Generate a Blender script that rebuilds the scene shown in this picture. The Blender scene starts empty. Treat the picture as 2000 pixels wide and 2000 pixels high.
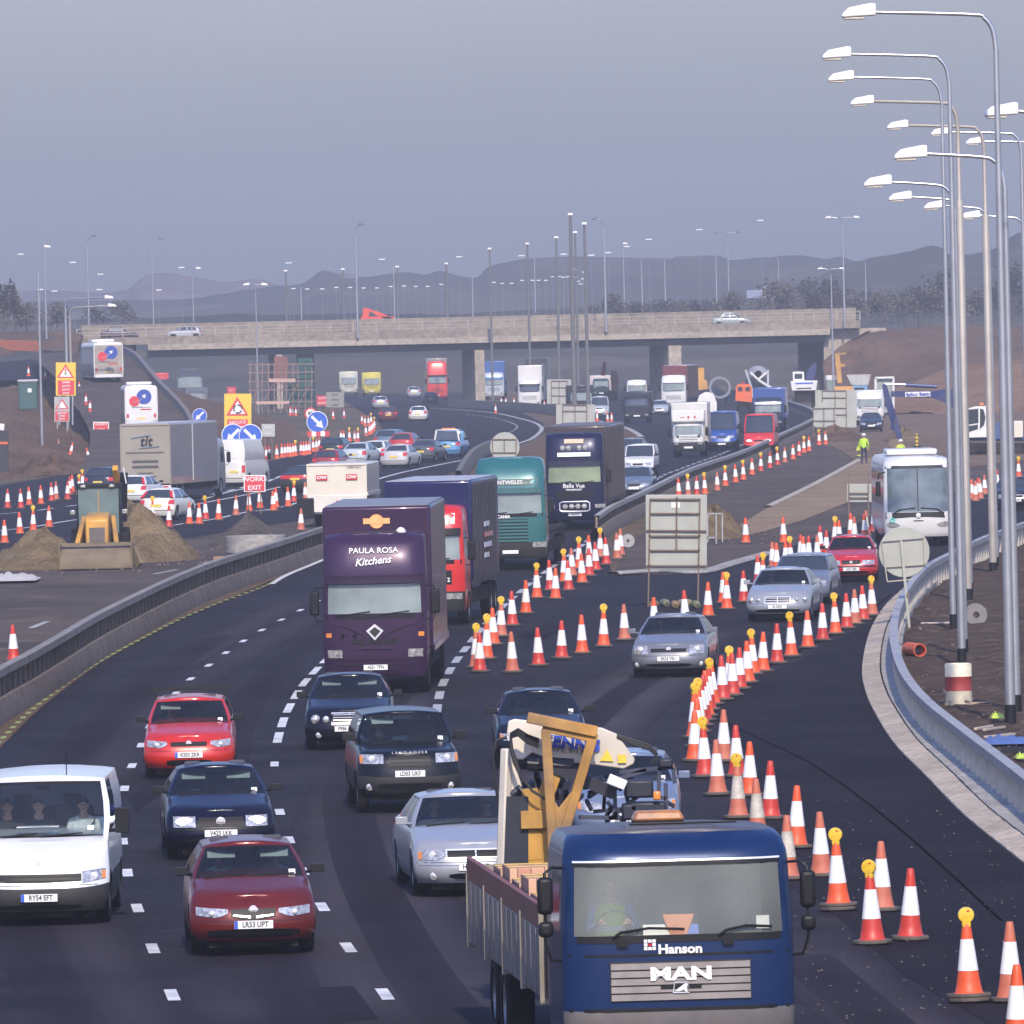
import bpy, math, random
from mathutils import Vector, Matrix, noise as mnoise
R = math.radians
random.seed(11)
HAZE = 0.00032
sc = bpy.context.scene
col = sc.collection

# ---------------------------------------------------------------- camera
FPX, CAMH, YH, ROLL = 18000.0, 8.3, 645.0, 0.023
PIT = math.atan((1000 - YH) / FPX)
FWD = Vector((0, math.cos(PIT), -math.sin(PIT)))
UPV = Vector((0, math.sin(PIT), math.cos(PIT)))
RGT = Vector((1, 0, 0))
CR, SR = math.cos(ROLL), math.sin(ROLL)
CX = RGT * CR - UPV * SR
CY = RGT * SR + UPV * CR
cam_d = bpy.data.cameras.new('camera')
cam_d.lens = 36 * FPX / 2000; cam_d.sensor_width = 36; cam_d.sensor_height = 36
cam_d.clip_start = 1; cam_d.clip_end = 30000
cam = bpy.data.objects.new('camera', cam_d); col.objects.link(cam)
m = Matrix((CX, CY, -FWD)).transposed().to_4x4(); m.translation = (0, 0, CAMH)
cam.matrix_world = m
sc.camera = cam

# ---------------------------------------------------------------- light and air
SUN_EL, SUN_AZ = 38, 5          # the sun stands behind the camera, a little to the right
w = bpy.data.worlds.new('World'); sc.world = w; w.use_nodes = True
nt = w.node_tree; bg = nt.nodes['Background']
sky = nt.nodes.new('ShaderNodeTexSky'); sky.sky_type = 'NISHITA'; sky.sun_disc = False
sky.sun_elevation = R(SUN_EL); sky.sun_rotation = R(180 - SUN_AZ)
sky.air_density = 1.6; sky.dust_density = 2.0; sky.ozone_density = 5.0
mx = nt.nodes.new('ShaderNodeMix'); mx.data_type = 'RGBA'; mx.blend_type = 'MULTIPLY'
mx.inputs[0].default_value = 1.0
nt.links.new(sky.outputs[0], mx.inputs[6]); mx.inputs[7].default_value = (.91, .99, 1.50, 1)
tcw = nt.nodes.new('ShaderNodeTexCoord'); mpw = nt.nodes.new('ShaderNodeMapping'); mpw.inputs['Scale'].default_value = (9, 9, 60); nt.links.new(tcw.outputs['Generated'], mpw.inputs[0])
nzw = nt.nodes.new('ShaderNodeTexNoise'); nzw.inputs['Scale'].default_value = 1.2; nzw.inputs['Detail'].default_value = 5; nt.links.new(mpw.outputs[0], nzw.inputs['Vector'])
mrw = nt.nodes.new('ShaderNodeMapRange'); mrw.inputs[3].default_value = .93; mrw.inputs[4].default_value = 1.07; nt.links.new(nzw.outputs['Fac'], mrw.inputs[0])
m2w = nt.nodes.new('ShaderNodeVectorMath'); m2w.operation = 'SCALE'; nt.links.new(mx.outputs[2], m2w.inputs[0]); nt.links.new(mrw.outputs[0], m2w.inputs['Scale'])
nt.links.new(m2w.outputs[0], bg.inputs[0]); bg.inputs[1].default_value = 0.14
sd = bpy.data.lights.new('sun', 'SUN'); sd.energy = 4.2; sd.angle = R(1.2); sd.color = (1.0, 0.88, 0.70)
so = bpy.data.objects.new('sun', sd); col.objects.link(so)
sv = Vector((math.sin(R(SUN_AZ)) * math.cos(R(SUN_EL)), -math.cos(R(SUN_AZ)) * math.cos(R(SUN_EL)), math.sin(R(SUN_EL))))
so.rotation_euler = sv.to_track_quat('Z', 'Y').to_euler(); so.location = sv * 50
sc.view_settings.view_transform = 'Standard'; sc.view_settings.look = 'None'
sc.view_settings.gamma = 1; sc.view_settings.exposure = 0.1
sc.render.engine = 'CYCLES'
cy = sc.cycles
cy.use_denoising = True; cy.max_bounces = 6; cy.transparent_max_bounces = 12
cy.volume_bounces = 0; cy.diffuse_bounces = 3; cy.glossy_bounces = 3
cy.caustics_reflective = False; cy.caustics_refractive = False

# ---------------------------------------------------------------- pixel helpers (2000 px photograph -> places in the world)
def ray(px, py):
    dx, dy = px - 1000, py - 1000
    return FWD * FPX + CX * dx - CY * dy
def G(px, py, z=0.0):
    d = ray(px, py); t = (z - CAMH) / d.z
    return Vector((d.x * t, d.y * t, z))
def D(px, py, dist):
    d = ray(px, py); t = dist / d.y
    return Vector((d.x * t, dist, CAMH + d.z * t))
def S(px, py):
    return FPX / G(px, py).y

# ---------------------------------------------------------------- materials
MC = {}
def mat(name, c=(.5, .5, .5), rough=.5, metal=0, var=.12, scale=5, bump=0, coat=0, emit=0, dirt=0, spec=.5, alpha=None, detail=4):
    if name in MC: return MC[name]
    M = bpy.data.materials.new(name); M.use_nodes = True; n = M.node_tree; b = n.nodes['Principled BSDF']
    b.inputs['Roughness'].default_value = rough; b.inputs['Metallic'].default_value = metal
    b.inputs['Coat Weight'].default_value = coat; b.inputs['Coat Roughness'].default_value = .08
    b.inputs['Specular IOR Level'].default_value = spec
    tc = n.nodes.new('ShaderNodeTexCoord'); nz = n.nodes.new('ShaderNodeTexNoise')
    nz.inputs['Scale'].default_value = scale; nz.inputs['Detail'].default_value = detail
    n.links.new(tc.outputs['Object'], nz.inputs['Vector'])
    rp = n.nodes.new('ShaderNodeValToRGB')
    rp.color_ramp.elements[0].position = .3; rp.color_ramp.elements[1].position = .7
    rp.color_ramp.elements[0].color = tuple(x * (1 - var) for x in c) + (1,)
    rp.color_ramp.elements[1].color = tuple(min(1, x * (1 + var)) for x in c) + (1,)
    n.links.new(nz.outputs['Fac'], rp.inputs[0]); out = rp.outputs[0]
    if dirt:
        n2 = n.nodes.new('ShaderNodeTexNoise'); n2.inputs['Scale'].default_value = scale * .35; n2.inputs['Detail'].default_value = 6
        n.links.new(tc.outputs['Object'], n2.inputs['Vector'])
        r2 = n.nodes.new('ShaderNodeValToRGB'); r2.color_ramp.elements[0].position = .42; r2.color_ramp.elements[1].position = .72
        r2.color_ramp.elements[1].color = (dirt, dirt, dirt, 1)
        n.links.new(n2.outputs['Fac'], r2.inputs[0])
        mm = n.nodes.new('ShaderNodeMix'); mm.data_type = 'RGBA'
        n.links.new(r2.outputs[0], mm.inputs[0]); n.links.new(out, mm.inputs[6]); mm.inputs[7].default_value = (.16, .13, .10, 1)
        out = mm.outputs[2]
    n.links.new(out, b.inputs['Base Color'])
    if emit:
        n.links.new(out, b.inputs['Emission Color']); b.inputs['Emission Strength'].default_value = emit
    if bump:
        bp = n.nodes.new('ShaderNodeBump'); bp.inputs['Strength'].default_value = bump; bp.inputs['Distance'].default_value = .05
        n3 = n.nodes.new('ShaderNodeTexNoise'); n3.inputs['Scale'].default_value = scale * 4; n3.inputs['Detail'].default_value = 5
        n.links.new(tc.outputs['Object'], n3.inputs['Vector'])
        n.links.new(n3.outputs['Fac'], bp.inputs['Height']); n.links.new(bp.outputs[0], b.inputs['Normal'])
    MC[name] = M; return M
def glassmat(name, film=.12, filmc=(.35, .38, .36), tint=(.55, .62, .62)):
    if name in MC: return MC[name]
    M = bpy.data.materials.new(name); M.use_nodes = True; n = M.node_tree; n.nodes.clear()
    o = n.nodes.new('ShaderNodeOutputMaterial'); tr = n.nodes.new('ShaderNodeBsdfTransparent'); tr.inputs[0].default_value = tint + (1,)
    df = n.nodes.new('ShaderNodeBsdfDiffuse'); df.inputs[0].default_value = filmc + (1,)
    nz = n.nodes.new('ShaderNodeTexNoise'); nz.inputs['Scale'].default_value = .9; nz.inputs['Detail'].default_value = 1
    tc = n.nodes.new('ShaderNodeTexCoord'); n.links.new(tc.outputs['Object'], nz.inputs['Vector'])
    mr = n.nodes.new('ShaderNodeMapRange'); mr.inputs[1].default_value = .3; mr.inputs[2].default_value = .7
    mr.inputs[3].default_value = film * .6; mr.inputs[4].default_value = film * 1.4
    n.links.new(nz.outputs['Fac'], mr.inputs[0])
    m1 = n.nodes.new('ShaderNodeMixShader'); n.links.new(mr.outputs[0], m1.inputs[0]); n.links.new(tr.outputs[0], m1.inputs[1]); n.links.new(df.outputs[0], m1.inputs[2])
    gl = n.nodes.new('ShaderNodeBsdfGlossy'); gl.inputs['Roughness'].default_value = .03
    fr = n.nodes.new('ShaderNodeFresnel'); fr.inputs[0].default_value = 1.5
    m2 = n.nodes.new('ShaderNodeMixShader'); n.links.new(fr.outputs[0], m2.inputs[0]); n.links.new(m1.outputs[0], m2.inputs[1]); n.links.new(gl.outputs[0], m2.inputs[2])
    n.links.new(m2.outputs[0], o.inputs[0]); MC[name] = M; return M
def paint(c, dirt=.10):
    if max(c) < .13: dirt *= .4
    return mat('paint_%d_%d_%d' % tuple(int(x * 999) for x in c), c, .30, .15, .05, 1.5, coat=.5 if max(c) > .13 else .22, dirt=dirt, spec=.5 if max(c) > .13 else .22)
BLK = mat('black_plastic', (.007, .007, .008), .5, spec=.3)
RUB = mat('tyre_rubber', (.009, .009, .009), .85, dirt=.15, spec=.2)
RIM = mat('wheel_metal', (.35, .35, .37), .35, .8, dirt=.3)
DGL = mat('dark_glass', (.035, .045, .055), .06, 0, .1, 2, spec=.9)
SGL = mat('grey_painted_sky_glass', (.20, .235, .215), .12, 0, .25, 1.2, spec=.8)  # grey-green base colour stands in for the sky mirrored in lorry screens
CGL = glassmat('car_glass', .035, (.3, .34, .36), (.62, .70, .74))
FGL = glassmat('lorry_filmed_glass', .14, (.80, .84, .74), (.85, .88, .86))  # pale diffuse film mixed over the clear pane
LMP = mat('headlamp_glass', (.50, .49, .47), .15, .5, .55, 16, coat=1)  # pale tone and speckle put the sun's sparkle into the colour
LIT = mat('lit_headlamp', (1, .93, .78), .3, emit=2.2, var=.02)
AMB = mat('amber_lens', (.70, .24, .05), .3, coat=.4); LRF = mat('lit_reflector', (1, .95, .85), .3, emit=3.0, var=.02); BAR = mat('brown_amber_bar', (.40, .15, .035), .4, var=.3, scale=8, coat=.4, dirt=.3)
RED = mat('red_lens', (.55, .02, .02), .22, coat=.6)
WHI = mat('white_reflective', (.78, .78, .76), .5, var=.04)
YPL = mat('yellow_plate', (.75, .55, .08), .5, var=.04)
INK = mat('black_ink', (.02, .02, .02), .6)
BLU = mat('euro_blue', (.03, .10, .55), .5)
CHR = mat('chrome_trim', (.78, .78, .80), .25, .35)
GRY = mat('dark_grey_plastic', (.030, .029, .029), .6, spec=.3)
STL = mat('galvanised_steel', (.46, .47, .48), .38, .85, .18, 3)
INT = mat('cabin_interior', (.035, .038, .045), .8)
SEAT = mat('seat_cloth', (.06, .065, .08), .9)
VIS = mat('sun_visor_cloth', (.42, .47, .42), .8)
DRT = mat('chassis_dirt', (.014, .012, .011), .9, dirt=.3, spec=.1)

# ---------------------------------------------------------------- mesh builder
class MB:
    def __init__(s): s.v = []; s.f = []; s.m = []
    def add(s, vs, fs, m=0):
        o = len(s.v); s.v += [Vector(v) for v in vs]; s.f += [[i + o for i in f] for f in fs]
        s.m += (m if isinstance(m, list) else [m] * len(fs)); return s
    def bx(s, x0, x1, y0, y1, z0, z1, m=0):
        return s.add([(x0, y0, z0), (x1, y0, z0), (x1, y1, z0), (x0, y1, z0), (x0, y0, z1), (x1, y0, z1), (x1, y1, z1), (x0, y1, z1)],
                     [(3, 2, 1, 0), (4, 5, 6, 7), (0, 1, 5, 4), (1, 2, 6, 5), (2, 3, 7, 6), (3, 0, 4, 7)], m)
    def box(s, c, d, m=0, rot=None):
        i = len(s.v); s.bx(-d[0] / 2, d[0] / 2, -d[1] / 2, d[1] / 2, -d[2] / 2, d[2] / 2, m)
        for k in range(i, i + 8):
            v = s.v[k]
            if rot is not None: v = rot @ v
            s.v[k] = v + Vector(c)
        return s
    def bar(s, a, b, w, h, m=0):          # a rectangular bar between two points
        a, b = Vector(a), Vector(b); d = b - a
        q = d.to_track_quat('Y', 'Z').to_matrix()
        return s.box((a + b) / 2, (w, d.length, h), m, q)
    def tube(s, pts, r, n=8, m=0, cap=True):
        pts = [Vector(p) for p in pts]; rr = r if isinstance(r, (list, tuple)) else [r] * len(pts)
        vs = []; fs = []; ref = None
        for i, p in enumerate(pts):
            t = (pts[min(i + 1, len(pts) - 1)] - pts[max(i - 1, 0)]).normalized()
            if ref is None: ref = Vector((0, 0, 1)) if abs(t.z) < .9 else Vector((1, 0, 0))
            u = t.cross(ref).normalized(); w_ = t.cross(u).normalized(); ref = -w_ if w_.dot(ref) < 0 else w_
            u = t.cross(ref).normalized(); w_ = ref - t * ref.dot(t); w_.normalize(); ref = w_
            for k in range(n):
                a = 2 * math.pi * k / n; vs.append(p + (u * math.cos(a) + w_ * math.sin(a)) * rr[i])
        for i in range(len(pts) - 1):
            for k in range(n):
                fs.append((i * n + k, i * n + (k + 1) % n, (i + 1) * n + (k + 1) % n, (i + 1) * n + k))
        if cap: fs += [tuple(range(n))[::-1], tuple(range((len(pts) - 1) * n, len(pts) * n))]
        return s.add(vs, fs, m)
    def lathe(s, prof, n=16, c=(0, 0, 0), axis='z', m=0):
        vs = []; fs = []; ms = []
        for r, h in prof:
            for k in range(n):
                a = 2 * math.pi * k / n; x, y = r * math.cos(a), r * math.sin(a)
                p = {'z': (x, y, h), 'x': (h, x, y), 'y': (x, h, y)}[axis]
                vs.append((p[0] + c[0], p[1] + c[1], p[2] + c[2]))
        for i in range(len(prof) - 1):
            for k in range(n):
                fs.append((i * n + k, i * n + (k + 1) % n, (i + 1) * n + (k + 1) % n, (i + 1) * n + k))
                ms.append(m[i] if isinstance(m, list) else m)
        return s.add(vs, fs, ms)
    def prism(s, poly, axis, a, b, m=0):
        n = len(poly)
        f = {'x': lambda p, h: (h, p[0], p[1]), 'y': lambda p, h: (p[0], h, p[1]), 'z': lambda p, h: (p[0], p[1], h)}[axis]
        vs = [f(p, a) for p in poly] + [f(p, b) for p in poly]
        fs = [tuple(range(n))[::-1], tuple(range(n, 2 * n))] + [(i, (i + 1) % n, n + (i + 1) % n, n + i) for i in range(n)]
        return s.add(vs, fs, m)
    def grid(s, rows, m=0, close=False):
        nr, nc = len(rows), len(rows[0]); vs = [p for r in rows for p in r]; fs = []
        for i in range(nr - 1):
            for j in range(nc if close else nc - 1):
                fs.append((i * nc + j, i * nc + (j + 1) % nc, (i + 1) * nc + (j + 1) % nc, (i + 1) * nc + j))
        return s.add(vs, fs, m)
    def build(s, name, mats, parent=None, bevel=0, seg=2, angle=38, world=False, flat=False):
        if not s.v: return None
        me = bpy.data.meshes.new(name)
        vs = s.v
        if world and parent is not None:
            W_ = Matrix(); p_ = parent
            while p_ is not None: W_ = Matrix.Translation(p_.location) @ p_.rotation_euler.to_matrix().to_4x4() @ W_; p_ = p_.parent
            inv = W_.inverted(); vs = [inv @ v for v in vs]
        me.from_pydata([tuple(v) for v in vs], [], s.f)
        mats = mats if isinstance(mats, (list, tuple)) else [mats]
        for q in mats: me.materials.append(q)
        me.polygons.foreach_set('material_index', s.m)
        me.polygons.foreach_set('use_smooth', [not flat] * len(s.f))
        me.validate()
        import bmesh
        bm = bmesh.new(); bm.from_mesh(me); bmesh.ops.remove_doubles(bm, verts=bm.verts, dist=1e-5); bmesh.ops.recalc_face_normals(bm, faces=bm.faces); bm.to_mesh(me); bm.free()
        if not flat: me.set_sharp_from_angle(angle=R(angle))
        o = bpy.data.objects.new(name, me); col.objects.link(o)
        if parent is not None: o.parent = parent
        if bevel:
            b = o.modifiers.new('bevel', 'BEVEL'); b.width = bevel; b.segments = seg; b.limit_method = 'ANGLE'; b.angle_limit = R(35); b.harden_normals = False
        return o

def tag(o, label=None, cat=None, group=None, kind=None):
    if label: o['label'] = label
    if cat: o['category'] = cat
    if group: o['group'] = group
    if kind: o['kind'] = kind
    return o
def root(name, label, cat, loc=(0, 0, 0), rz=0, group=None):
    o = bpy.data.objects.new(name, None); o.empty_display_size = .3; col.objects.link(o)
    o.location = loc; o.rotation_euler = (0, 0, rz); return tag(o, label, cat, group)
KIDS = {}
def kids(o): return [c for c in bpy.data.objects if c.parent == o]
def snapshot(o): return (o, [snapshot(c) for c in kids(o)])
def copy_snap(sn, parent=None):
    o, ch = sn; c = o.copy(); col.objects.link(c); c.parent = parent
    for k in ch: copy_snap(k, c)
    return c
TXT = []
def text(s, size, m, parent, loc, rot=(R(90), 0, 0), name='lettering', shear=0, ext=.004, sx=1, bold=0):
    cu = bpy.data.curves.new(name, 'FONT'); cu.body = s; cu.size = size; cu.align_x = 'CENTER'; cu.align_y = 'CENTER'
    cu.extrude = ext; cu.shear = shear; cu.offset = bold; cu.resolution_u = 3
    t = bpy.data.objects.new('letter_curve', cu); col.objects.link(t)
    TXT.append((t, m, parent, loc, rot, name, sx))
SKN = []
def finish_curves_and_bodies():
    """turns letter curves and skinned bodies into plain meshes, all in one evaluation"""
    bpy.context.view_layer.update(); dg = bpy.context.evaluated_depsgraph_get(); done = []
    for t, m, parent, loc, rot, name, sx in TXT:
        me = bpy.data.meshes.new_from_object(t.evaluated_get(dg)); me.materials.clear(); me.materials.append(m); me.name = name
        me.transform(Matrix.Diagonal((sx, 1, 1, 1))); done.append((me, parent, loc, rot, name))
    bodies = [(o, bpy.data.meshes.new_from_object(o.evaluated_get(dg)), fn) for o, fn in SKN]
    for t in TXT: bpy.data.objects.remove(t[0])
    for me, parent, loc, rot, name in done:
        o = bpy.data.objects.new(name, me); col.objects.link(o); o.parent = parent; o.location = loc; o.rotation_euler = rot
    for o, me, fn in bodies:
        o.modifiers.clear(); o.data = me; fn(o, me)
# ================================================================ CARS
def interp(keys, x):
    if x <= keys[0][0]: return keys[0][1]
    for (a, b), (c, d) in zip(keys, keys[1:]):
        if x <= c:
            t = (x - a) / (c - a); return b + (d - b) * t
    return keys[-1][1]
SPEC = {
 #           L     W    H     nose cowlz belt tail  cowl  wst   rst   rgb   ohf  ohr
 'hatch':   (4.10, 1.70, 1.45, .72, .97, 1.00, 1.00, 1.05, 1.75, 3.45, 3.98, .82, .68),
 'saloon':  (4.55, 1.75, 1.43, .70, .96, .98, 1.02, 1.20, 1.95, 3.15, 3.80, .90, .95),
 'estate':  (4.60, 1.78, 1.47, .72, .97, 1.00, 1.02, 1.20, 1.92, 4.05, 4.50, .90, .90),
 'suv':     (4.40, 1.81, 1.72, .98, 1.14, 1.20, 1.20, 1.10, 1.60, 3.95, 4.20, .80, .80),
 'van':     (5.00, 1.97, 2.08, .90, 1.20, 1.26, 1.26, .78, 1.45, 4.82, 4.97, .85, .95),
 'highvan': (5.60, 1.95, 2.60, 1.00, 1.38, 1.40, 1.40, .85, 1.65, 5.45, 5.57, .90, 1.1),
 'smallvan':(4.30, 1.72, 1.82, .82, 1.10, 1.12, 1.12, 1.00, 1.60, 4.18, 4.27, .82, .80),
 'pickup':  (4.90, 1.75, 1.75, .92, 1.08, 1.10, 1.05, 1.15, 1.65, 2.75, 2.95, .80, 1.1),
}
def strip_patch(mb, xs, zb, zt, fn, off=.012, m=0, nz=4, skirt=.04):
    """a panel hugging the surface y=fn(x,z); off pushes it outwards along fn's side"""
    rows = []
    for i in range(nz + 1):
        t = i / nz; rows.append([fn(x, a + (b - a) * t, off) for x, a, b in zip(xs, zb, zt)])
    mb.grid(rows, m)
    n = len(xs)
    loop = rows[0] + [r[-1] for r in rows[1:]] + rows[-1][::-1][1:] + [r[0] for r in rows[::-1][1:-1]]
    pts = [(xs[i], zb[i]) for i in range(n)] + [(xs[-1], zb[-1] + (zt[-1] - zb[-1]) * k / nz) for k in range(1, nz + 1)] \
        + [(xs[i], zt[i]) for i in range(n - 2, -1, -1)] + [(xs[0], zb[0] + (zt[0] - zb[0]) * k / nz) for k in range(nz - 1, 0, -1)]
    back = [fn(x, z, -skirt) for x, z in pts]
    mb.grid([loop, back], m, close=True)
def lin(a, b, n): return [a + (b - a) * i / (n - 1) for i in range(n)]

def wheel(parent, x, y, r=.31, w_=.19, lod=1, name='wheel'):
    s = 1 if x > 0 else -1
    o = MB().lathe([(r * .62, -w_ / 2), (r * .93, -w_ / 2), (r, -w_ / 2 + .03), (r, w_ / 2 - .03), (r * .93, w_ / 2), (r * .62, w_ / 2)], 22, (x, y, r), 'x').build(name, RUB, parent)
    if lod >= 1:
        q = w_ / 2 * s
        MB().lathe([(r * .63, -q * .6), (r * .64, q * .9), (r * .52, q * .55), (r * .2, q * .7), (.001, q * .75)], 14, (x, y, r), 'x').build('rim', RIM, o)
    return o

def car(name, label, cat, px, py, rz, face, kind, color, lod=1, plate=None, yplate=True, front={}, rear={}, scale=1.0, skirt=None, group=None,
        z0=0, rack=False, windows=True, visors=0, W=None, H=None, L=None, lit=False, loc=None, rearpanel=False, dist=None):
    L0, W0, H0, nose, cowlz, belt, tail, cowl, wst, rst, rgb, ohf, ohr = SPEC[kind]
    k = (L / L0) if L else 1; L0 = L or L0; W0 = W or W0
    if H: H0 = H
    cowl, wst, rst, rgb = [q * k for q in (cowl, wst, rst, rgb)]
    yaw = R(rz) + (math.pi if face == 'R' else 0)
    if loc is None:
        g = G(px, py, z0) if dist is None else D(px, py, dist)
        near = Vector((0, (-L0 / 2 if face == 'F' else L0 / 2), 0)); near.rotate(Matrix.Rotation(yaw, 3, 'Z'))
        loc = g - near
    rt = root(name, label, cat, loc, yaw, group)
    P = color if not isinstance(color, tuple) else paint(color)
    hw = W0 / 2; cF = .34; cR = .22; zb = .20 if kind != 'suv' else .32
    wr = .32 if kind not in ('suv', 'van', 'highvan', 'pickup') else .35
    y0 = -L0 / 2
    zk = [(0, nose), (.12, nose + .04), (cowl, cowlz), (cowl + 1, belt), (rgb - .1, belt + .02), (rgb + .05, tail), (L0, tail - .03)]
    zs = lambda y: interp(zk, y - y0)
    lev = [0, .14, .3, .46, .62, .78, .91, 1]
    iF = [.12, .04, 0, 0, .02, .06, .13, .24]; iR = [.10, .03, 0, .02, .03, .05, .08, .14]; fw = [.92, .98, 1, 1, .992, .978, .95, .90]
    if kind in ('van', 'highvan', 'smallvan'): iF = [.10, .03, 0, .03, .07, .13, .2, .30]; iR = [.1, .02, 0, 0, .01, .02, .02, .03]; fw = [.93, .985, 1, 1, 1, .99, .98, .97]
    if kind == 'suv': iF = [.14, .03, 0, 0, .03, .05, .08, .16]
    def at(arr, t):
        t = max(0, min(1, t))
        return interp(list(zip(lev, arr)), t)
    def ffn(x, z, off=0):
        y = y0 + .1
        for _ in range(4):
            t = (z - zb) / (zs(y) - zb); w_ = hw * at(fw, t); y = y0 + at(iF, t) + cF * min(1, abs(x) / w_) ** 4
        return Vector((x, y - off, z))
    def rfn(x, z, off=0):
        t = (z - zb) / (tail - zb); w_ = hw * at(fw, t)
        return Vector((x, -y0 - at(iR, t) - cR * min(1, abs(x) / w_) ** 4 + off, z))
    yw1, yw2 = y0 + ohf * k, -y0 - ohr * k
    ar = wr + .05
    def arch(y):
        for yw in (yw1, yw2):
            d = abs(y - yw)
            if d < ar: return wr + math.sqrt(ar * ar - d * d)
        return 0
    us = [0, .18, .36, .52, .66, .78, .88, .95, 1]
    ys = lin(y0 + cF + .3, -y0 - cR - .25, 34) if lod else lin(y0 + cF + .3, -y0 - cR - .25, 26)
    body = MB(); rings = []
    for li, t in enumerate(lev):
        w_ = hw * fw[li]; half = []
        for u in us: half.append((u * w_, y0 + iF[li] + cF * u ** 4))
        for y in ys:
            e = max(0, (abs(y) - (L0 / 2 - 1.0))) / 1.0; half.append((w_ * (1 - .03 * e * e), y))
        for u in us[::-1]: half.append((u * w_ * .985, -y0 - iR[li] - cR * u ** 4))
        ring = []
        for x, y in half:
            z = zb + t * (zs(y) - zb)
            if x > .7 * hw: z = max(z, min(arch(y), zs(y) - .02))
            ring.append((x, y, z))
        rings.append(ring)
    full = [r + [(-x, y, z) for x, y, z in r[::-1][1:-1]] for r in rings]
    mats = [P, skirt or P, BLK]
    for i in range(len(full) - 1):
        body.grid([full[i], full[i + 1]], 1 if (skirt and i < 3) else 0, close=True)
    top = rings[-1]; ks = [-1, -.8, -.5, -.2, .2, .5, .8, 1]
    cr = .045 if kind not in ('van', 'highvan') else .02
    body.grid([[(x * q, y, z + cr * (1 - q ** 4) * min(1, x / hw * 1.3)) for q in ks] for x, y, z in top], 0)
    # ---- cabin
    wb, wt = hw * .93, hw * (.70 if kind in ('hatch', 'saloon') else .76 if kind in ('estate', 'suv') else .86 if kind == 'smallvan' else .84)
    if kind in ('van', 'highvan'): wb, wt = hw * .96, hw * .90
    yb1, yt1, yt2, yb2 = y0 + cowl, y0 + wst, y0 + rst, y0 + rgb
    bf, tf = (.30, .14) if kind not in ('van', 'highvan') else (.22, .12)
    yB = yb1 + .42 * (yb2 - yb1) + .1
    cab = []                                    # (tag, belt xy, roof xy)
    fu = [0, .3, .55, .75, .86, .93, 1]
    for i, u in enumerate(fu): cab.append(('W' if i < 5 else 'P', (u * wb, yb1 + bf * u ** 3), (u * wt, yt1 + tf * u ** 3)))
    sb1, sb2, st1, st2 = yb1 + bf, yb2 - .18, yt1 + tf, yt2 - .08
    def sd(tg, yb, yt): cab.append((tg, (wb, yb), (wt, yt)))
    sd('S' if windows else 'P', sb1 + .05, st1 + .05)
    sd('S' if windows else 'P', (sb1 + yB) / 2, (st1 + yB) / 2)
    sd('P', yB, max(yB, st1 + .1)); has2 = windows and kind not in ('van', 'highvan', 'smallvan', 'pickup')
    sd('S' if has2 else 'P', yB + .09, max(yB + .09, st1 + .2))
    sd('S' if has2 else 'P', (yB + sb2) / 2, (yB + st2) / 2)
    sd('P', sb2 - .20, st2 - .16)
    sd('P', sb2, st2)
    ru = [1, .93, .84, .6, .3, 0]
    for i, u in enumerate(ru): cab.append(('P' if i < 2 or rearpanel else 'R', (u * wb, yb2 - .18 * u ** 3), (u * wt, yt2 - .08 * u ** 3)))
    vs = [0, .05, .3, .6, .9, .95, 1]
    hz = H0 - .05
    def cabpt(e, v, s=1):
        (bx, by), (tx, ty) = e[1], e[2]
        b = .045 * math.sin(math.pi * v)
        x = bx + (tx - bx) * v; y = by + (ty - by) * v
        nx = (x / (hw * .9)) ** 6; x += b * nx
        y += b * .8 * (1 - nx) * (-1 if y < (yb1 + yb2) / 2 else 1) * .5
        zb_ = zs(by) - .03 + .035 * (1 - (bx / wb) ** 4); zr = hz - .02 * (abs(tx) / wt) ** 2
        return (x * s, y, zb_ + (zr - zb_) * v)
    glass = {'W': MB(), 'R': MB(), 'SL': MB(), 'SR': MB(), 'SL2': MB(), 'SR2': MB()}
    n = len(cab)
    bidx = next(i for i, e in enumerate(cab) if e[1][1] >= yB - 1e-6 and e[1][0] == wb)
    for s in (1, -1):
        for i in range(n - 1):
            tg = cab[i][0]
            for j in range(len(vs) - 1):
                q = [cabpt(cab[i], vs[j], s), cabpt(cab[i + 1], vs[j], s), cabpt(cab[i + 1], vs[j + 1], s), cabpt(cab[i], vs[j + 1], s)]
                gl = tg in 'WRS' and 1 <= j <= 3
                if gl:
                    key = tg if tg != 'S' else ('S' + ('R' if s > 0 else 'L') + ('2' if i > bidx else ''))
                    glass[key].add(q, [(0, 1, 2, 3)])
                else: body.add(q, [(0, 1, 2, 3)], 2 if (tg in 'WRS' and j in (0, 4)) else 0)
    rim_ = [(cabpt(e, 1), e) for e in cab]
    body.grid([[(p[0] * q, p[1], p[2] + (.05 + .03 * math.sin(math.pi * (p[1] - yt1) / max(.5, yt2 - yt1))) * (1 - abs(q) ** 3) * min(1, p[0] / wt * 1.5)) for q in ks] for p, e in rim_], 0)
    body.build('body', mats, rt, angle=50)
    trans = lod >= 2
    for kx, nm in (('W', 'windscreen'), ('R', 'rear_window'), ('SL', 'side_window'), ('SR', 'side_window'), ('SL2', 'side_window'), ('SR2', 'side_window')):
        glass[kx].build(nm, CGL if trans else DGL, rt, angle=60)
    ch = MB().bx(-hw * .70, hw * .70, y0 + .30, -y0 - .25, zb - .10, zb + .25)  # underbody shaped extra low to block light beneath the car
    ch.build('chassis', DRT, rt)
    for yw in (yw1, yw2):
        for s in (-1, 1): wheel(rt, s * (hw - .115), yw, wr, .19, lod)
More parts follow.
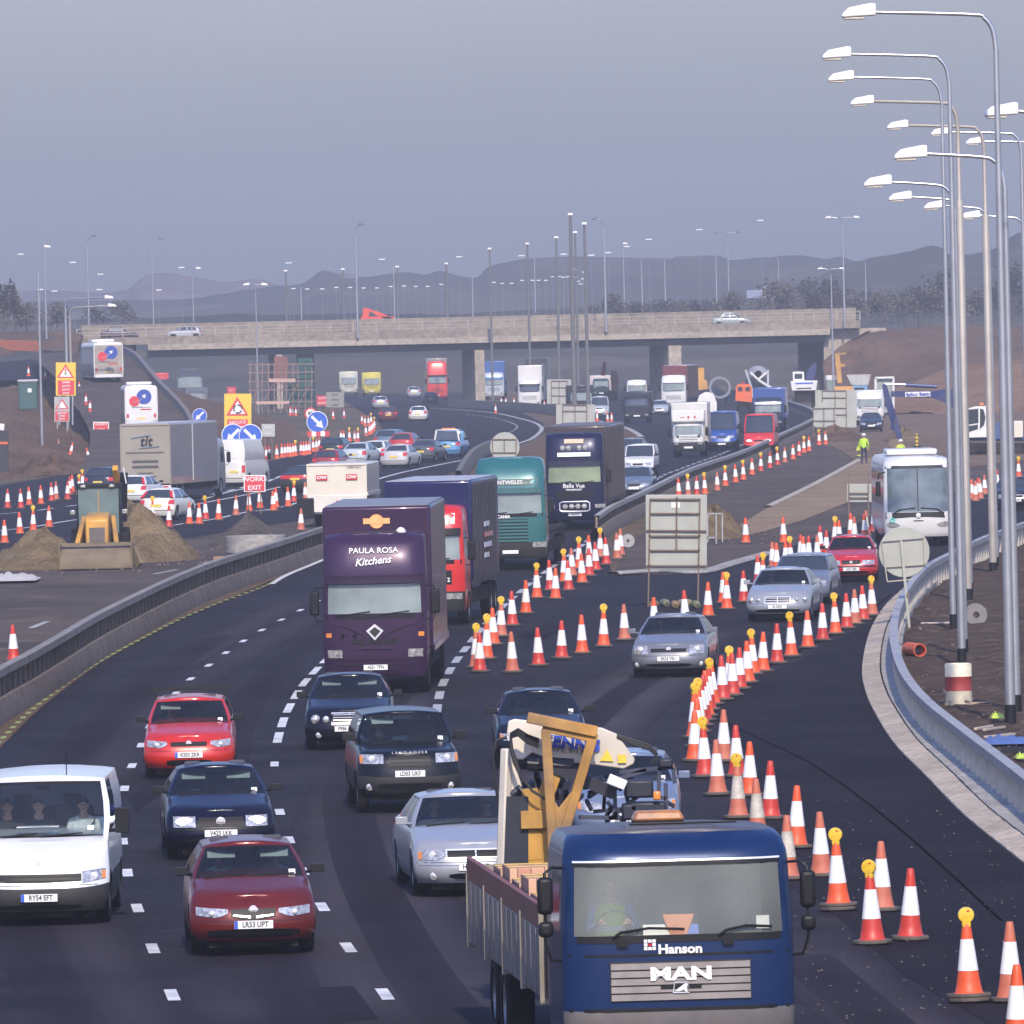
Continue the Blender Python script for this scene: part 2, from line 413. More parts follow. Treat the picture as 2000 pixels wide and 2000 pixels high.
    if trans:
        it = MB(); it.bx(-wb + .06, wb - .06, yb1 + .1, yb2 - .1, zb + .25, belt - .22)
        it.bx(-wb + .05, wb - .05, yb1 + .05, yb1 + .42, belt - .22, belt - .09)
        it.build('interior', INT, rt)
        for s in (-1, 1):
            o = MB().box((s * .36, yB + .12, belt - .02), (.46, .14, .66)).build('seat', SEAT, rt, bevel=.05)
            MB().box((s * .36, yB + .16, belt + .40), (.27, .09, .17)).build('head_restraint', SEAT, o, bevel=.04)
        MB().box((0, yB + 1.0, belt), (1.25, .14, .55)).build('rear_seat', SEAT, rt, bevel=.05)
        zt_ = hz - .08
        for i in range(visors):
            x = (-.36, .36)[i]
            MB().box((x, yt1 + .07, zt_ - .05), (.38, .02, .12), 0, Matrix.Rotation(R(-18), 3, 'X')).build('sun_visor', VIS, rt, bevel=.008)
        MB().box((0, yt1 + .10, zt_ - .06), (.2, .03, .055)).build('rear_view_mirror', BLK, rt)
        MB().lathe([(.17, -.012), (.19, 0), (.17, .012)], 20, (.36 * -1, yB - .55, belt - .12), 'y').build('steering_wheel', BLK, rt)
        p = cabpt(cab[3], .14, 1); MB().box((p[0], p[1] - .02, p[2] + .02), (.09, .012, .08), 0, Matrix.Rotation(R(-40), 3, 'X')).build('tax_disc', WHI, rt)
        wp = MB()
        for x0, x1 in ((-.62, -.05), (.0, .6)):
            a = cabpt((0, (abs(x0), yb1 + .02), (0, 0)), 0, 1 if x0 > 0 else -1); b = Vector(cabpt((0, (abs(x1), yb1), (abs(x1), yb1 + .1)), .1, 1 if x1 > 0 else -1))
            wp.bar((x0, yb1 - .02, cowlz + .035), (x1, yb1 + .04, cowlz + .07), .02, .02)
        wp.build('wipers', BLK, rt)
    # door mirrors
    mc = P if front.get('mirror') == 'body' else BLK
    for s in (-1, 1):
        mm = MB()
        if kind in ('van', 'highvan'):
            mm.tube([(s * wb, yb1 + .35, belt + .02), (s * (hw + .12), yb1 + .25, belt + .03)], .03)
            mm.box((s * (hw + .17), yb1 + .22, belt + .17), (.2, .1, .36))
        else:
            sc_ = 1.2 if kind == 'suv' else 1
            mm.tube([(s * (wb - .02), sb1 + .03, belt + .03), (s * (hw + .03), sb1 - .02, belt + .05)], .024)
            mm.box((s * (hw + .075), sb1 - .03, belt + .085), (.18 * sc_, .10, .115 * sc_))
        mm.build('door_mirror', mc, rt, bevel=.045, seg=3)
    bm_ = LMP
    # ---- front
    if lod or face == 'F':
        f = dict(lz=(nose - .20, nose - .03), lx=(.42, .82), slant=.04, grille=(.30, nose - .17, nose - .05), slats=3, low=(.42, .25, .36), chrome=False, plz=.44)
        f.update(front)
        x0, x1 = f['lx'][0] * hw, f['lx'][1] * hw
        for s in (-1, 1):
            if f.get('round'):
                for rx, rr in f['round']:
                    q = MB(); c = ffn(s * rx, f['lz'][0] + .07)
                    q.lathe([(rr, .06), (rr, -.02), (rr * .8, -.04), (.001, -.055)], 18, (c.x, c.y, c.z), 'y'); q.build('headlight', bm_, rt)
                continue
            xs = [s * x for x in lin(x0, x1, 6)]
            zb_ = [f['lz'][0] + f['slant'] * i / 5 for i in range(6)]; zt_ = [f['lz'][1] + (f['slant'] * .6) * i / 5 for i in range(6)]
            if f.get('pointed'): zb_[0] += (zt_[0] - zb_[0]) * .55; zb_[1] += (zt_[1] - zb_[1]) * .25
            q = MB(); strip_patch(q, xs, zb_, zt_, ffn, .014)
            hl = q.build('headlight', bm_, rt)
            if lit or (lod >= 2 and f.get('noamber')):
                c = ffn(s * (x0 + x1) / 2, (f['lz'][0] + f['lz'][1]) / 2 + .01, .03); w_ = (x1 - x0) * .40; h_ = (f['lz'][1] - f['lz'][0]) * .36
                MB().lathe([(1, 0), (.9, -.01), (.001, -.016)], 16, (0, 0, 0), 'y').build('bulb_reflector', LRF if lit else CHR, hl).matrix_local = Matrix.Translation(c) @ Matrix.Diagonal((w_ if lit else h_, 1, h_, 1))
            if lod >= 2 and not f.get('noamber') and not lit:
                q = MB(); strip_patch(q, [s * x for x in lin(x1 - .05 if not f.get('inner') else x0, x1 if not f.get('inner') else x0 + .07, 3)], [zb_[4] + .01] * 3, [zt_[4] - .02] * 3, ffn, .020); q.build('indicator', AMB, hl)
                q = MB(); xc = (x0 + x1) / 2; c = ffn(s * xc, (f['lz'][0] + f['lz'][1]) / 2 + .01, .02)
                q.lathe([(.055, .0), (.055, -.006), (.001, -.010)], 14, (c.x, c.y, c.z), 'y'); q.build('bulb_reflector', LIT if lit else CHR, hl)
        gw, g0, g1 = f['grille']
        q = MB(); xs = lin(-gw, gw, 9); cv = f.get('gcurve', 0)
        strip_patch(q, xs, [g0 + cv * (x / gw) ** 2 for x in xs], [g1] * 9, ffn, .010); gr = q.build('grille', BLK, rt)
        if f['slats'] and lod:
            q = MB()
            for i in range(f['slats']):
                z = g0 + (g1 - g0) * (i + .5) / f['slats']; strip_patch(q, lin(-gw * .96, gw * .96, 7), [z - .006] * 7, [z + .006] * 7, ffn, .02, nz=1)
            q.build('grille_bars', CHR if f['chrome'] else GRY, gr)
        if f.get('frame'):
            q = MB(); t = .022
            for a, b in ((g0 - t, g0), (g1, g1 + t)): strip_patch(q, lin(-gw - t, gw + t, 9), [a] * 9, [b] * 9, ffn, .024, nz=1)
            for s in (-1, 1): strip_patch(q, [s * gw, s * (gw + t)], [g0 - t] * 2, [g1 + t] * 2, ffn, .024, nz=1)
            strip_patch(q, [-.01, .01], [g0] * 2, [g1] * 2, ffn, .024, nz=1)
            q.build('grille_surround', CHR, gr)
        if f['low']:
            lw_, l0, l1 = f['low']; q = MB(); xs = lin(-lw_, lw_, 9)
            strip_patch(q, xs, [l0 + .03 * (x / lw_) ** 4 for x in xs], [l1 - .02 * (x / lw_) ** 4 for x in xs], ffn, .008); q.build('air_intake', BLK, rt)
        if f.get('strip'):
            q = MB(); strip_patch(q, lin(-hw * .93, hw * .93, 13), [f['strip']] * 13, [f['strip'] + .035] * 13, ffn, .018, nz=1); q.build('bumper_strip', f.get('stripm', BLK), rt)
        if f.get('fog'):
            for s in (-1, 1):
                c = ffn(s * f['fog'][0], f['fog'][1]); MB().lathe([(.06, .05), (.06, -.015), (.001, -.03)], 14, (c.x, c.y, c.z), 'y').build('fog_lamp', LMP, rt)
        if f.get('badge') and lod:
            bz, br = f['badge']; c = ffn(0, bz); q = MB()
            q.lathe([(br, .03), (br, -.018), (br * .8, -.026), (br * .78, -.02), (br * .01, -.02)], 20, (c.x, c.y, c.z), 'y')
            b_ = q.build('badge', CHR, rt)
            q = MB()
            if f.get('mark') == 'V':      # letters in a ring
                for p0, p1 in (((-.6, .5), (-.15, -.1)), ((-.15, -.1), (.0, .35)), ((.6, .5), (.15, -.1)), ((.15, -.1), (0, .35)), ((-.35, -.2), (-.1, -.75)), ((.35, -.2), (.1, -.75))):
                    q.bar((p0[0] * br, c.y - .026, c.z + p0[1] * br), (p1[0] * br, c.y - .026, c.z + p1[1] * br), .012, .012)
                q.build('badge_mark', CHR, b_)
            if f.get('mark') == 'bar':
                q.box((0, c.y - .026, c.z), (br * 2.3, .01, br * .45)); q.build('badge_mark', CHR, b_)
            if f.get('mark') == 'griffin':
                q.prism([(-br * .6, br * .6), (0, -br * .8), (br * .6, br * .6), (0, br * .2)], 'y', c.y - .035, c.y - .02); q.build('badge_mark', INK, b_)
        if f.get('wings'):
            q = MB()
            for s in (-1, 1): strip_patch(q, [s * .04, s * .14, s * .27], [g0 + .03, g0 + .045, g0 + .06], [g0 + .055, g0 + .065, g0 + .075], ffn, .022, nz=1)
            q.build('chrome_wing', CHR, gr)
        pz = f['plz']; c = ffn(f.get('plx', 0), pz, .02)
        pl = MB().box((c.x, c.y, c.z), (.52, .012, .11)).build('number_plate', WHI, rt, bevel=.004)
        if plate and face == 'F':
            eu = f.get('eu', False)
            if eu: MB().box((c.x - .235, c.y - .008, c.z), (.045, .004, .108)).build('blue_band', BLU, pl)
            text(plate, .105, INK, pl, (c.x + (.022 if eu else 0), c.y - .0085, c.z), ext=.001, sx=.80 if len(plate) > 4 else 1, bold=.002)
    # ---- rear
    if lod or face == 'R':
        r = dict(lz=(tail - .28, tail - .08), lx=(.66, .96), plz=tail - .34, bumper=True); r.update(rear)
        for s in (-1, 1):
            xs = [s * x * hw for x in lin(r['lx'][0], r['lx'][1], 4)]
            q = MB(); strip_patch(q, xs, [r['lz'][0]] * 4, [r['lz'][1]] * 4, rfn, .014); q.build('tail_light', RED, rt)
        if r.get('high'):
            for s in (-1, 1):
                MB().bar((s * wb * .90, yb2 - .06, tail + .02), (s * wt * .93, yt2 + .02, H0 - .14), .13, .05).build('tail_light', RED, rt)
        if r.get('band'): q = MB(); strip_patch(q, lin(-hw * .9, hw * .9, 9), [r['lz'][0]] * 9, [r['lz'][1]] * 9, rfn, .01); q.build('red_light_band', RED, rt)
        c = rfn(r.get('plx', 0), r['plz'], .018)
        MB().box((c.x, c.y, c.z), (.52, .012, .12)).build('number_plate', YPL, rt, bevel=.004)
        q = MB(); strip_patch(q, lin(-hw * .9, hw * .9, 9), [.42] * 9, [.45] * 9, rfn, .006, nz=1); q.build('bumper_line', BLK, rt)
    if lod and face == 'F':
        q = MB(); zl = (f['lz'][0] - .035); strip_patch(q, lin(-hw * .97, hw * .97, 13), [zl] * 13, [zl + .009] * 13, ffn, .004, nz=1); q.build('bumper_gap', BLK, rt)
    if rack:
        q = MB()
        for y in (yt1 + .45, yt1 + 1.3):
            q.bar((-wt - .14, y, H0 + .13), (wt + .14, y, H0 + .13), .05, .04)
            for s in (-1, 1): q.bar((s * (wt - .0), y, H0 - .06), (s * (wt + .02), y, H0 + .13), .03, .03)
        q.build('roof_rack', BLK, rt)
    rt['hw'] = hw
    return rt

# ================================================================ LORRIES AND COACHES
class Shell:
    """a rounded upright box built of level rings; front faces -Y"""
    def __init__(s, W, depth, levels, cF=.2, cp=6, y0=0, cRr=.1):
        s.W, s.dp, s.lv, s.cF, s.cp, s.y0, s.cR = W, depth, levels, cF, cp, y0, cRr
    def ffn(s, x, z, off=0):
        ins = interp([(l[0], l[1]) for l in s.lv], z); w_ = interp([(l[0], l[2]) for l in s.lv], z) * s.W / 2
        return Vector((x, s.y0 + ins + s.cF * min(1, abs(x) / w_) ** s.cp - off, z))
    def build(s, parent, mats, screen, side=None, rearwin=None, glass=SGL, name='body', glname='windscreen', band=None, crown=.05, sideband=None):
        body, gW, gS, gR = MB(), MB(), [MB(), MB()], MB()
        us = [0, .25, .5, .7, .82, .9, .95, 1]
        n2 = 22 if s.dp > 4 else 12
        sy = lin(s.y0 + s.cF + .02, s.y0 + s.dp - s.cR, n2)
        zz = sorted(set([l[0] for l in s.lv] + [screen[0], screen[1]] + ([side[0], side[1]] if side else []) + ([rearwin[0], rearwin[1]] if rearwin else [])))
        rings = []
        for z in zz:
            ins = interp([(l[0], l[1]) for l in s.lv], z); w_ = interp([(l[0], l[2]) for l in s.lv], z) * s.W / 2
            h = [(u * w_, s.y0 + ins + s.cF * u ** s.cp, z) for u in us]
            for y in sy: h.append((w_, max(y, s.y0 + ins + s.cF), z))
            for u in us[::-1]: h.append((u * w_, s.y0 + s.dp - s.cR * u ** 6, z))
            rings.append(h)
        nh = len(rings[0]); e = .004
        for i in range(len(zz) - 1):
            za, zb = zz[i], zz[i + 1]
            for j in range(nh - 1):
                for sg in (1, -1):
                    q = [Vector((p[0] * sg, p[1], p[2])) for p in (rings[i][j], rings[i][j + 1], rings[i + 1][j + 1], rings[i + 1][j])]
                    ym = (q[0].y + q[1].y) / 2 - s.y0; mt = 0; tgt = body
                    if j < 5 and za >= screen[0] - e and zb <= screen[1] + e: tgt = gW
                    elif side and 8 <= j < 8 + n2 - 1 and side[2] <= ym <= side[3] and za >= side[0] - e and zb <= side[1] + e: tgt = gS[0 if sg > 0 else 1]
                    elif rearwin and j >= nh - 5 and za >= rearwin[0] - e and zb <= rearwin[1] + e: tgt = gR
                    elif band and j < 8 and za >= band[0] - e and zb <= band[1] + e: mt = 1
                    elif sideband and 7 <= j < 8 + n2 and za >= sideband[0] - e and zb <= sideband[1] + e: mt = 2
                    tgt.add(q, [(0, 1, 2, 3)], mt)
        ks = [-1, -.85, -.5, -.15, .15, .5, .85, 1]
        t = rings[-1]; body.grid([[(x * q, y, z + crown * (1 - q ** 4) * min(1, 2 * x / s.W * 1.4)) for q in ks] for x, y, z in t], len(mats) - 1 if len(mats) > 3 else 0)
        b = rings[0]; body.grid([[(x * q, y, z) for q in (-1, 1)] for x, y, z in b], 0)
        o = body.build(name, mats, parent, angle=45)
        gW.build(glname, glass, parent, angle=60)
        for g in gS: g.build('side_window', DGL, parent)
        gR.build('rear_window', DGL, parent)
        return o
def quadlamp(parent, fn, x0, x1, z0, z1, m=None, name='headlight', off=.02):
    for s in (-1, 1):
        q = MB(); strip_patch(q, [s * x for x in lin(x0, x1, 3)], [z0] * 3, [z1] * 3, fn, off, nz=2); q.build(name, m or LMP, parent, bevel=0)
def slats(parent, fn, xw, z0, z1, n, m1, m2, frame=False, x0=None):
    xs = lin(-xw if x0 is None else x0, xw, 7)
    q = MB(); strip_patch(q, xs, [z0] * 7, [z1] * 7, fn, .012); g = q.build('grille', m1, parent)
    q = MB(); h = (z1 - z0) / n
    for i in range(n): strip_patch(q, xs, [z0 + h * (i + .2)] * 7, [z0 + h * (i + .78)] * 7, fn, .035, nz=1)
    q.build('grille_slats', m2, g); return g
def bigmirror(parent, x, y, z, h=.55, m=None, arm=True):
    s = 1 if x > 0 else -1
    q = MB()
    q.tube([(x - s * .28, y + .1, z + h * .62), (x - s * .03, y, z + h * .66), (x, y, z + h * .5), (x, y, z - h * .55), (x - s * .05, y, z - h * .75), (x - s * .28, y + .1, z - h * .72)], .014, 6)
    a = q.build('mirror_arm', BLK, parent)
    MB().box((x, y, z), (.22, .1, h)).build('door_mirror', m or BLK, parent, bevel=.04)
def lorry_wheels(parent, ys, W=2.5, r=.5, lod=1):
    for y in ys:
        for s in (-1, 1): wheel(parent, s * (W / 2 - .17), y, r, .3, lod)
def lorry(name, label, px, py, rz, face='F', W=2.5, cabH=3.0, cabc=(.1, .1, .3), body=None, bodyc=(.1, .1, .3), bodyW=2.5, bodyL=8, bodyz=(1.1, 4.0), z0=0,
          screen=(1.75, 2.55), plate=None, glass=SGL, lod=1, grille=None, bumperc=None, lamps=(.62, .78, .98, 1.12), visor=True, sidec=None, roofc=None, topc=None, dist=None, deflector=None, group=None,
          cat='lorry', cabD=2.0, wr=.5, mirrors=True, endc=None, loc=None, levels=None, gap=.25):
    yaw = R(rz) + (math.pi if face == 'R' else 0)
    tot = cabD + gap + bodyL
    g = loc if loc is not None else (G(px, py, z0) if dist is None else D(px, py, dist))
    if face == 'R':
        nv = Vector((0, tot, 0)); nv.rotate(Matrix.Rotation(yaw, 3, 'Z')); g = g - nv
    rt = root(name, label, cat, g, yaw, group)
    P = paint(cabc) if isinstance(cabc, tuple) else cabc
    lv = levels or [(.38, .10, .96), (.5, .02, .99), (.95, 0, 1), (screen[0], .02, 1), (screen[1], .12, .97), (cabH - .25, .20, .95), (cabH - .08, .32, .92), (cabH, .5, .86)]
    sh = Shell(W - .05, cabD, lv, .22, 6)
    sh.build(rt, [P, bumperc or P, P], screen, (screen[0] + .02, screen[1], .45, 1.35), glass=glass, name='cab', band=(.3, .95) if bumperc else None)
    if lod:
        q = MB(); strip_patch(q, lin(-W * .46, W * .46, 9), [screen[0] - .12] * 9, [screen[0]] * 9, sh.ffn, .012, nz=1); q.build('scuttle_panel', BLK, rt)
        q = MB()
        for x0, x1 in ((-.75, -.1), (.15, .8)): q.bar(sh.ffn(x0, screen[0] - .03, .03), sh.ffn(x1, screen[0] + .05, .03), .022, .02)
        q.build('wipers', BLK, rt)
    else:
        q = MB(); strip_patch(q, lin(-W * .46, W * .46, 9), [screen[0] - .08] * 9, [screen[0]] * 9, sh.ffn, .012, nz=1); q.build('scuttle_panel', BLK, rt)
    if visor:
        q = MB(); strip_patch(q, lin(-W * .45, W * .45, 9), [screen[1] - .07] * 9, [screen[1] + .12] * 9, sh.ffn, .14, nz=2, skirt=.0); q.build('sun_visor', visor if not isinstance(visor, bool) else BLK, rt)
    quadlamp(rt, sh.ffn, lamps[0] * W / 2, lamps[1] * W / 2 + .12, lamps[2] - .35, lamps[3] - .35)
    if grille: slats(rt, sh.ffn, *grille)
    else:
        slats(rt, sh.ffn, W * .3, 1.0, 1.45, 4, BLK, P)
    q = MB(); strip_patch(q, lin(-.5, .5, 5), [.42] * 5, [.55] * 5, sh.ffn, .008, nz=1); q.build('air_intake', BLK, rt)
    c = sh.ffn(0, .62, .03); pl = MB().box(tuple(c), (.55, .012, .12)).build('number_plate', WHI, rt)
    if plate: text(plate, .11, INK, pl, (c.x, c.y - .009, c.z), ext=.001, sx=.8, bold=.002)
    if mirrors:
        for s in (-1, 1): bigmirror(rt, s * (W / 2 + .17), .3, screen[0] + .25, .55)
    MB().bx(-.45, .45, .6, tot, .55, .85).build('chassis', DRT, rt)
    ws = [1.35 if cabD > 1.6 else .9]; 
    if bodyL > 3: ws += [cabD + gap + bodyL * .72] + ([cabD + gap + bodyL * .72 + 1.35] if bodyL > 7 else []) + ([cabD + gap + .6] if bodyL > 11 else [])
    elif bodyL: ws += [cabD + .8]
    lorry_wheels(rt, ws, W, wr, lod)
    q = MB()
    for s in (-1, 1):
        q.bx(min(s * (W / 2 - .02), s * (W / 2 - .1)), max(s * (W / 2 - .02), s * (W / 2 - .1)), cabD + gap, cabD + gap + bodyL * .6, .55, .95)
    if bodyL > 3: q.build('side_guard', DRT, rt)
    MB().tube([(-W / 2 + .5, cabD + .9, .75), (-W / 2 + .5, cabD + 1.9, .75)], .27, 14).build('fuel_tank', STL, rt) if bodyL > 5 else None
    y1 = cabD + gap; y2 = y1 + bodyL; hb = bodyW / 2
    if body in ('box', 'curtain'):
        B = paint(bodyc) if isinstance(bodyc, tuple) else bodyc
        bx = MB().bx(-hb, hb, y1, y2, bodyz[0], bodyz[1]); b = bx.build('box_body', B, rt, bevel=.07, seg=3)
        if sidec:
            q = MB()
            for s in (-1, 1): q.bx(min(s * hb, s * (hb + .015)), max(s * hb, s * (hb + .015)), y1 + .12, y2 - .12, bodyz[0] + .1, bodyz[1] - .12)
            q.build('side_panel', paint(sidec) if isinstance(sidec, tuple) else sidec, b)
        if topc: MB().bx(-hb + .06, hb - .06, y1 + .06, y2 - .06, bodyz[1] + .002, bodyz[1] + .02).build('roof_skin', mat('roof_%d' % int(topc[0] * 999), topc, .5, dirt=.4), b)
        q = MB()
        for s in (-1, 1):
            x = s * (hb + .018)
            nr = int(bodyL / .9)
            if body == 'curtain':
                for i in range(nr): yy = y1 + .3 + i * (bodyL - .6) / nr; q.bx(x - .012, x + .012, yy, yy + .04, bodyz[0] + .05, bodyz[1] - .15)
            q.bx(x - .02, x + .02, y1, y2, bodyz[0] - .05, bodyz[0] + .09)
        q.build('side_ribs', GRY if body == 'curtain' else B, b)
        if face == 'R':
            q = MB()
            for x in (-hb + .03, 0, hb - .03): q.bx(x - .03, x + .03, y2, y2 + .03, bodyz[0], bodyz[1])
            for z in (bodyz[0] + .03, bodyz[1] - .06): q.bx(-hb, hb, y2 + .031, y2 + .05, z - .03, z + .03)
            q.build('door_frame', B, b)
            MB().bx(-hb, hb, y2 - .1, y2 + .02, .55, .8).build('rear_bumper', endc or WHI, rt)
            for s in (-1, 1): MB().bx(s * hb * .75 - .2, s * hb * .75 + .2, y2 + .022, y2 + .05, .60, .76).build('tail_light', AMB if s > 0 else RED, rt)
    elif body == 'tipper':
        B = paint(bodyc); o = MB()
        pr = [(-hb, bodyz[1]), (-hb + .35, bodyz[0]), (hb - .35, bodyz[0]), (hb, bodyz[1]), (hb - .06, bodyz[1]), (hb - .4, bodyz[0] + .06), (-hb + .4, bodyz[0] + .06), (-hb + .06, bodyz[1])]
        o.prism(pr, 'y', y1, y2); o.prism([(-hb, bodyz[1]), (-hb + .35, bodyz[0]), (hb - .35, bodyz[0]), (hb, bodyz[1])], 'y', y1 - .06, y1 - .002)
        o.build('tipper_body', B, rt)
    elif body == 'flat':
        MB().bx(-hb, hb, y1, y2, bodyz[0], bodyz[0] + .14).build('flat_bed', DRT, rt)
    return rt, sh
# ================================================================ PEOPLE
SKIN = mat('skin', (.42, .24, .17), .55, var=.1); HAIR = mat('dark_hair', (.04, .028, .02), .8)
HIV = mat('hi_vis_yellow', (.45, .75, .05), .6, emit=0, var=.08); HELM = mat('white_helmet', (.8, .8, .78), .35)
def pose_standing(lean=0, step=.12, arms='down'):
    p = dict(pel=(0, 0, .95), sp=(0, -lean * .3, 1.12), ch=(0, -lean * .8, 1.36), nk=(0, -lean, 1.50), hd=(0, -lean - .02, 1.60),
             hiL=(-.1, 0, .90), knL=(-.12, -step, .50), anL=(-.13, -step * .4, .09), toL=(-.15, -step * .4 - .17, .04),
             hiR=(.1, 0, .90), knR=(.12, step * .2, .50), anR=(.13, step, .09), toR=(.15, step - .17, .04))
    for s, k in ((-1, 'L'), (1, 'R')):
        p['sh' + k] = (s * .19, -lean * .85, 1.42)
        if arms == 'down': p['el' + k] = (s * .27, -lean - .02, 1.14); p['wr' + k] = (s * .25, -lean - .16, .90)
        else: p['el' + k] = (s * .27, -lean - .14, 1.18); p['wr' + k] = (s * .14, -lean - .36, 1.12)
    return p
def pose_bent():
    p = pose_standing(); p.update(sp=(0, -.10, 1.05), ch=(0, -.34, 1.16), nk=(0, -.48, 1.18), hd=(0, -.58, 1.16))
    for s, k in ((-1, 'L'), (1, 'R')): p['sh' + k] = (s * .19, -.38, 1.17); p['el' + k] = (s * .2, -.42, .88); p['wr' + k] = (s * .12, -.5, .64)
    return p
def pose_kneel():
    p = dict(pel=(0, 0, .48), sp=(0, -.08, .62), ch=(0, -.22, .84), nk=(0, -.28, .96), hd=(0, -.34, 1.04),
             hiL=(-.1, 0, .44), knL=(-.14, -.38, .45), anL=(-.14, -.34, .08), toL=(-.14, -.52, .04),
             hiR=(.1, 0, .44), knR=(.13, -.28, .09), anR=(.13, .14, .10), toR=(.13, .24, .03))
    for s, k in ((-1, 'L'), (1, 'R')): p['sh' + k] = (s * .19, -.24, .88); p['el' + k] = (s * .26, -.42, .66); p['wr' + k] = (s * .12, -.6, .50)
    return p
def pose_seated(wheel=True):
    p = dict(pel=(0, 0, .12), sp=(0, .03, .30), ch=(0, .05, .52), nk=(0, .03, .67), hd=(0, -.01, .77),
             hiL=(-.1, -.05, .1), knL=(-.14, -.47, .22), anL=(-.14, -.70, -.12), toL=(-.14, -.86, -.12),
             hiR=(.1, -.05, .1), knR=(.14, -.47, .22), anR=(.14, -.70, -.12), toR=(.14, -.86, -.12))
    for s, k in ((-1, 'L'), (1, 'R')):
        p['sh' + k] = (s * .19, .04, .58)
        if wheel: p['el' + k] = (s * .27, -.16, .36); p['wr' + k] = (s * .17, -.38, .44)
        else: p['el' + k] = (s * .25, -.06, .30); p['wr' + k] = (s * .12, -.30, .24)
    return p
BN = [('pel', 'sp'), ('sp', 'ch'), ('ch', 'nk'), ('nk', 'hd'), ('ch', 'shL'), ('shL', 'elL'), ('elL', 'wrL'), ('ch', 'shR'), ('shR', 'elR'), ('elR', 'wrR'),
      ('pel', 'hiL'), ('hiL', 'knL'), ('knL', 'anL'), ('anL', 'toL'), ('pel', 'hiR'), ('hiR', 'knR'), ('knR', 'anR'), ('anR', 'toR')]
RAD = dict(pel=(.155, .11), sp=(.14, .10), ch=(.165, .115), nk=(.055, .06), hd=(.06, .07), sh=(.062, .065), el=(.043, .043), wr=(.028, .028), hi=(.09, .095), kn=(.062, .062), an=(.042, .045), to=(.04, .03))
def person(label, loc, rz, pose, top=(.1, .15, .3), legs=(.03, .035, .06), hair=HAIR, vest=False, helmet=False, group=None, glasses=False, cap=None, scale=1):
    rt = root('person', label, 'person', loc, rz, group); rt.scale = (scale,) * 3
    ks = list(RAD2 for RAD2 in pose.keys()); me = bpy.data.meshes.new('body'); ix = {k: i for i, k in enumerate(ks)}
    me.from_pydata([pose[k] for k in ks], [(ix[a], ix[b]) for a, b in BN], [])
    o = bpy.data.objects.new('body', me); col.objects.link(o); o.parent = rt
    md = o.modifiers.new('skin', 'SKIN'); md.use_smooth_shade = True
    for k in ks:
        r = RAD.get(k, RAD.get(k[:2])); sv_ = me.skin_vertices[0].data[ix[k]]; sv_.radius = r; sv_.use_root = (k == 'pel')
    ss = o.modifiers.new('sub', 'SUBSURF'); ss.levels = 1; ss.render_levels = 1
    mt = mat('top_%d_%d_%d' % tuple(int(x * 99) for x in top), top, .85, var=.15, scale=12); ml = mat('leg_%d_%d_%d' % tuple(int(x * 99) for x in legs), legs, .85)
    P = {k: Vector(v) for k, v in pose.items()}
    def fin(o, me):
        import bmesh
        for q in (mt, ml, SKIN, BLK): me.materials.append(q)
        def cl(p):
            best, bb = 9, None
            for a, b in BN:
                ab = P[b] - P[a]; t = max(0, min(1, (p - P[a]).dot(ab) / ab.length_squared)); d = (p - P[a] - ab * t).length
                if d < best: best, bb = d, (a, b, t)
            a, b, t = bb
            if b[:2] in ('kn', 'an') or (b[:2] == 'hi'): return 1
            if b[:2] == 'to': return 3
            if b == 'hd' or (b == 'nk' and t > .85): return 2
            if b[:2] == 'wr' and t > .88: return 2
            return 0
        for f in me.polygons: f.material_index = cl(f.center); f.use_smooth = True
        hd = P['hd']; h = MB(); cz = hd + Vector((0, -.01, .045)); rows = []
        for i in range(11):
            a = math.pi * i / 10; z = -math.cos(a) * .118; rr = math.sin(a); jaw = 1 - .22 * max(0, -z / .118)
            rows.append([(cz.x + rr * .076 * jaw * math.cos(b), cz.y + rr * .095 * math.sin(b) * (1 - .06 * (z < 0)), cz.z + z) for b in [2 * math.pi * k / 14 for k in range(14)]])
        h.grid(rows, 2, close=True)
        h.add([cz + Vector((-.014, -.088, .02)), cz + Vector((.014, -.088, .02)), cz + Vector((.018, -.092, -.02)), cz + Vector((-.018, -.092, -.02)), cz + Vector((0, -.118, -.015))], [(0, 1, 4), (1, 2, 4), (2, 3, 4), (3, 0, 4)], 2)
        for s in (-1, 1):
            h.box(cz + Vector((s * .078, .0, 0)), (.014, .03, .05), 2); h.box(cz + Vector((s * .03, -.086, .018)), (.022, .012, .010), 3)
        h.box(cz + Vector((0, -.088, -.048)), (.038, .012, .008), 3)
        if glasses: h.box(cz + Vector((0, -.097, .018)), (.13, .008, .026), 3)
        for k in 'LR':                        # palm, four fingers and a thumb, slightly curled
            wv, ev = P['wr' + k], P['el' + k]; d = (wv - ev).normalized(); s = -1 if k == 'L' else 1
            sd_ = Vector((1, 0, 0)) - d * d.x; sd_.normalize(); nn = d.cross(sd_)
            if nn.z > 0: nn = -nn
            h.tube([wv - d * .02, wv + d * .04, wv + d * .085], [.027, .036, .032], 8, 2)
            for i, ln in enumerate((.075, .085, .08, .062)):
                b0 = wv + d * .075 + sd_ * (.024 - .016 * i); h.tube([b0, b0 + d * ln * .5 + nn * .012, b0 + d * ln * .8 + nn * .045], [.009, .008, .006], 6, 2)
            b0 = wv + d * .03 - sd_ * s * .03; h.tube([b0, b0 + d * .03 - sd_ * s * .025 + nn * .01, b0 + d * .055 - sd_ * s * .02 + nn * .03], [.011, .010, .007], 6, 2)
        bm = bmesh.new(); bm.from_mesh(me); vv = [bm.verts.new(v) for v in h.v]
        for f, mi in zip(h.f, h.m):
            try: ff = bm.faces.new([vv[i] for i in f]); ff.material_index = mi; ff.smooth = True
            except ValueError: pass
        bm.to_mesh(me); bm.free()
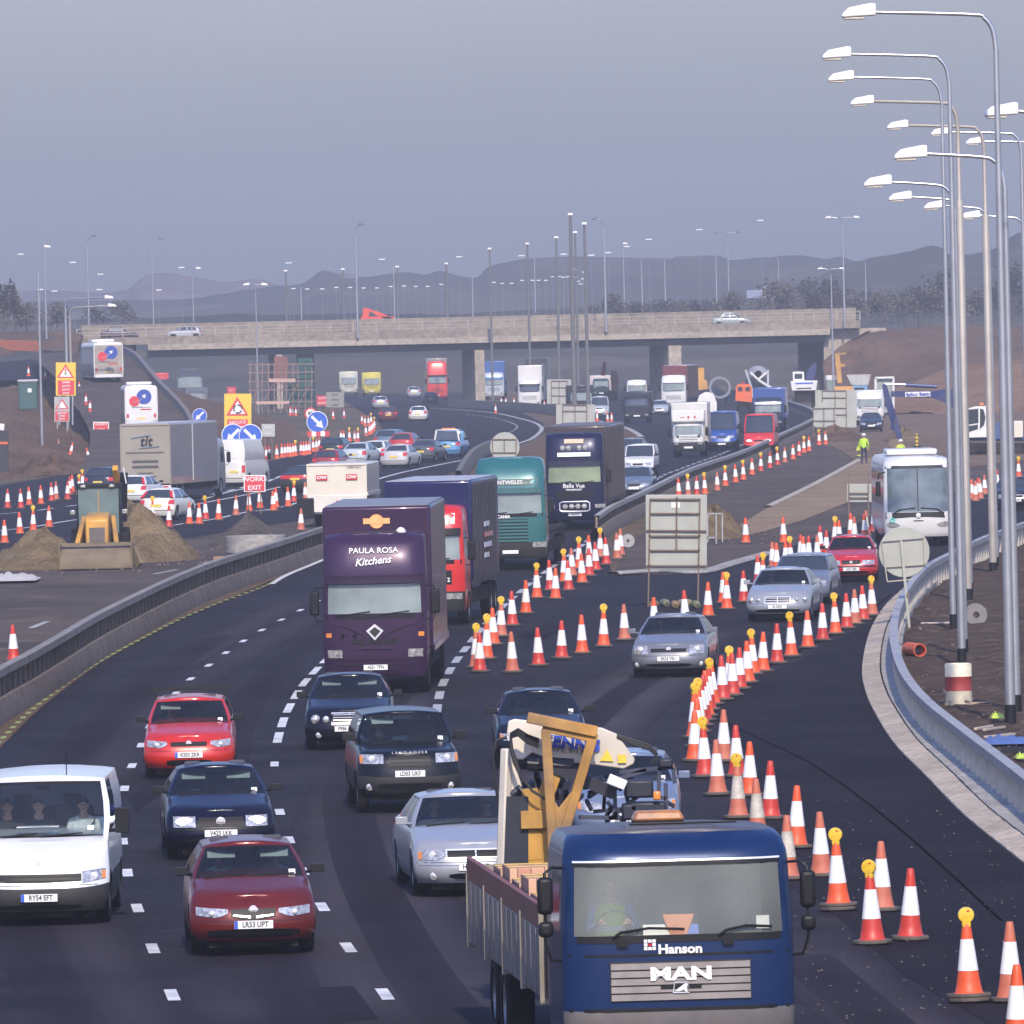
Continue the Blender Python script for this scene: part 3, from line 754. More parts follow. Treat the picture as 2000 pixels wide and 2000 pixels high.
    SKN.append((o, fin))
    hd = P['hd'] + Vector((0, -.01, .045))
    if helmet or cap:
        MB().lathe([(.145, .03), (.12, .04), (.11, .09), (.07, .135), (.001, .15)], 16, tuple(hd)).build('helmet' if helmet else 'flat_cap', HELM if helmet else cap, rt)
    else:
        q = MB(); rows = []
        for i in range(6):
            a = math.pi / 2 + math.pi / 2 * i / 5; z = -math.cos(a) * .132; rr = math.sin(a)
            rows.append([(hd.x + rr * .088 * math.cos(b), hd.y + .014 + rr * .100 * math.sin(b), hd.z + z + (.03 if math.sin(b) < -.3 else -.02) * (1 - i / 5)) for b in [2 * math.pi * k / 14 for k in range(14)]])
        q.grid(rows, 0, close=True).build('hair', hair, rt)
    if vest:
        q = MB(); a, b, c = P['pel'], P['sp'], P['ch']; n_ = P['nk']; up = []
        for p, rx, ry in ((a + (b - a) * .2, .175, .14), (b, .17, .135), (c, .195, .15), (c + (n_ - c) * .6, .17, .12), (c + (n_ - c) * .85, .08, .08)):
            up.append([(p.x + rx * math.cos(t), p.y + ry * math.sin(t), p.z) for t in [2 * math.pi * k / 16 for k in range(16)]])
        q.grid(up, 0, close=True); v_ = q.build('hi_vis_vest', HIV, rt)
        p = b + (c - b) * .3; q = MB().lathe([(.185, -.025), (.187, .025)], 16, (0, 0, 0)); q.v = [Vector((v.x * .97 + p.x, v.y * .80 + p.y, v.z + p.z)) for v in q.v]; q.build('reflective_band', WHI, v_)
    return rt
def occupant(carroot, x, y, z, label, driver=True, **k):
    """sits in a vehicle but stays a thing of its own; x is the seat's side in the vehicle"""
    M = Matrix.Translation(carroot.location) @ carroot.rotation_euler.to_matrix().to_4x4()
    return person(label, M @ Vector((x, y, z)), carroot.rotation_euler.z, pose_seated(driver), **k)
# ================================================================ GROUND AND ROADS
def nz(x, y, s=1.0, seed=0): return mnoise.noise(Vector((x * s + seed * 17.3, y * s - seed * 5.1, seed * 3.7)))
def groundmat(name, c1, c2, s1, s2, rough=.95, bump=.6, c3=None, streak=None):
    c1, c2 = [tuple(x * .9 for x in c) for c in (c1, c2)]
    if c3: c3 = tuple(x * .9 for x in c3)
    M = bpy.data.materials.new(name); M.use_nodes = True; n = M.node_tree; b = n.nodes['Principled BSDF']; b.inputs['Roughness'].default_value = rough; b.inputs['Specular IOR Level'].default_value = .04
    tc = n.nodes.new('ShaderNodeTexCoord')
    def nzn(s, d=8, vec=None):
        q = n.nodes.new('ShaderNodeTexNoise'); q.inputs['Scale'].default_value = s; q.inputs['Detail'].default_value = d; q.inputs['Roughness'].default_value = .62
        n.links.new(vec or tc.outputs['Object'], q.inputs['Vector']); return q
    def ramp(src, a, b_, p0, p1):
        r = n.nodes.new('ShaderNodeValToRGB'); r.color_ramp.elements[0].position = p0; r.color_ramp.elements[1].position = p1
        r.color_ramp.elements[0].color = a + (1,); r.color_ramp.elements[1].color = b_ + (1,); n.links.new(src, r.inputs[0]); return r
    a = nzn(s1); out = ramp(a.outputs['Fac'], c1, c2, .35, .65).outputs[0]
    f = nzn(s2, 4); fr = ramp(f.outputs['Fac'], (.72,) * 3, (1.28,) * 3, .3, .7)
    mm = n.nodes.new('ShaderNodeMix'); mm.data_type = 'RGBA'; mm.blend_type = 'MULTIPLY'; mm.inputs[0].default_value = 1
    n.links.new(out, mm.inputs[6]); n.links.new(fr.outputs[0], mm.inputs[7]); out = mm.outputs[2]
    if c3:
        g = nzn(s1 * 3.1, 5); gr = ramp(g.outputs['Fac'], (0, 0, 0), (1, 1, 1), .56, .64)
        m3 = n.nodes.new('ShaderNodeMix'); m3.data_type = 'RGBA'; n.links.new(gr.outputs[0], m3.inputs[0]); n.links.new(out, m3.inputs[6]); m3.inputs[7].default_value = c3 + (1,); out = m3.outputs[2]
    n.links.new(out, b.inputs['Base Color'])
    bp = n.nodes.new('ShaderNodeBump'); bp.inputs['Strength'].default_value = bump; bp.inputs['Distance'].default_value = .04 if bump < .8 else .15
    n.links.new(f.outputs['Fac'], bp.inputs['Height']); n.links.new(bp.outputs[0], b.inputs['Normal'])
    return M
ASPH = groundmat('asphalt_running_lane', (.017, .014, .0195), (.031, .0265, .033), .18, 9, .75, .25, (.036, .031, .035))
ASPD = groundmat('asphalt_new_dark', (.013, .011, .015), (.023, .0195, .025), .25, 12, .8, .5)
ASPO = groundmat('asphalt_old_dusty', (.075, .060, .054), (.12, .095, .080), .10, 7, .95, .4, (.16, .125, .09))
ERTH = groundmat('bare_earth', (.12, .075, .050), (.20, .13, .085), .22, 5, 1, 1.0, (.085, .055, .042))
ERT2 = groundmat('dark_topsoil', (.070, .050, .040), (.12, .085, .062), .5, 6, 1, 1.0, (.20, .15, .10))
FLD = groundmat('rough_field', (.10, .085, .055), (.17, .12, .08), .02, .8, 1, .5, (.07, .07, .045))
SAND = groundmat('sandy_sub_base', (.22, .155, .095), (.33, .245, .16), .3, 6, 1, .6)
CONC = groundmat('concrete', (.30, .28, .26), (.42, .40, .37), .8, 8, .85, .4)
CONL = groundmat('pale_concrete', (.40, .34, .27), (.54, .46, .37), .3, 5, .85, .3)
PAINT_W = mat('road_paint', (.70, .69, .66), .6, var=.12, scale=3, dirt=.5)
PAINT_D = mat('worn_road_paint', (.42, .40, .36), .7, var=.2, scale=2, dirt=.8)
def sheet(name, pts, m, z, kind='structure', px=True):
    """a thin sheet on the ground; pts are (x,y) of the photograph, fanned after sorting into left and right edges"""
    P = [G(p[0], p[1], z) if px else Vector((p[0], p[1], z)) for p in pts]
    import bmesh
    me = bpy.data.meshes.new(name); bm = bmesh.new(); vs = [bm.verts.new(p) for p in P]
    es = [bm.edges.new((vs[i], vs[(i + 1) % len(vs)])) for i in range(len(vs))]
    bmesh.ops.triangle_fill(bm, use_beauty=True, use_dissolve=False, edges=es)
    for f in bm.faces:
        f.normal_update()
        if f.normal.z < 0: f.normal_flip()
    bm.to_mesh(me); bm.free(); me.materials.append(m)
    o = bpy.data.objects.new(name, me); col.objects.link(o); return tag(o, kind=kind)
def sm(pts, n=6):
    """Catmull-Rom through 2D or 3D points"""
    P = [Vector(p) for p in pts]; out = []
    for i in range(len(P) - 1):
        a, b, c, d = P[max(i - 1, 0)], P[i], P[i + 1], P[min(i + 2, len(P) - 1)]
        for k in range(n):
            t = k / n; out.append(.5 * ((2 * b) + (c - a) * t + (2 * a - 5 * b + 4 * c - d) * t * t + (3 * b - a - 3 * c + d) * t ** 3))
    return out + [P[-1]]
def loft(name, rows, m, nu=20, nv=12, amp=0, freq=.2, seed=1, kind='structure', edge=True):
    rr = [sm(r, nu) for r in rows]; k = min(len(r) for r in rr); cols = [sm([r[i] for r in rr], nv) for i in range(k)]
    q = MB(); nr = len(cols[0]); out = []
    for j in range(nr):
        row = []
        for i in range(k):
            p = cols[i][j].copy(); e = 1 if not edge else min(1, min(j, nr - 1 - j) / 2, )
            p.z += amp * e * (nz(p.x, p.y, freq, seed) + .5 * nz(p.x, p.y, freq * 2.7, seed + 4) + .3 * nz(p.x, p.y, freq * 7, seed + 9)); row.append(p)
        out.append(row)
    q.grid(out); o = q.build(name, m, angle=180); return tag(o, kind=kind)
def polyline_px(pts, z=0, step=None): return [G(p.x, p.y, z) for p in sm([Vector((a, b)) for a, b in pts], 8)]
def resample(P, ds):
    out = [P[0].copy()]; acc = 0
    for a, b in zip(P, P[1:]):
        L = (b - a).length; t = ds - acc
        while t <= L: out.append(a + (b - a) * (t / L)); t += ds
        acc = (acc + L) % ds if L > 0 else acc
    return out
def ribbon(P, w0, w1):
    A, B = [], []
    for i, p in enumerate(P):
        t = (P[min(i + 1, len(P) - 1)] - P[max(i - 1, 0)]); t.z = 0; t.normalize(); n = Vector((t.y, -t.x, 0))
        A.append(p + n * w0); B.append(p + n * w1)
    return A, B
def line(name, pts, wd, m, z, dash=None, z0=0, kind='structure', n=8):
    P = [G(p.x, p.y, z0) for p in sm([Vector((a, b)) for a, b in pts], n)]
    for p in P: p.z = z
    P = resample(P, .5); q = MB(); A, B = ribbon(P, -wd / 2, wd / 2)
    if dash:
        on, per = dash; i = 0; N = int(per / .5); M_ = max(1, int(round(on / .5)))
        while i + M_ < len(P): q.grid([A[i:i + M_ + 1], B[i:i + M_ + 1]]); i += N
    else: q.grid([A, B])
    o = q.build(name, m); return tag(o, kind=kind)

gb = MB(); gb.add([(-1500, 40, -.06), (1500, 40, -.06), (1500, 6500, -.06), (-1500, 6500, -.06)], [(0, 1, 2, 3)])
tag(gb.build('ground', FLD, flat=True), kind='structure')
# old carriageway given over to the works, left
sheet('works_area_road', [(-80, 1300), (-80, 985), (150, 945), (420, 905), (560, 880), (760, 860), (900, 930), (880, 960), (700, 1005), (640, 1040), (520, 1090), (400, 1125), (250, 1190), (100, 1260), (0, 1330)], ASPO, -.032)
# carriageway running away from the camera
AW_L = [(-80, 950), (60, 930), (180, 905), (300, 925), (400, 915), (500, 905), (640, 876), (730, 858), (748, 845), (742, 825), (700, 806), (640, 790)]
sheet('far_road', [(-90, 1010), (-90, 962), (60, 938), (180, 918), (300, 930), (400, 921), (500, 906), (640, 878), (730, 860), (748, 845), (742, 825), (700, 800), (660, 775), (640, 755), (900, 755), (960, 790), (1020, 806), (1060, 826), (1066, 842), (1040, 858), (985, 880), (920, 905), (800, 960), (660, 1005), (500, 1030), (300, 1062), (100, 1090), (0, 1105), (-90, 1110)], ASPH, -.0225)
# main carriageway coming towards the camera, with the joining slip
LE = [(-220, 1700), (-120, 1580), (0, 1452), (49, 1402), (104, 1357), (164, 1314), (223, 1279), (280, 1249), (336, 1219), (393, 1194), (440, 1176), (497, 1155), (561, 1126), (628, 1098), (730, 1052), (830, 1002), (930, 958), (1040, 920), (1150, 892), (1225, 870), (1253, 852), (1240, 842), (1212, 832), (1150, 815), (1090, 800), (1040, 785), (1010, 760)]
RE = [(1400, 755), (1430, 775), (1500, 790), (1560, 810), (1590, 835), (1560, 858), (1450, 910), (1350, 948), (1259, 997), (1200, 1027), (1166, 1052)]
sheet('main_road', LE + RE + [(1190, 1100), (1197, 1125), (1367, 1120), (1500, 1083), (1620, 1040), (1740, 1000), (1850, 965), (2060, 925), (2060, 1000), (1960, 1035), (1860, 1075), (1800, 1108), (1766, 1147), (1725, 1188), (1697, 1239), (1684, 1303), (1689, 1345), (1707, 1389), (1748, 1454), (1811, 1518), (1888, 1596), (2020, 1700), (2500, 2080), (1700, 2160), (800, 2160), (-300, 2160)], ASPH, -.020)
# freshly laid darker lane beside the slip road
sheet('slip_road', [(1430, 1440), (1395, 1400), (1400, 1370), (1460, 1335), (1560, 1290), (1700, 1215), (1740, 1172), (1768, 1145), (1725, 1188), (1697, 1239), (1684, 1303), (1689, 1345), (1707, 1389), (1748, 1454), (1811, 1518), (1888, 1596), (2018, 1698), (2300, 1920), (2160, 2080), (1950, 2010), (1760, 1900), (1600, 1760), (1500, 1620)], ASPD, -.014)
for i, (pts, wd) in enumerate([([(560, 1600), (720, 1480), (860, 1370), (960, 1260), (1020, 1180)], 3.2), ([(1480, 1240), (1250, 1330), (1100, 1440), (1040, 1560)], 2.6), ([(160, 1560), (300, 1420), (480, 1300), (640, 1210)], 1.2)]):
    pass
sheet('works_slip_road', [(1197, 1122), (1230, 1060), (1300, 1010), (1460, 925), (1590, 860), (1676, 901), (1500, 991), (1500, 1010), (1565, 1017), (1655, 981), (1733, 953), (1800, 930), (1960, 905), (2080, 890), (2080, 930), (1850, 968), (1740, 1003), (1620, 1043), (1500, 1085), (1367, 1121)], ASPO, -.026)
sheet('sandy_ground', [(1500, 991), (1590, 947), (1676, 901), (1720, 885), (1760, 900), (1733, 953), (1655, 981), (1565, 1017), (1440, 1052), (1420, 1040)], SAND, -.010)
sheet('works_ground', [(1603, 858), (1603, 838), (1680, 818), (1850, 803), (2080, 800), (2080, 889), (1960, 904), (1800, 929), (1760, 899), (1720, 884), (1676, 900)], groundmat('tan_works_earth', (.15, .105, .075), (.24, .175, .12), .2, 3, 1, .9, (.11, .08, .06)), -.034)
sheet('centre_ground', [(930, 958), (990, 905), (1010, 885), (1060, 860), (1075, 845), (1070, 820), (1100, 806), (1150, 817), (1212, 834), (1240, 844), (1250, 853), (1220, 868), (1150, 888), (1040, 917)], ERTH, -.012)
# markings
LN1 = [(400, 2060), (357, 1987), (314, 1889), (281, 1806), (256, 1734), (243, 1668), (238, 1610), (240, 1560), (249, 1516), (267, 1475), (300, 1405), (355, 1341), (387, 1314), (421, 1289), (451, 1267), (487, 1244), (526, 1222), (565, 1202), (602, 1183), (680, 1140), (780, 1085)]
line('road_markings', LN1, .16, PAINT_W, -.008, (2, 9))
LN2 = [(820, 2060), (755, 1945), (683, 1853), (637, 1782), (596, 1710), (569, 1650), (549, 1593), (538, 1547), (536, 1500), (538, 1468)]
line('road_markings', LN2, .16, PAINT_W, -.008, (2, 9))
line('road_markings', [(541, 1450), (546, 1430), (557, 1397), (573, 1366), (591, 1337), (615, 1310), (640, 1285), (690, 1245), (760, 1195)], .18, PAINT_W, -.008, (5, 7.5))
LN3 = [(850, 1420), (852, 1395), (856, 1368), (863, 1340), (876, 1313), (893, 1287), (910, 1265), (925, 1246), (960, 1205), (1010, 1160), (1060, 1120), (1140, 1062), (1270, 945), (1330, 915), (1400, 890), (1450, 868), (1540, 830)]
line('road_markings', LN3, .20, mat('grey_road_paint', (.42, .42, .42), .7, var=.2, dirt=.5), -.008, (4.5, 7.5))
line('road_markings', [(530, 1140), (561, 1122), (628, 1094), (700, 1060), (760, 1030)], .2, PAINT_W, -.008)
line('road_markings', [(1010, 866), (1035, 858), (1052, 846), (1058, 836), (1046, 826), (1015, 817), (970, 807), (900, 800), (840, 797)], .35, PAINT_D, -.009)
line('road_markings', [(1120, 812), (1165, 821), (1200, 829), (1225, 836), (1244, 846), (1253, 853)], .45, PAINT_D, -.009)
line('road_markings', [(980, 850), (1000, 842), (1010, 834), (1000, 826), (960, 815), (900, 808)], .2, PAINT_W, -.009, (3, 9))
line('road_markings', [(-20, 1005), (60, 998), (160, 985), (280, 975), (380, 970), (460, 955), (560, 928), (660, 905), (790, 880), (880, 866)], .2, PAINT_W, -.009, (5, 9))
line('road_markings', [(-20, 1038), (60, 1029), (160, 1013), (300, 1000), (380, 985), (480, 966), (560, 948), (620, 938)], .2, PAINT_W, -.009)
line('road_markings', [(340, 1025), (420, 1013), (480, 1000), (540, 992), (640, 965), (760, 929), (820, 915), (900, 899)], .22, PAINT_W, -.009)
line('road_markings', [(396, 975), (440, 962), (500, 948), (560, 925), (620, 900)], .2, PAINT_W, -.009)
line('road_markings', [(300, 1120), (340, 1112), (370, 1105), (400, 1098), (440, 1090)], .2, PAINT_D, -.022, (6, 14))
line('road_markings', [(60, 1225), (110, 1205), (160, 1185)], .2, PAINT_D, -.022, (6, 14))
GRN = mat('green_marker', (.30, .36, .08), .7)
line('road_markings', [(-60, 1508), (0, 1446), (49, 1397), (104, 1353), (164, 1310), (223, 1275), (280, 1245), (336, 1216), (393, 1191), (440, 1172), (497, 1151), (540, 1134)], .12, GRN, -.007, (1, 2.5), n=8)
line('road_edge_ground', [(-80, 1515), (0, 1434), (49, 1388), (104, 1345), (164, 1302), (223, 1267), (336, 1208), (440, 1165), (561, 1114), (628, 1085)], .55, groundmat('brown_silt', (.11, .075, .05), (.16, .11, .07), .5, 6), -.010)
# tyre-worn paler bands are worn into the surface
def worn(name, pts, wd, z, k=1.0, dark=False):
    """a soft-edged polished wheel path: the same asphalt, mixed by a wear attribute that fades out at both edges"""
    if 'worn_asphalt' not in MC:
        M = groundmat('worn_asphalt', (.021, .0175, .0255), (.034, .029, .039), .18, 9, .9, .25); n = M.node_tree; b = n.nodes['Principled BSDF']; src = b.inputs['Base Color'].links[0].from_socket
        at_ = n.nodes.new('ShaderNodeAttribute'); at_.attribute_name = 'wear'; mm = n.nodes.new('ShaderNodeMix'); mm.data_type = 'RGBA'
        n.links.new(at_.outputs['Fac'], mm.inputs[0]); n.links.new(src, mm.inputs[6]); mm.inputs[7].default_value = (.085, .075, .082, 1); n.links.new(mm.outputs[2], b.inputs['Base Color']); MC['worn_asphalt'] = M
    P = resample([G(p.x, p.y, z) for p in sm([Vector(p) for p in pts], 10)], 1.0); cols = []; ws = [0, .35, .6, .35, 0]; vals = []
    for i, w_ in enumerate(ws): cols.append(ribbon(P, -wd / 2 + wd * i / 4, 0)[0])
    q = MB(); N = len(P); rows = [[cols[i][k_] for i in range(5)] for k_ in range(N)]; q.grid(rows)
    me = bpy.data.meshes.new(name); me.from_pydata([tuple(v) for v in q.v], [], q.f); a = me.attributes.new('wear', 'FLOAT', 'POINT')
    for k_ in range(N):
        e = min(1, k_ / 8, (N - 1 - k_) / 8)
        for i in range(5): a.data[k_ * 5 + i].value = ws[i] * e * k * (.8 + .5 * nz(P[k_].x, P[k_].y, .15, 3))
    if dark and 'oiled_asphalt' not in MC:
        M2 = MC['worn_asphalt'].copy(); M2.name = 'oiled_asphalt'; MC['oiled_asphalt'] = M2
        for n_ in M2.node_tree.nodes:
            if n_.type == 'MIX' and n_.inputs[0].is_linked and n_.inputs[0].links[0].from_node.type == 'ATTRIBUTE': n_.inputs[7].default_value = (.008, .007, .010, 1)
    me.materials.append(MC['oiled_asphalt' if dark else 'worn_asphalt'])
    o = bpy.data.objects.new(name, me); col.objects.link(o); tag(o, kind='structure')
    for f in me.polygons:
        if f.normal.z < 0: f.flip()
for i, (pts, wd, k) in enumerate([([(1520, 1258), (1380, 1302), (1280, 1352), (1190, 1425), (1130, 1510), (1080, 1640)], 1.7, 1), ([(1430, 1225), (1310, 1275), (1200, 1335), (1120, 1400), (1060, 1490), (1000, 1600)], 1.5, 1),
    ([(60, 1600), (140, 1500), (230, 1400), (340, 1310), (480, 1225), (600, 1165)], 1.6, .6), ([(100, 1700), (170, 1560), (250, 1450), (370, 1340), (500, 1260), (640, 1190)], 1.4, .5), ([(760, 2040), (690, 1900), (655, 1780), (650, 1660), (690, 1530), (760, 1420), (830, 1340)], 1.6, .8),
    ([(1000, 2060), (880, 1900), (800, 1760), (760, 1640), (770, 1560)], 1.5, .8), ([(300, 2060), (250, 1960), (190, 1860), (150, 1760), (140, 1660)], 1.2, .5), ([(1900, 2100), (1740, 1990), (1600, 1880), (1540, 1800)], 1.6, 1), ([(500, 2050), (440, 1950), (400, 1900)], 1.3, .6)]): worn('road_wear', pts, wd, -.0185 + i * .0003, k)
for i, (pts, wd, k) in enumerate([([(640, 2060), (560, 1930), (510, 1800), (470, 1680), (440, 1560), (445, 1470), (480, 1380), (560, 1290), (640, 1230)], .9, .7), ([(180, 2060), (110, 1960), (60, 1860), (30, 1760), (40, 1650), (90, 1540), (180, 1430), (300, 1325), (430, 1240)], .9, .7),
    ([(960, 2060), (840, 1930), (760, 1800), (705, 1680), (680, 1560), (700, 1460), (760, 1370), (850, 1280), (940, 1200)], .9, .7), ([(1470, 1240), (1340, 1285), (1230, 1345), (1140, 1420), (1070, 1510)], .8, .7), ([(1840, 2100), (1700, 1980), (1560, 1860)], .8, .7)]): worn('road_oil_streak', pts, wd, -.0150 + i * .0003, k, True)
for i, pts in enumerate(([(250, 1560), (330, 1500), (350, 1520), (268, 1585)], [(1560, 1420), (1640, 1400), (1650, 1475), (1570, 1500)], [(600, 1930), (690, 1925), (740, 1990), (640, 1998)], [(1010, 1240), (1080, 1215), (1100, 1232), (1030, 1260)])): sheet('road_patch', pts, ASPD, -.0125 + i * .0003)
line('road_joint', [(1400, 1405), (1480, 1440), (1600, 1500), (1760, 1620), (1960, 1800)], .05, mat('tar_joint', (.006, .005, .007), .95, spec=0), -.0110)
line('road_joint', [(1385, 1395), (1420, 1345), (1520, 1290), (1660, 1220), (1740, 1160)], .06, mat('tar_joint', (.006, .005, .007), .95, spec=0), -.0108)

# ---------------------------------------------------------------- verges, banks, hills
loft('verge_ground', [[G(x, y, -.02) for x, y in ((2010, 1580), (1900, 1500), (1800, 1400), (1760, 1320), (1750, 1240), (1790, 1170), (1860, 1108), (1960, 1062), (2100, 1020))],
                     [G(x, y, .05) for x, y in ((2200, 1480), (2060, 1420), (1960, 1350), (1900, 1290), (1890, 1220), (1920, 1150), (1970, 1108), (2040, 1080), (2200, 1040))],
                     [G(x, y, .3) for x, y in ((2500, 1400), (2300, 1350), (2180, 1300), (2120, 1250), (2100, 1200), (2120, 1150), (2160, 1110), (2220, 1075), (2400, 1030))]],
     ERT2, 8, 10, .12, .35, 3, edge=False)
ERB = groundmat('brown_bank', (.12, .072, .045), (.19, .12, .075), .05, 1.2, 1, 1, (.10, .075, .05))
loft('embankment_ground', [[D(1611, 790, 1010), D(1690, 800, 980), D(1780, 812, 960), D(1900, 815, 950), D(2120, 820, 930)],
                          [D(1611, 745, 1030), D(1680, 735, 1030), D(1770, 745, 1020), D(1900, 722, 1010), D(2120, 715, 990)],
                          [D(1609, 708, 1036), D(1650, 682, 1036), D(1740, 655, 1040), D(1900, 650, 1060), D(2120, 655, 1050)],
                          [D(1640, 682, 1038), D(1695, 652, 1040), D(1760, 640, 1060), D(1900, 636, 1090), D(2120, 640, 1090)]], ERB, 14, 6, .5, .06, 5, edge=False)
loft('bank_ground', [[D(1712, 800, 840), D(1780, 808, 830), D(1860, 815, 820), D(1960, 820, 810), D(2120, 830, 800)],
                    [D(1720, 770, 900), D(1790, 745, 900), D(1860, 722, 900), D(1960, 712, 890), D(2120, 705, 880)],
                    [D(1730, 765, 930), D(1800, 742, 930), D(1860, 728, 930), D(1960, 716, 920), D(2120, 712, 910)]], groundmat('tan_spoil', (.20, .115, .065), (.29, .175, .105), .05, 1.0, 1, 1), 12, 6, .5, .08, 8, edge=False)
loft('bank_ground', [[G(-120, 948, -.05), G(0, 940, -.05), G(90, 928, -.05), G(165, 902, -.05), G(205, 872, -.05)],
                   [G(-120, 905, .5), G(0, 898, .5), G(80, 885, .45), G(145, 862, .6), G(185, 842, .9)],
                   [G(-120, 845, 1.6), G(0, 840, 1.6), G(70, 828, 1.7), G(120, 812, 1.9), G(150, 800, 2.2)],
                   [G(-120, 780, 3.4), G(0, 778, 3.4), G(55, 772, 3.5), G(95, 766, 3.6), G(122, 760, 3.8)],
                   [G(-120, 742, 4.7), G(0, 740, 4.7), G(45, 738, 4.7), G(75, 737, 4.7), G(100, 736, 4.7)]], ERB, 14, 9, .35, .25, 12, edge=False)
loft('upper_road', [[D(-120, 758, 850), D(-20, 745, 850), D(80, 741, 855), D(122, 742, 860)],
                         [D(-120, 712, 930), D(-20, 708, 940), D(60, 702, 960), D(95, 700, 960)]], ASPH, 8, 4)
loft('bank_ground', [[D(-120, 700, 950), D(-20, 693, 960), D(60, 690, 970), D(150, 692, 980)], [D(-120, 660, 1000), D(-20, 655, 1010), D(80, 652, 1020), D(160, 655, 1035)],
                         [D(-120, 655, 1100), D(-20, 652, 1100), D(80, 650, 1100), D(170, 650, 1100)]], ERB, 10, 6, .5, .08, 14, edge=False)
# the ramp climbing to the bridge
RAMPL = [D(150, 925, 545), D(175, 842, 690), D(118, 748, 770), D(72, 705, 860), D(60, 690, 930)]
RAMPR = [D(262, 922, 545), D(372, 842, 692), D(300, 748, 772), D(262, 700, 860), D(232, 686, 930)]
for a in (RAMPL, RAMPR): a[0].z = 0.0
for a, b in zip(RAMPL, RAMPR): b.z = a.z = (a.z + b.z) / 2
loft('ramp_road', [RAMPL, RAMPR], ASPO, 10, 4)
sideR = [p + Vector((0, 0, .05)) for p in RAMPR]
loft('ramp_ground', [sideR, [p + Vector((3, 2, -p.z * .45 - .05)) for p in RAMPR], [Vector((p.x + 6 + p.z * 1.3, p.y + 3, -.05)) for p in RAMPR]], ERTH, 10, 5, .25, .25, 6, edge=False)
# kerb wall along the ramp
wq = MB(); Ws = sm(RAMPR, 10); A, B = ribbon(Ws, -.1, .25)
wq.grid([[p for p in B], [p + Vector((0, 0, .55)) for p in B], [p + Vector((0, 0, .55)) for p in A], [p for p in A]])
tag(wq.build('ramp_parapet', mat('ramp_parapet', (.17, .145, .13), .8, dirt=.4)), 'dark curved parapet wall along the ramp where the white coaches climb', 'parapet')
HILL = groundmat('hillside', (.045, .05, .042), (.10, .085, .06), .006, .05, 1, .4, (.13, .10, .08))
HIL2 = groundmat('quarry_hill', (.10, .08, .07), (.24, .18, .15), .012, .08, 1, .4, (.30, .24, .22))
def ridge(name, pts, dist, depth, m, seed, base=650, amp=.6):
    P = sm([Vector((a, b)) for a, b in pts], 7); q = MB(); rows = []
    for k in range(9):
        t = k / 8; row = []
        for p in P:
            top = D(p.x, p.y, dist); y = dist - depth * (1 - t); z = -1 + (top.z + 1) * (t ** .75)
            x = top.x * (y / dist) ; n_ = amp * (nz(x, y, .02, seed) * 2 + nz(x, y, .08, seed) + .6 * nz(x, y, .3, seed)) * (1 if k < 8 else .9)
            row.append((x, y, z + n_ * t))
        rows.append(row)
    rows.append([(a[0] * 1.05, a[1] + 150, a[2] - 12) for a in rows[-1]])
    q.grid(rows); tag(q.build(name, m, angle=180), kind='structure')
ridge('hills', [(-150, 566), (0, 566), (150, 570), (235, 570), (262, 553), (285, 538), (330, 533), (400, 545), (440, 553), (500, 545), (560, 560), (600, 552), (640, 536), (760, 545), (960, 560), (1200, 565), (1500, 575), (1800, 575), (2150, 570)], 2900, 500, HIL2, 2)
ridge('hills', [(-150, 590), (200, 585), (400, 578), (500, 562), (560, 557), (592, 551), (630, 527), (660, 531), (682, 541), (760, 531), (800, 527), (830, 532), (858, 526), (892, 535), (930, 541), (955, 520), (1000, 511), (1100, 502), (1290, 502), (1325, 496), (1400, 497), (1430, 503), (1500, 500), (1560, 498), (1610, 506), (1640, 503), (1700, 520), (1800, 540), (2150, 545)], 2400, 450, HILL, 5)
ridge('hills', [(1380, 600), (1560, 560), (1640, 520), (1700, 505), (1740, 498), (1780, 485), (1815, 474), (1840, 480), (1850, 492), (1890, 492), (1940, 482), (1975, 458), (2010, 448), (2150, 440)], 1900, 350, HILL, 9)
ridge('hills', [(-150, 640), (0, 630), (300, 622), (600, 615), (900, 612), (1200, 600), (1400, 596), (1600, 590), (1800, 588), (2150, 580)], 1500, 250, HILL, 13, amp=.5)

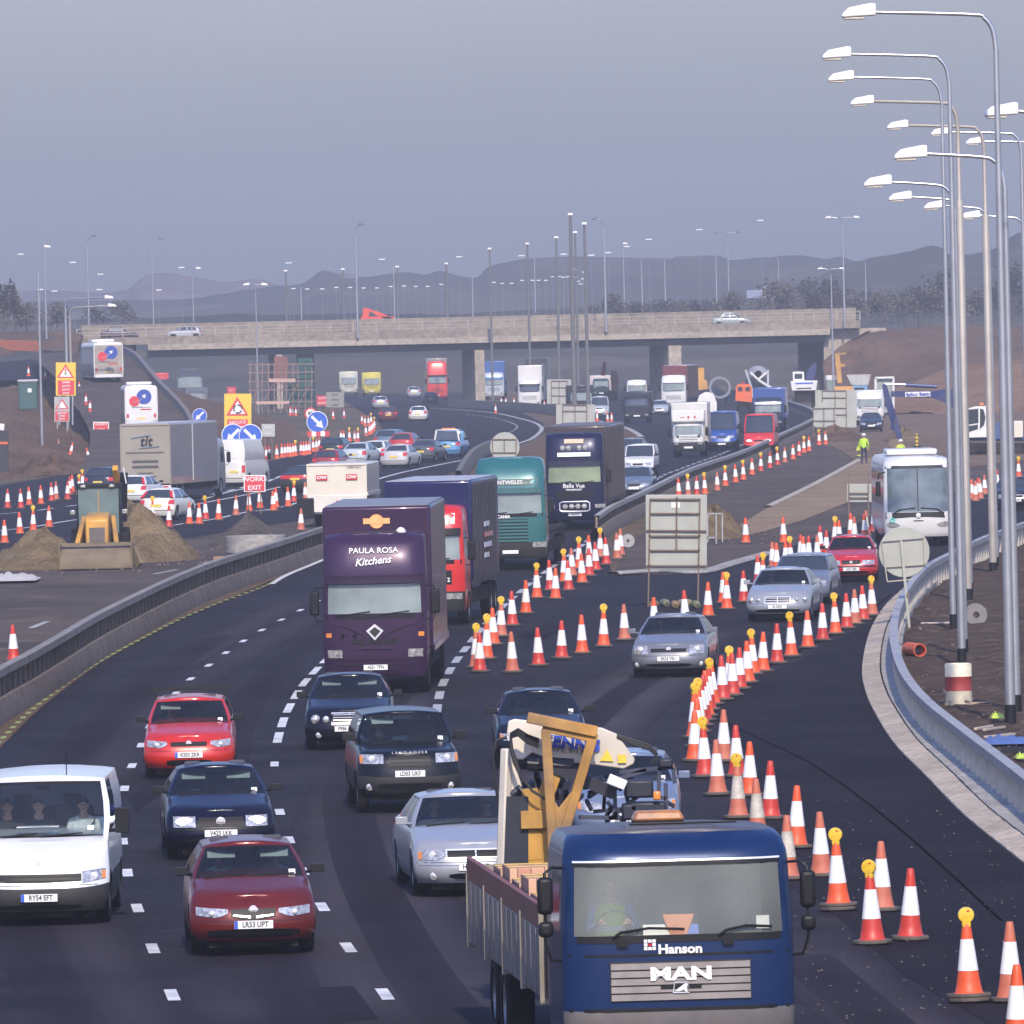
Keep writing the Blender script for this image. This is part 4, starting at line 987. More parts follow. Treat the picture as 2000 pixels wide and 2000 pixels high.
# ---------------------------------------------------------------- trees
LEAF = mat('foliage', (.085, .075, .055), .85, var=.3, scale=.6); TRK = mat('bark', (.07, .055, .045), .9)
def make_tree(h, w_, seed, conif=False, n=520, twig=False):
    rnd = random.Random(seed); rt = root('tree', 'x', 'tree')
    t = MB(); t.tube([(0, 0, -.5), (.05, 0, h * .3), (0, .1, h * .6), (.05, 0, h * .92)], [h * .028, h * .022, h * .013, .02], 7)
    tips = []
    for i in range(14):
        a = rnd.uniform(0, 6.3); z = h * rnd.uniform(.22, .8); r = w_ * rnd.uniform(.35, .5) * (1.1 - (z / h) * (.9 if conif else .4))
        e = (math.cos(a) * r, math.sin(a) * r, z + h * (.02 if conif else .14)); t.tube([(0, 0, z), (e[0] * .5, e[1] * .5, z + h * .05), e], [h * .011, h * .007, .015], 5); tips.append(Vector(e))
    t.build('trunk', TRK, rt)
    c = MB()
    cl = [(p, rnd.uniform(.10, .2) * w_) for p in tips] + [(Vector((rnd.uniform(-.2, .2) * w_, rnd.uniform(-.2, .2) * w_, h * rnd.uniform(.4, .95))), .16 * w_) for _ in range(8)]
    for i in range(n):
        p, r = rnd.choice(cl)
        v = Vector((rnd.gauss(0, 1), rnd.gauss(0, 1), rnd.gauss(0, .9))) * r * .75 + p
        if conif: v.x *= max(.1, 1.15 - v.z / h); v.y *= max(.1, 1.15 - v.z / h)
        s = rnd.uniform(.10, .26) * (1.3 if not twig else .6); u = Vector((rnd.uniform(-1, 1), rnd.uniform(-1, 1), rnd.uniform(-1, 1))).normalized(); x_ = u.orthogonal().normalized()
        c.add([v - u * s - x_ * s * .5, v + u * s - x_ * s * .3, v + u * s * .8 + x_ * s * .5, v - u * s * .7 + x_ * s * .6], [(0, 1, 2, 3)])
    c.build('crown', LEAF, rt, flat=True)
    return rt
t_a, t_b, t_c = make_tree(6, 5, 1), make_tree(4.2, 4.6, 2, n=420), make_tree(7.5, 5, 3, conif=True, n=700)
sn = {'a': snapshot(t_a), 'b': snapshot(t_b), 'c': snapshot(t_c)}
TR = []
for i in range(30): TR.append(('a' if i % 3 else 'b', 1500 + i * 17 + random.uniform(-8, 8), 640 - random.uniform(0, 16), random.uniform(1120, 1420), random.uniform(.6, 1.1)))
for i in range(14): TR.append(('b', 1170 + i * 24 + random.uniform(-8, 8), 630, random.uniform(1200, 1450), random.uniform(.5, .9)))
TR += [('c', 30, 655, 1030, .72), ('a', 8, 655, 1020, .9), ('b', 52, 656, 1040, .8), ('b', -12, 655, 1050, 1.0), ('b', 110, 650, 1150, .8), ('b', 190, 645, 1250, .7), ('b', 240, 640, 1300, .8)]
for i, (k, px, py, d, s) in enumerate(TR):
    o = copy_snap(sn[k]); p = D(px, py, d); o.location = p; o.rotation_euler.z = random.uniform(0, 6); o.scale = (s, s, s)
    if px < 300:
        tag(o, 'tall dark conifer above the orange netting at far left' if k == 'c' else 'bushy dark shrub standing near the tall conifer left of the bridge', 'tree', 'shrubs left of the bridge' if k != 'c' else None)
        if k == 'c': o.name = 'conifer'
        if k != 'c': o.name = 'shrub'
    else: tag(o, 'bare brown-green tree in the belt beyond the bridge, below the right-hand hills', 'tree', 'trees in the belt beyond the bridge')
for t in (t_a, t_b, t_c):
    for c in kids(t): bpy.data.objects.remove(c)
    bpy.data.objects.remove(t)

# ---------------------------------------------------------------- bridge
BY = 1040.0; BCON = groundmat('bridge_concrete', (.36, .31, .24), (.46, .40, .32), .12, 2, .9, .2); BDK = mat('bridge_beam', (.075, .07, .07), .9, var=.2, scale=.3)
BTN = groundmat('parapet_concrete', (.25, .21, .165), (.33, .28, .22), .1, 2, .9, .2)
bx0, bx1 = D(150, 660, BY).x, D(1612, 640, BY).x; bxe = D(1680, 640, BY).x
br = root('road_bridge', 'long pale concrete road bridge crossing over the motorway', 'bridge', (0, BY, 0))
def bz(py, px=1000): return D(px, py, BY).z
def bb(name, x0, x1, y0, y1, z0, z1, m, bev=.03): return MB().bx(x0, x1, y0, y1, z0, z1).build(name, m, br, bevel=bev)
bb('deck_edge', bx0 + 8, bx1 + .5, -.6, 12.5, 6.95, 7.62, BCON)
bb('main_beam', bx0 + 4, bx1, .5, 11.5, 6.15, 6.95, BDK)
bb('parapet_base', bx0, bxe, -.35, .15, 7.62, 8.5, BTN)
bb('deck', bx0, bxe, .15, 11.8, 7.62, 8.15, ASPH)
bb('rear_parapet', bx0, bxe, 11.8, 12.2, 7.62, 9.95, BTN)
q = MB()
n_ = 34
for i in range(n_ + 1):
    x = bx0 + (bxe - bx0) * i / n_; MB().bx(x - .06, x + .06, -.16, -.04, 8.5, 9.55).build('railing_post', mat('parapet_rail', (.36, .32, .26), .6), br)
q = MB()
for z in (8.75, 9.05, 9.5): MB().bx(bx0, bxe, -.14, -.06, z, z + .07).build('railing_bar', mat('parapet_rail', (.3, .3, .3)), br)
def pier(pxl, pxm, pxr, depth=12):
    xl, xm, xr = [D(a, 780, BY).x for a in (pxl, pxm, pxr)]; sh = xm - xl
    q = MB(); q.add([(xm, .3, 0), (xr, .3, 0), (xr - sh, .3 + depth, 0), (xl, .3 + depth, 0), (xm, .3, 6.15), (xr, .3, 6.15), (xr - sh, .3 + depth, 6.15), (xl, .3 + depth, 6.15)],
                    [(3, 2, 1, 0), (4, 5, 6, 7), (0, 1, 5, 4), (1, 2, 6, 5), (2, 3, 7, 6), (3, 0, 4, 7)])
    q.build('pier', BCON, br, bevel=.04)
pier(903, 929, 948, 11.3); pier(521, 541, 553, 11); pier(1273, 1308, 1333, 11.3)
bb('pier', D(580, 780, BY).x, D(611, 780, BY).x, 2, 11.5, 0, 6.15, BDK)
xa = D(1565, 700, BY).x
bb('abutment', xa + 2.6, bxe + 3, 1.2, 12, -.5, 7.6, BCON); bb('abutment', bx0 - 4, D(258, 690, BY).x, .9, 12, 3, 7.62, BCON)
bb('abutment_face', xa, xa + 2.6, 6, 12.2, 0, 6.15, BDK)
# ================================================================ BARRIERS
RAIL = mat('weathered_rail', (.27, .235, .20), .7, .2, .2, 1.5, dirt=.5)
def barrier(name, label, pts, zt=.75, wall=None, post=.9, mrail=STL, mpost=STL, z0=0, rail=(.24, .20), n=8, wallm=None, pw=.07, pd=.11, back=False, ground=False):
    """post-and-box-beam safety fence following points given along the top of its rail"""
    P = [G(p.x, p.y, zt) for p in sm([Vector((a, b)) for a, b in pts], n)] if not ground else [G(p.x, p.y, 0) + Vector((0, 0, zt)) for p in sm([Vector((a, b)) for a, b in pts], n)]; P = resample(P, .5)
    rt = root(name, label, 'barrier', (P[0].x, P[0].y, 0)); q = MB()
    A, B = ribbon(P, -rail[0] / 2, rail[0] / 2); h = Vector((0, 0, rail[1]))
    q.grid([[p - h for p in A], A, B, [p - h for p in B], [p - h for p in A]]); q.build('rail', mrail, rt, world=True, angle=30)
    pp = resample(P, post); k = max(1, math.ceil(len(pp) / 98)); 
    Q = MB(); out = []
    for i, p in enumerate(pp):
        t = (pp[min(i + 1, len(pp) - 1)] - pp[max(i - 1, 0)]); a = math.atan2(t.y, t.x)
        out.append((p, a))
    if wall:
        zc, tk = wall; A, B = ribbon(P, -tk / 2, tk / 2); q = MB(); C_, D_ = ribbon(P, -tk * .9, tk * .9)
        dn = lambda L, z: [Vector((p.x, p.y, z)) for p in L]
        q.grid([dn(C_, -.05), dn(C_, zc * .35), dn(A, zc), dn(B, zc), dn(D_, zc * .35), dn(D_, -.05)]); q.build('concrete_base', wallm or CONC, rt, world=True, angle=30)
    lo = wall[0] if wall else -.05
    if back:
        A, B = ribbon(P, -.14, -.10); q = MB(); q.grid([dn(A, lo), dn(A, zt - .1), dn(B, zt - .1), dn(B, lo)]); q.build('gap_shade_sheet', mat('painted_gap_shade', (.085, .066, .052), .9, var=.3, scale=2), rt, world=True)  # added dark sheet: the shade behind the posts put into its colour
    ps = []
    near = sorted(range(len(out)), key=lambda i: out[i][0].y)[:95]
    rest = MB()
    for i, (p, a) in enumerate(out):
        rot = Matrix.Rotation(a, 3, 'Z'); c = (p.x, p.y, (lo + zt - .05) / 2); d = (pw, pd, zt - .05 - lo)
        if i in near: MB().box(c, d, 0, rot).build('post', mpost, rt, world=True, flat=True)
        else: rest.box(c, d, 0, rot)
    o = rest.build('posts', mpost, rt, world=True, flat=True)
    if o: o['kind'] = 'stuff'
    return rt
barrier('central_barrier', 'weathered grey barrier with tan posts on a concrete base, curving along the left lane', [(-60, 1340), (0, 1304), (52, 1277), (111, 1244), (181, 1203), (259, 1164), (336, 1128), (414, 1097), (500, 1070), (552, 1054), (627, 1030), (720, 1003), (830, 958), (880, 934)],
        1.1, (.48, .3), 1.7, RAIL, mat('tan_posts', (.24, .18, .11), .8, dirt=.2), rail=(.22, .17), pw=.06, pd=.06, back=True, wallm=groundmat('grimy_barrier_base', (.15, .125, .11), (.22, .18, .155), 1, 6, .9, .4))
barrier('roadside_barrier', 'shiny silver safety barrier curving past the pale kerb at lower right', [(2110, 1605), (2000, 1513), (1888, 1428), (1810, 1366), (1767, 1314), (1748, 1262), (1746, 1222), (1754, 1185), (1774, 1144), (1810, 1105), (1857, 1079), (1898, 1059), (1940, 1041), (2000, 1020), (2080, 990)],
        .78, None, 1.55, mat('barrier_zinc', (.34, .33, .33), .55, .1, .15, 2, dirt=.25), mat('cream_posts', (.40, .37, .32), .6), rail=(.20, .16), pw=.12, pd=.085)
def wall(name, label, pts, h, tk, m, z0=0):
    P = [G(p.x, p.y, z0) for p in sm([Vector((a, b)) for a, b in pts], 8)]; A, B = ribbon(P, -tk / 2, tk / 2); A2, B2 = ribbon(P, -tk * .3, tk * .3)
    up = lambda L, z: [p + Vector((0, 0, z)) for p in L]; q = MB()
    q.grid([A, up(A, h * .3), up(A2, h), up(B2, h), up(B, h * .3), B]); o = q.build(name, m, angle=30); return tag(o, label, 'barrier')
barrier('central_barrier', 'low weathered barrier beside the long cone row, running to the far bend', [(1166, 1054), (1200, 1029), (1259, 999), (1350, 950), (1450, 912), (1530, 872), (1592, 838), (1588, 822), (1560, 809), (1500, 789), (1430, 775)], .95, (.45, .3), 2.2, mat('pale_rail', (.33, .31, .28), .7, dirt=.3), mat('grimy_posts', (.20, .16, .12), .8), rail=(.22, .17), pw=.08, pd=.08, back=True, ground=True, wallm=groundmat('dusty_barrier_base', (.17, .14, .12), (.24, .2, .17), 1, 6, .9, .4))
wall('concrete_barrier', 'dark barrier on the central island behind the round-topped sign back', [(896, 948), (905, 930), (925, 902), (957, 884), (985, 876)], .8, .5, mat('grimy_concrete', (.13, .12, .11), .9, dirt=.5))
wall('concrete_barrier', 'dark low wall in the distance just under the bridge by the pale pier', [(880, 796), (960, 800), (1040, 805), (1100, 812)], .9, .5, mat('grimy_concrete', (.13, .12, .11)))

# kerb blocks and drain channel, right
KL = [(2300, 1920), (2150, 1800), (2015, 1697), (1888, 1596), (1811, 1518), (1748, 1454), (1707, 1389), (1689, 1345), (1684, 1303), (1697, 1239), (1725, 1188), (1767, 1147), (1800, 1122), (1860, 1090), (1940, 1058), (2040, 1015)]
P = resample([G(p.x, p.y, 0) for p in sm([Vector(p) for p in KL], 8)], .9)
if True:
    for i, (a, b, z0, z1, nm) in enumerate(((.0, .42, .02, .10, 'kerb'), (.46, .95, .10, .12, 'drain_channel'))):
        q = MB(); A, B = ribbon(P, a, b)
        for k in range(len(P) - 1):
            f = lambda p, r, t: p + (r - p) * t
            a0, a1, b0, b1 = A[k], f(A[k], A[k + 1], .985), B[k], f(B[k], B[k + 1], .985); j = random.uniform(-.006, .006)
            U = lambda v, z: Vector((v.x, v.y, z + j))
            q.add([U(a0, -.05), U(a1, -.05), U(b1, -.05), U(b0, -.05), U(a0, z0), U(a1, z0), U(b1, z1), U(b0, z1)], [(4, 5, 6, 7), (0, 1, 5, 4), (1, 2, 6, 5), (2, 3, 7, 6), (3, 0, 4, 7)])
        tag(q.build(nm, CONL if i == 0 else CONC, flat=True), kind='structure')
wall('kerb_edging', 'long pale stone kerb edging the sandy strip near the road worker', [(1500, 990), (1590, 946), (1676, 899)], .07, .35, CONL)['kind'] = 'structure'
wall('kerb_edging', 'x', [(1197, 1122), (1290, 1116), (1367, 1119), (1430, 1102), (1500, 1082)], .1, .5, CONC)['kind'] = 'structure'

# ================================================================ NEAR CARS
NAVY, MAR, REDC, SIL, SILB, DNV = (.004, .005, .020), (.115, .014, .014), (.56, .022, .012), (.42, .44, .50), (.17, .178, .205), (.005, .005, .013)
v1 = car('minibus', 'white minibus with dark bumper, cut by the left edge of the photo', 'minibus', 78, 1809, -.2, 'F', 'van', (.80, .80, .78), 2, 'RY54 EFT', skirt=GRY,
         front=dict(lz=(.60, .76), lx=(.62, .95), grille=(.60, .61, .73), slats=2, low=(.60, .22, .30), plz=.40, eu=True, gcurve=.02, slant=.05, badge=(.86, .03), noamber=False), lit=False)
MB().tube([(.35, -1.0, 2.07), (.35, -1.05, 2.38)], .008, 5).build('aerial', BLK, v1)
v2 = car('saloon_car', 'dark navy saloon with white lit headlights, between the white minibus and maroon hatchback', 'car', 433, 1679, 3.6, 'F', 'saloon', NAVY, 2, 'V425 LKK', visors=2, W=1.74,
         front=dict(lx=(.46, .86), lz=(.52, .69), slant=.0, noamber=True, grille=(.36, .52, .67), slats=5, badge=(.60, .075), mark='V', low=(.60, .24, .34), plz=.42, strip=.47), lit=True)
v3 = car('hatchback_car', 'maroon hatchback, the frontmost car with headlights off', 'car', 497, 1867, 3.6, 'F', 'hatch', MAR, 2, 'LR53 UPT', visors=2, H=1.46,
         front=dict(lx=(.40, .90), lz=(.50, .63), slant=.05, pointed=True, noamber=True, grille=(.30, .48, .63), slats=0, wings=True, badge=(.62, .055), mark='bar', low=(.62, .24, .36), plz=.42, eu=True, gcurve=.05))
v4 = car('estate_car', 'bright red estate car with a black roof rack', 'car', 370, 1521, 1.0, 'F', 'estate', REDC, 2, 'KS03 ZKR', visors=1, rack=True, W=1.71,
         front=dict(lx=(.48, .92), lz=(.56, .70), slant=.05, grille=(.34, .61, .69), slats=1, badge=(.66, .055), mark='griffin', low=(.42, .24, .36), plz=.45, eu=True, pointed=True, noamber=True))
v5 = car('saloon_car', 'dark saloon with round twin headlights and chrome grille, in front of the purple lorry', 'car', 684, 1464, .6, 'F', 'saloon', DNV, 2, 'P986 CNU', visors=2, W=1.80, H=1.45,
         front=dict(round=((.68, .095), (.47, .07)), lz=(.54, .70), grille=(.34, .52, .72), slats=4, frame=True, chrome=True, low=(.5, .24, .34), plz=.42, plx=-.04, fog=(.62, .30)))
v6 = car('off_roader', 'black four-wheel-drive off-roader with lit headlights behind the silver saloon', 'off-roader', 803, 1588, 4.3, 'F', 'suv', (.005, .006, .010), 2, 'LD03 UKF', visors=1, skirt=GRY,
         front=dict(lx=(.50, .94), lz=(.86, 1.02), slant=0, grille=(.36, .78, .98), slats=3, low=(.55, .42, .52), plz=.68, fog=(.7, .46)), lit=False)
text('L A N D  R O V E R', .062, CHR, v6, (0, -2.17, 1.045), ext=.004, sx=1.2)
v7 = car('saloon_car', 'silver saloon half hidden behind the blue crane lorry with two people inside', 'car', 932, 1751, 5.2, 'F', 'saloon', (.31, .32, .35), 2, 'HG04 KXD', visors=0, W=1.79, H=1.45, L=4.8,
         front=dict(lx=(.48, .93), lz=(.54, .68), slant=.01, grille=(.42, .58, .68), slats=1, frame=True, low=(.40, .26, .35), plz=.44, mirror='body', pointed=True, strip=.47, stripm=paint((.31, .32, .35)), fog=(.62, .31)))
v8 = car('saloon_car', 'dark navy saloon just above the yellow crane frame', 'car', 1060, 1502, 1.2, 'F', 'saloon', (.005, .006, .014), 2, 'X582 MNP', visors=0,
         front=dict(lx=(.50, .90), lz=(.52, .66), grille=(.36, .55, .66), slats=3, low=(.5, .26, .36)))
v9 = car('hatchback_car', 'grey-blue hatchback mostly hidden behind the lorry crane', 'car', 1225, 1655, -1.5, 'F', 'hatch', (.16, .20, .29), 2, 'BV51 HTR', visors=0,
         front=dict(lx=(.46, .92), lz=(.52, .70), slant=.10, grille=(.30, .55, .64), slats=1, mirror='body', pointed=True))
v10 = car('saloon_car', 'silver-blue saloon alone in the middle lane, right of the cone row', 'car', 1306, 1323, -5.5, 'F', 'saloon', SILB, 2, 'EK53 YSU', visors=0, W=1.80,
          front=dict(lx=(.55, .93), lz=(.54, .75), slant=.02, grille=(.42, .60, .68), slats=1, badge=(.66, .06), mark='griffin', low=(.55, .25, .33), plz=.44, mirror='body', noamber=True, fog=(.75, .31)))
v11 = car('saloon_car', 'pale silver saloon with oval twin headlights, leading the slip road queue', 'car', 1519, 1213, -7, 'F', 'saloon', (.29, .31, .34), 2, 'RI SGH', visors=0, W=1.82, H=1.45,
          front=dict(round=((.74, .085), (.54, .065)), lz=(.52, .68), grille=(.34, .50, .66), slats=3, frame=True, chrome=True, low=(.62, .24, .33), plz=.40, mirror='body'))
v12 = car('estate_car', 'silver-blue estate car tucked behind the leading slip road saloon', 'car', 1560, 1182, -7, 'F', 'estate', (.16, .175, .215), 1, front=dict(lx=(.5, .9), mirror='body'))
v13 = car('hatchback_car', 'red hatchback with rectangular headlights in front of the white coach', 'car', 1663, 1136, -3, 'F', 'hatch', (.50, .02, .025), 2, 'L602 GBR', W=1.70,
          front=dict(lx=(.42, .88), lz=(.54, .68), slant=0, grille=(.30, .55, .68), slats=2, badge=(.615, .05), low=(.55, .24, .33), plz=.40, strip=.46, noamber=True))
v15 = car('saloon_car', 'dark car on the slip road at the right edge of the photo', 'car', 1983, 997, -3, 'F', 'saloon', (.02, .022, .032), 1, 'W231 KOP', front=dict(frame=True, grille=(.34, .55, .66)))
# people in the near cars
for vr, x, y, z, l, d, k in [
    (v2, -.38, .20, .42, 'driver in dark top inside the navy saloon', True, dict(top=(.02, .025, .06))),
    (v2, .36, .20, .42, 'passenger in a pale blouse inside the navy saloon', False, dict(top=(.55, .55, .45))),
    (v3, -.36, .15, .42, 'driver with pale sleeves inside the maroon hatchback', True, dict(top=(.5, .52, .45))),
    (v3, .36, .15, .42, 'passenger with a light top inside the maroon hatchback', False, dict(top=(.45, .42, .35))),
    (v4, -.36, .15, .43, 'driver with raised arm inside the red estate car', True, dict(top=(.3, .16, .1))),
    (v5, -.36, .15, .42, 'driver of the dark saloon with the chrome grille', True, dict(top=(.05, .05, .06))),
    (v6, -.38, .05, .62, 'driver in a black jacket inside the black off-roader', True, dict(top=(.03, .03, .04))),
    (v7, -.38, .15, .42, 'driver in a blue jumper inside the silver saloon', True, dict(top=(.03, .08, .25))),
    (v7, .38, .15, .42, 'passenger with dark glasses and pale cap inside the silver saloon', False, dict(top=(.35, .03, .03), glasses=True, cap=mat('cap_cloth', (.5, .45, .3), .9))),
    (v8, -.36, .15, .42, 'driver with sunglasses in the navy saloon above the yellow frame', True, dict(top=(.25, .35, .4), glasses=True)),
    (v10, -.36, .15, .42, 'driver holding the wheel of the silver-blue saloon', True, dict(top=(.3, .3, .32))),
    (v11, -.36, .15, .42, 'driver of the pale silver saloon on the slip road', True, dict(top=(.1, .1, .12))),
    (v13, -.36, .15, .42, 'driver of the red hatchback on the slip road', True, dict(top=(.1, .1, .1))),
    (v1, .55, -.35, .78, 'man in a white shirt with seat belt on the right of the minibus', False, dict(top=(.75, .74, .70))),
    (v1, -.10, -.30, .78, 'passenger in dark jacket in the middle of the minibus', False, dict(top=(.03, .03, .04))),
    (v1, -.55, -.35, .78, 'driver in a dark jacket leaning forward in the white minibus', True, dict(top=(.05, .045, .045)))]:
    o = occupant(vr, x, y, z, l, d, **k)
    if 'seat belt' in l: MB().bar((.17, -.09, .62), (-.12, -.12, .2), .05, .012).build('seat_belt', BLK, o)
q = MB().box((-.05, -1.45, 1.36), (.6, .3, .012)); q.build('paper_sheets', WHI, v1)

# ================================================================ NEAR LORRIES
PUR = (.040, .018, .052)
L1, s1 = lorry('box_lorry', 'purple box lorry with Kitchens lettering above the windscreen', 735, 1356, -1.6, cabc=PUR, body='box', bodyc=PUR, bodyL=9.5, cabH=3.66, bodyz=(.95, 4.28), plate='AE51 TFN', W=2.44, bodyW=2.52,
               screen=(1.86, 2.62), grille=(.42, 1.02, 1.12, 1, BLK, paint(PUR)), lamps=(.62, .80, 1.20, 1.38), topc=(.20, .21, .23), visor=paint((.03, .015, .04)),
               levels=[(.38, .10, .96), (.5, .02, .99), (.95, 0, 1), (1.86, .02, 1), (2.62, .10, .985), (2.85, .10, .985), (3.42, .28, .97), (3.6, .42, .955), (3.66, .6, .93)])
text('PAULA ROSA', .185, WHI, L1, (0, s1.ffn(0, 3.30, .03).y - .01, 3.30), rot=(R(76), 0, 0), sx=1.05, bold=.002)
text('Kitchens', .25, WHI, L1, (-.02, s1.ffn(0, 3.05, .03).y - .015, 3.06), rot=(R(74), R(-5), 0), shear=.35, sx=.95, bold=.003)
q = MB(); q.box((0, 2.235, 3.94), (.62, .015, .13)); q.lathe([(.17, -.012), (.17, .008), (.001, .008)], 20, (0, 2.23, 3.94), 'y')
q.build('orange_emblem', mat('orange_sign', (.85, .42, .16), .5), L1)
for x in (-.75, .75):
    MB().box((x, .26, 2.66), (.14, .05, .05)).build('marker_lamp', LMP, L1)
MB().box((0, .75, 3.70), (1.1, .2, .07)).build('amber_light_bar', GRY, L1, bevel=.03); MB().lathe([(.11, -.03), (.12, .03), (.06, .10), (.001, .12)], 14, (.62, .78, 3.70)).build('beacon', WHI, L1)
c = s1.ffn(0, 1.42, .03)
q = MB(); q.prism([(-.20, 1.46), (0, 1.62), (.20, 1.46), (0, 1.24)], 'y', c.y - .02, c.y); b_ = q.build('diamond_badge', CHR, L1)
MB().prism([(-.13, 1.45), (0, 1.55), (.13, 1.45), (0, 1.31)], 'y', c.y - .028, c.y - .021).build('badge_mark', INK, b_)
for s in (-1, 1):
    q = MB(); strip_patch(q, [s * x for x in (.18, .45, .75, 1.0)], [1.28, 1.44, 1.56, 1.59], [1.31, 1.465, 1.575, 1.60], s1.ffn, .02, nz=1); q.build('crease_line', BLK, L1)
    q = MB(); strip_patch(q, [s * x for x in lin(1.0, 1.13, 3)], [1.32] * 3, [1.42] * 3, s1.ffn, .03, nz=1); q.build('indicator', AMB, L1)
q = MB()
for z in (.66, .78): strip_patch(q, lin(-.95, .95, 7), [z] * 7, [z + .02] * 7, s1.ffn, .014, nz=1)
for x in (-.38, 0, .38): strip_patch(q, lin(x - .15, x + .15, 3), [1.16] * 3, [1.27] * 3, s1.ffn, .018, nz=1)
q.build('bumper_vents', BLK, L1)
occupant(L1, -.6, .75, 1.5, 'driver in the cab of the purple box lorry', True, top=(.2, .15, .1))

BVB = (.012, .017, .080)
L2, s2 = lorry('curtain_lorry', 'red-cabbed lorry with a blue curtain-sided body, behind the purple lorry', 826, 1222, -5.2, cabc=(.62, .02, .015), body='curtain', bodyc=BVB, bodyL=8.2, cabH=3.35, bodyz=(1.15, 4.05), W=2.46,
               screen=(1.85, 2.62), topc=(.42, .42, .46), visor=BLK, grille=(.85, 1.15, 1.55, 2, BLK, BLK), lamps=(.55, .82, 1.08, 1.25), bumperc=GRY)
text('FH12', .17, WHI, L2, (.62, s2.ffn(.6, 1.25, .05).y, 1.28), sx=1, bold=.004); MB().box((0, .45, 3.42), (.9, .2, .1)).build('amber_light_bar', AMB, L2, bevel=.03)
q = MB(); strip_patch(q, lin(-.95, .95, 5), [2.86] * 5, [3.16] * 5, s2.ffn, .02, nz=2); q.build('white_name_panel', WHI, L2)
for z, m_, l in ((2.65, WHI, 1.6), (2.35, RED, 2.6), (2.05, WHI, 2.2), (1.75, WHI, 1.4)): MB().bx(1.273, 1.285, 5.6, 5.6 + l, z, z + .14).build('side_lettering', m_, L2)
TEAL = (.022, .135, .135)
L3, s3 = lorry('tractor_lorry', 'teal green flat-bed lorry with a striped grille', 998, 1113, -3.5, cabc=TEAL, body='flat', bodyL=11, cabH=3.85, W=2.5, screen=(1.95, 2.72), bodyz=(1.15, 1.3), visor=paint((.05, .13, .13)),
               grille=(.62, .95, 1.75, 7, BLK, paint(TEAL)), lamps=(.62, .9, 1.12, 1.3), bumperc=GRY, levels=[(.38, .10, .96), (.5, .02, .99), (.95, 0, 1), (1.95, .02, 1), (2.72, .10, .98), (3.0, .12, .97), (3.5, .36, .96), (3.78, .62, .9), (3.85, .85, .84)])
text('ENTWISLES', .19, WHI, L3, (-.02, s3.ffn(0, 3.02, .05).y, 3.02), rot=(R(86), 0, 0), sx=1.0, bold=.004)
text('SCANIA', .15, WHI, L3, (-.25, s3.ffn(0, 1.84, .05).y, 1.84), bold=.006)
q = MB(); strip_patch(q, lin(-1.0, 1.0, 7), [2.92] * 7, [3.14] * 7, s3.ffn, .02, nz=1); q.build('name_board', mat('dark_green_board', (.02, .06, .055), .5), L3)
q = MB()
for i in range(5): q.box((random.uniform(-.6, .6) + .3, 4.0 + i * 1.6, 1.5 + .15 * (i % 2)), (1.2, 1.1, .5 + .2 * (i % 2)))
for y in (2.6, 2.62): q.box((.85, y, 2.0), (.3, .16, 1.6))
q.build('rusty_load', mat('rusty_load', (.12, .06, .045), .9, dirt=.5), L3, bevel=.04)
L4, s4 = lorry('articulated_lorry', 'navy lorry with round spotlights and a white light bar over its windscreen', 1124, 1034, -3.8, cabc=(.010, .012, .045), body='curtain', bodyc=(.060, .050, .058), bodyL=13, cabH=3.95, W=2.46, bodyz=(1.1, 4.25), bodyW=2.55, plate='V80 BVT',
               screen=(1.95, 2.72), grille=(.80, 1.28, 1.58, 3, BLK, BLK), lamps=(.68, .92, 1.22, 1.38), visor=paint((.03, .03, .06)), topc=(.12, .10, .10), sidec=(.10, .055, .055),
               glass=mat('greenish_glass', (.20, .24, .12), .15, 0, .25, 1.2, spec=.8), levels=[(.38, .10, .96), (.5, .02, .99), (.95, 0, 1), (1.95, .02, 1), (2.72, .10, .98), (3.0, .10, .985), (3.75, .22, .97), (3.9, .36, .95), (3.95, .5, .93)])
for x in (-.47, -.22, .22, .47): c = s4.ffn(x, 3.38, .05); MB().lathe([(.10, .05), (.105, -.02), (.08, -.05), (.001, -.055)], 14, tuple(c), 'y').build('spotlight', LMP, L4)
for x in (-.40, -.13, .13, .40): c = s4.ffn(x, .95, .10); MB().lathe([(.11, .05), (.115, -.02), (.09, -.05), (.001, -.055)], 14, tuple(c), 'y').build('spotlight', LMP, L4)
q = MB(); c = s4.ffn(0, .95, .16); q.tube([(-.62, c.y, .80), (-.62, c.y, 1.1), (-.5, c.y, 1.15), (.5, c.y, 1.15), (.62, c.y, 1.1), (.62, c.y, .80), (.5, c.y, .75), (-.5, c.y, .75), (-.62, c.y, .80)], .025); q.build('lamp_bar', CHR, L4)
q = MB(); strip_patch(q, lin(-.68, .68, 7), [3.02] * 7, [3.18] * 7, s4.ffn, .12, nz=2); q.build('white_light_bar', mat('lit_white_bar', (.85, .85, .82), .4, emit=.35), L4)
q = MB(); strip_patch(q, lin(-.4, .4, 5), [3.56] * 5, [3.74] * 5, s4.ffn, .05, nz=1); q.build('roof_sign', mat('buff_sign', (.62, .50, .36), .6), L4)
text('Belle Vue', .25, WHI, L4, (-.03, s4.ffn(0, 1.76, .04).y, 1.80), bold=.003, sx=.95); text('TRANSPORT', .10, WHI, L4, (-.03, s4.ffn(0, 1.66, .04).y, 1.64), sx=1.2, bold=.003)
occupant(L4, -.6, .75, 1.55, 'driver in a hi-vis vest in the navy lorry cab', True, vest=True)

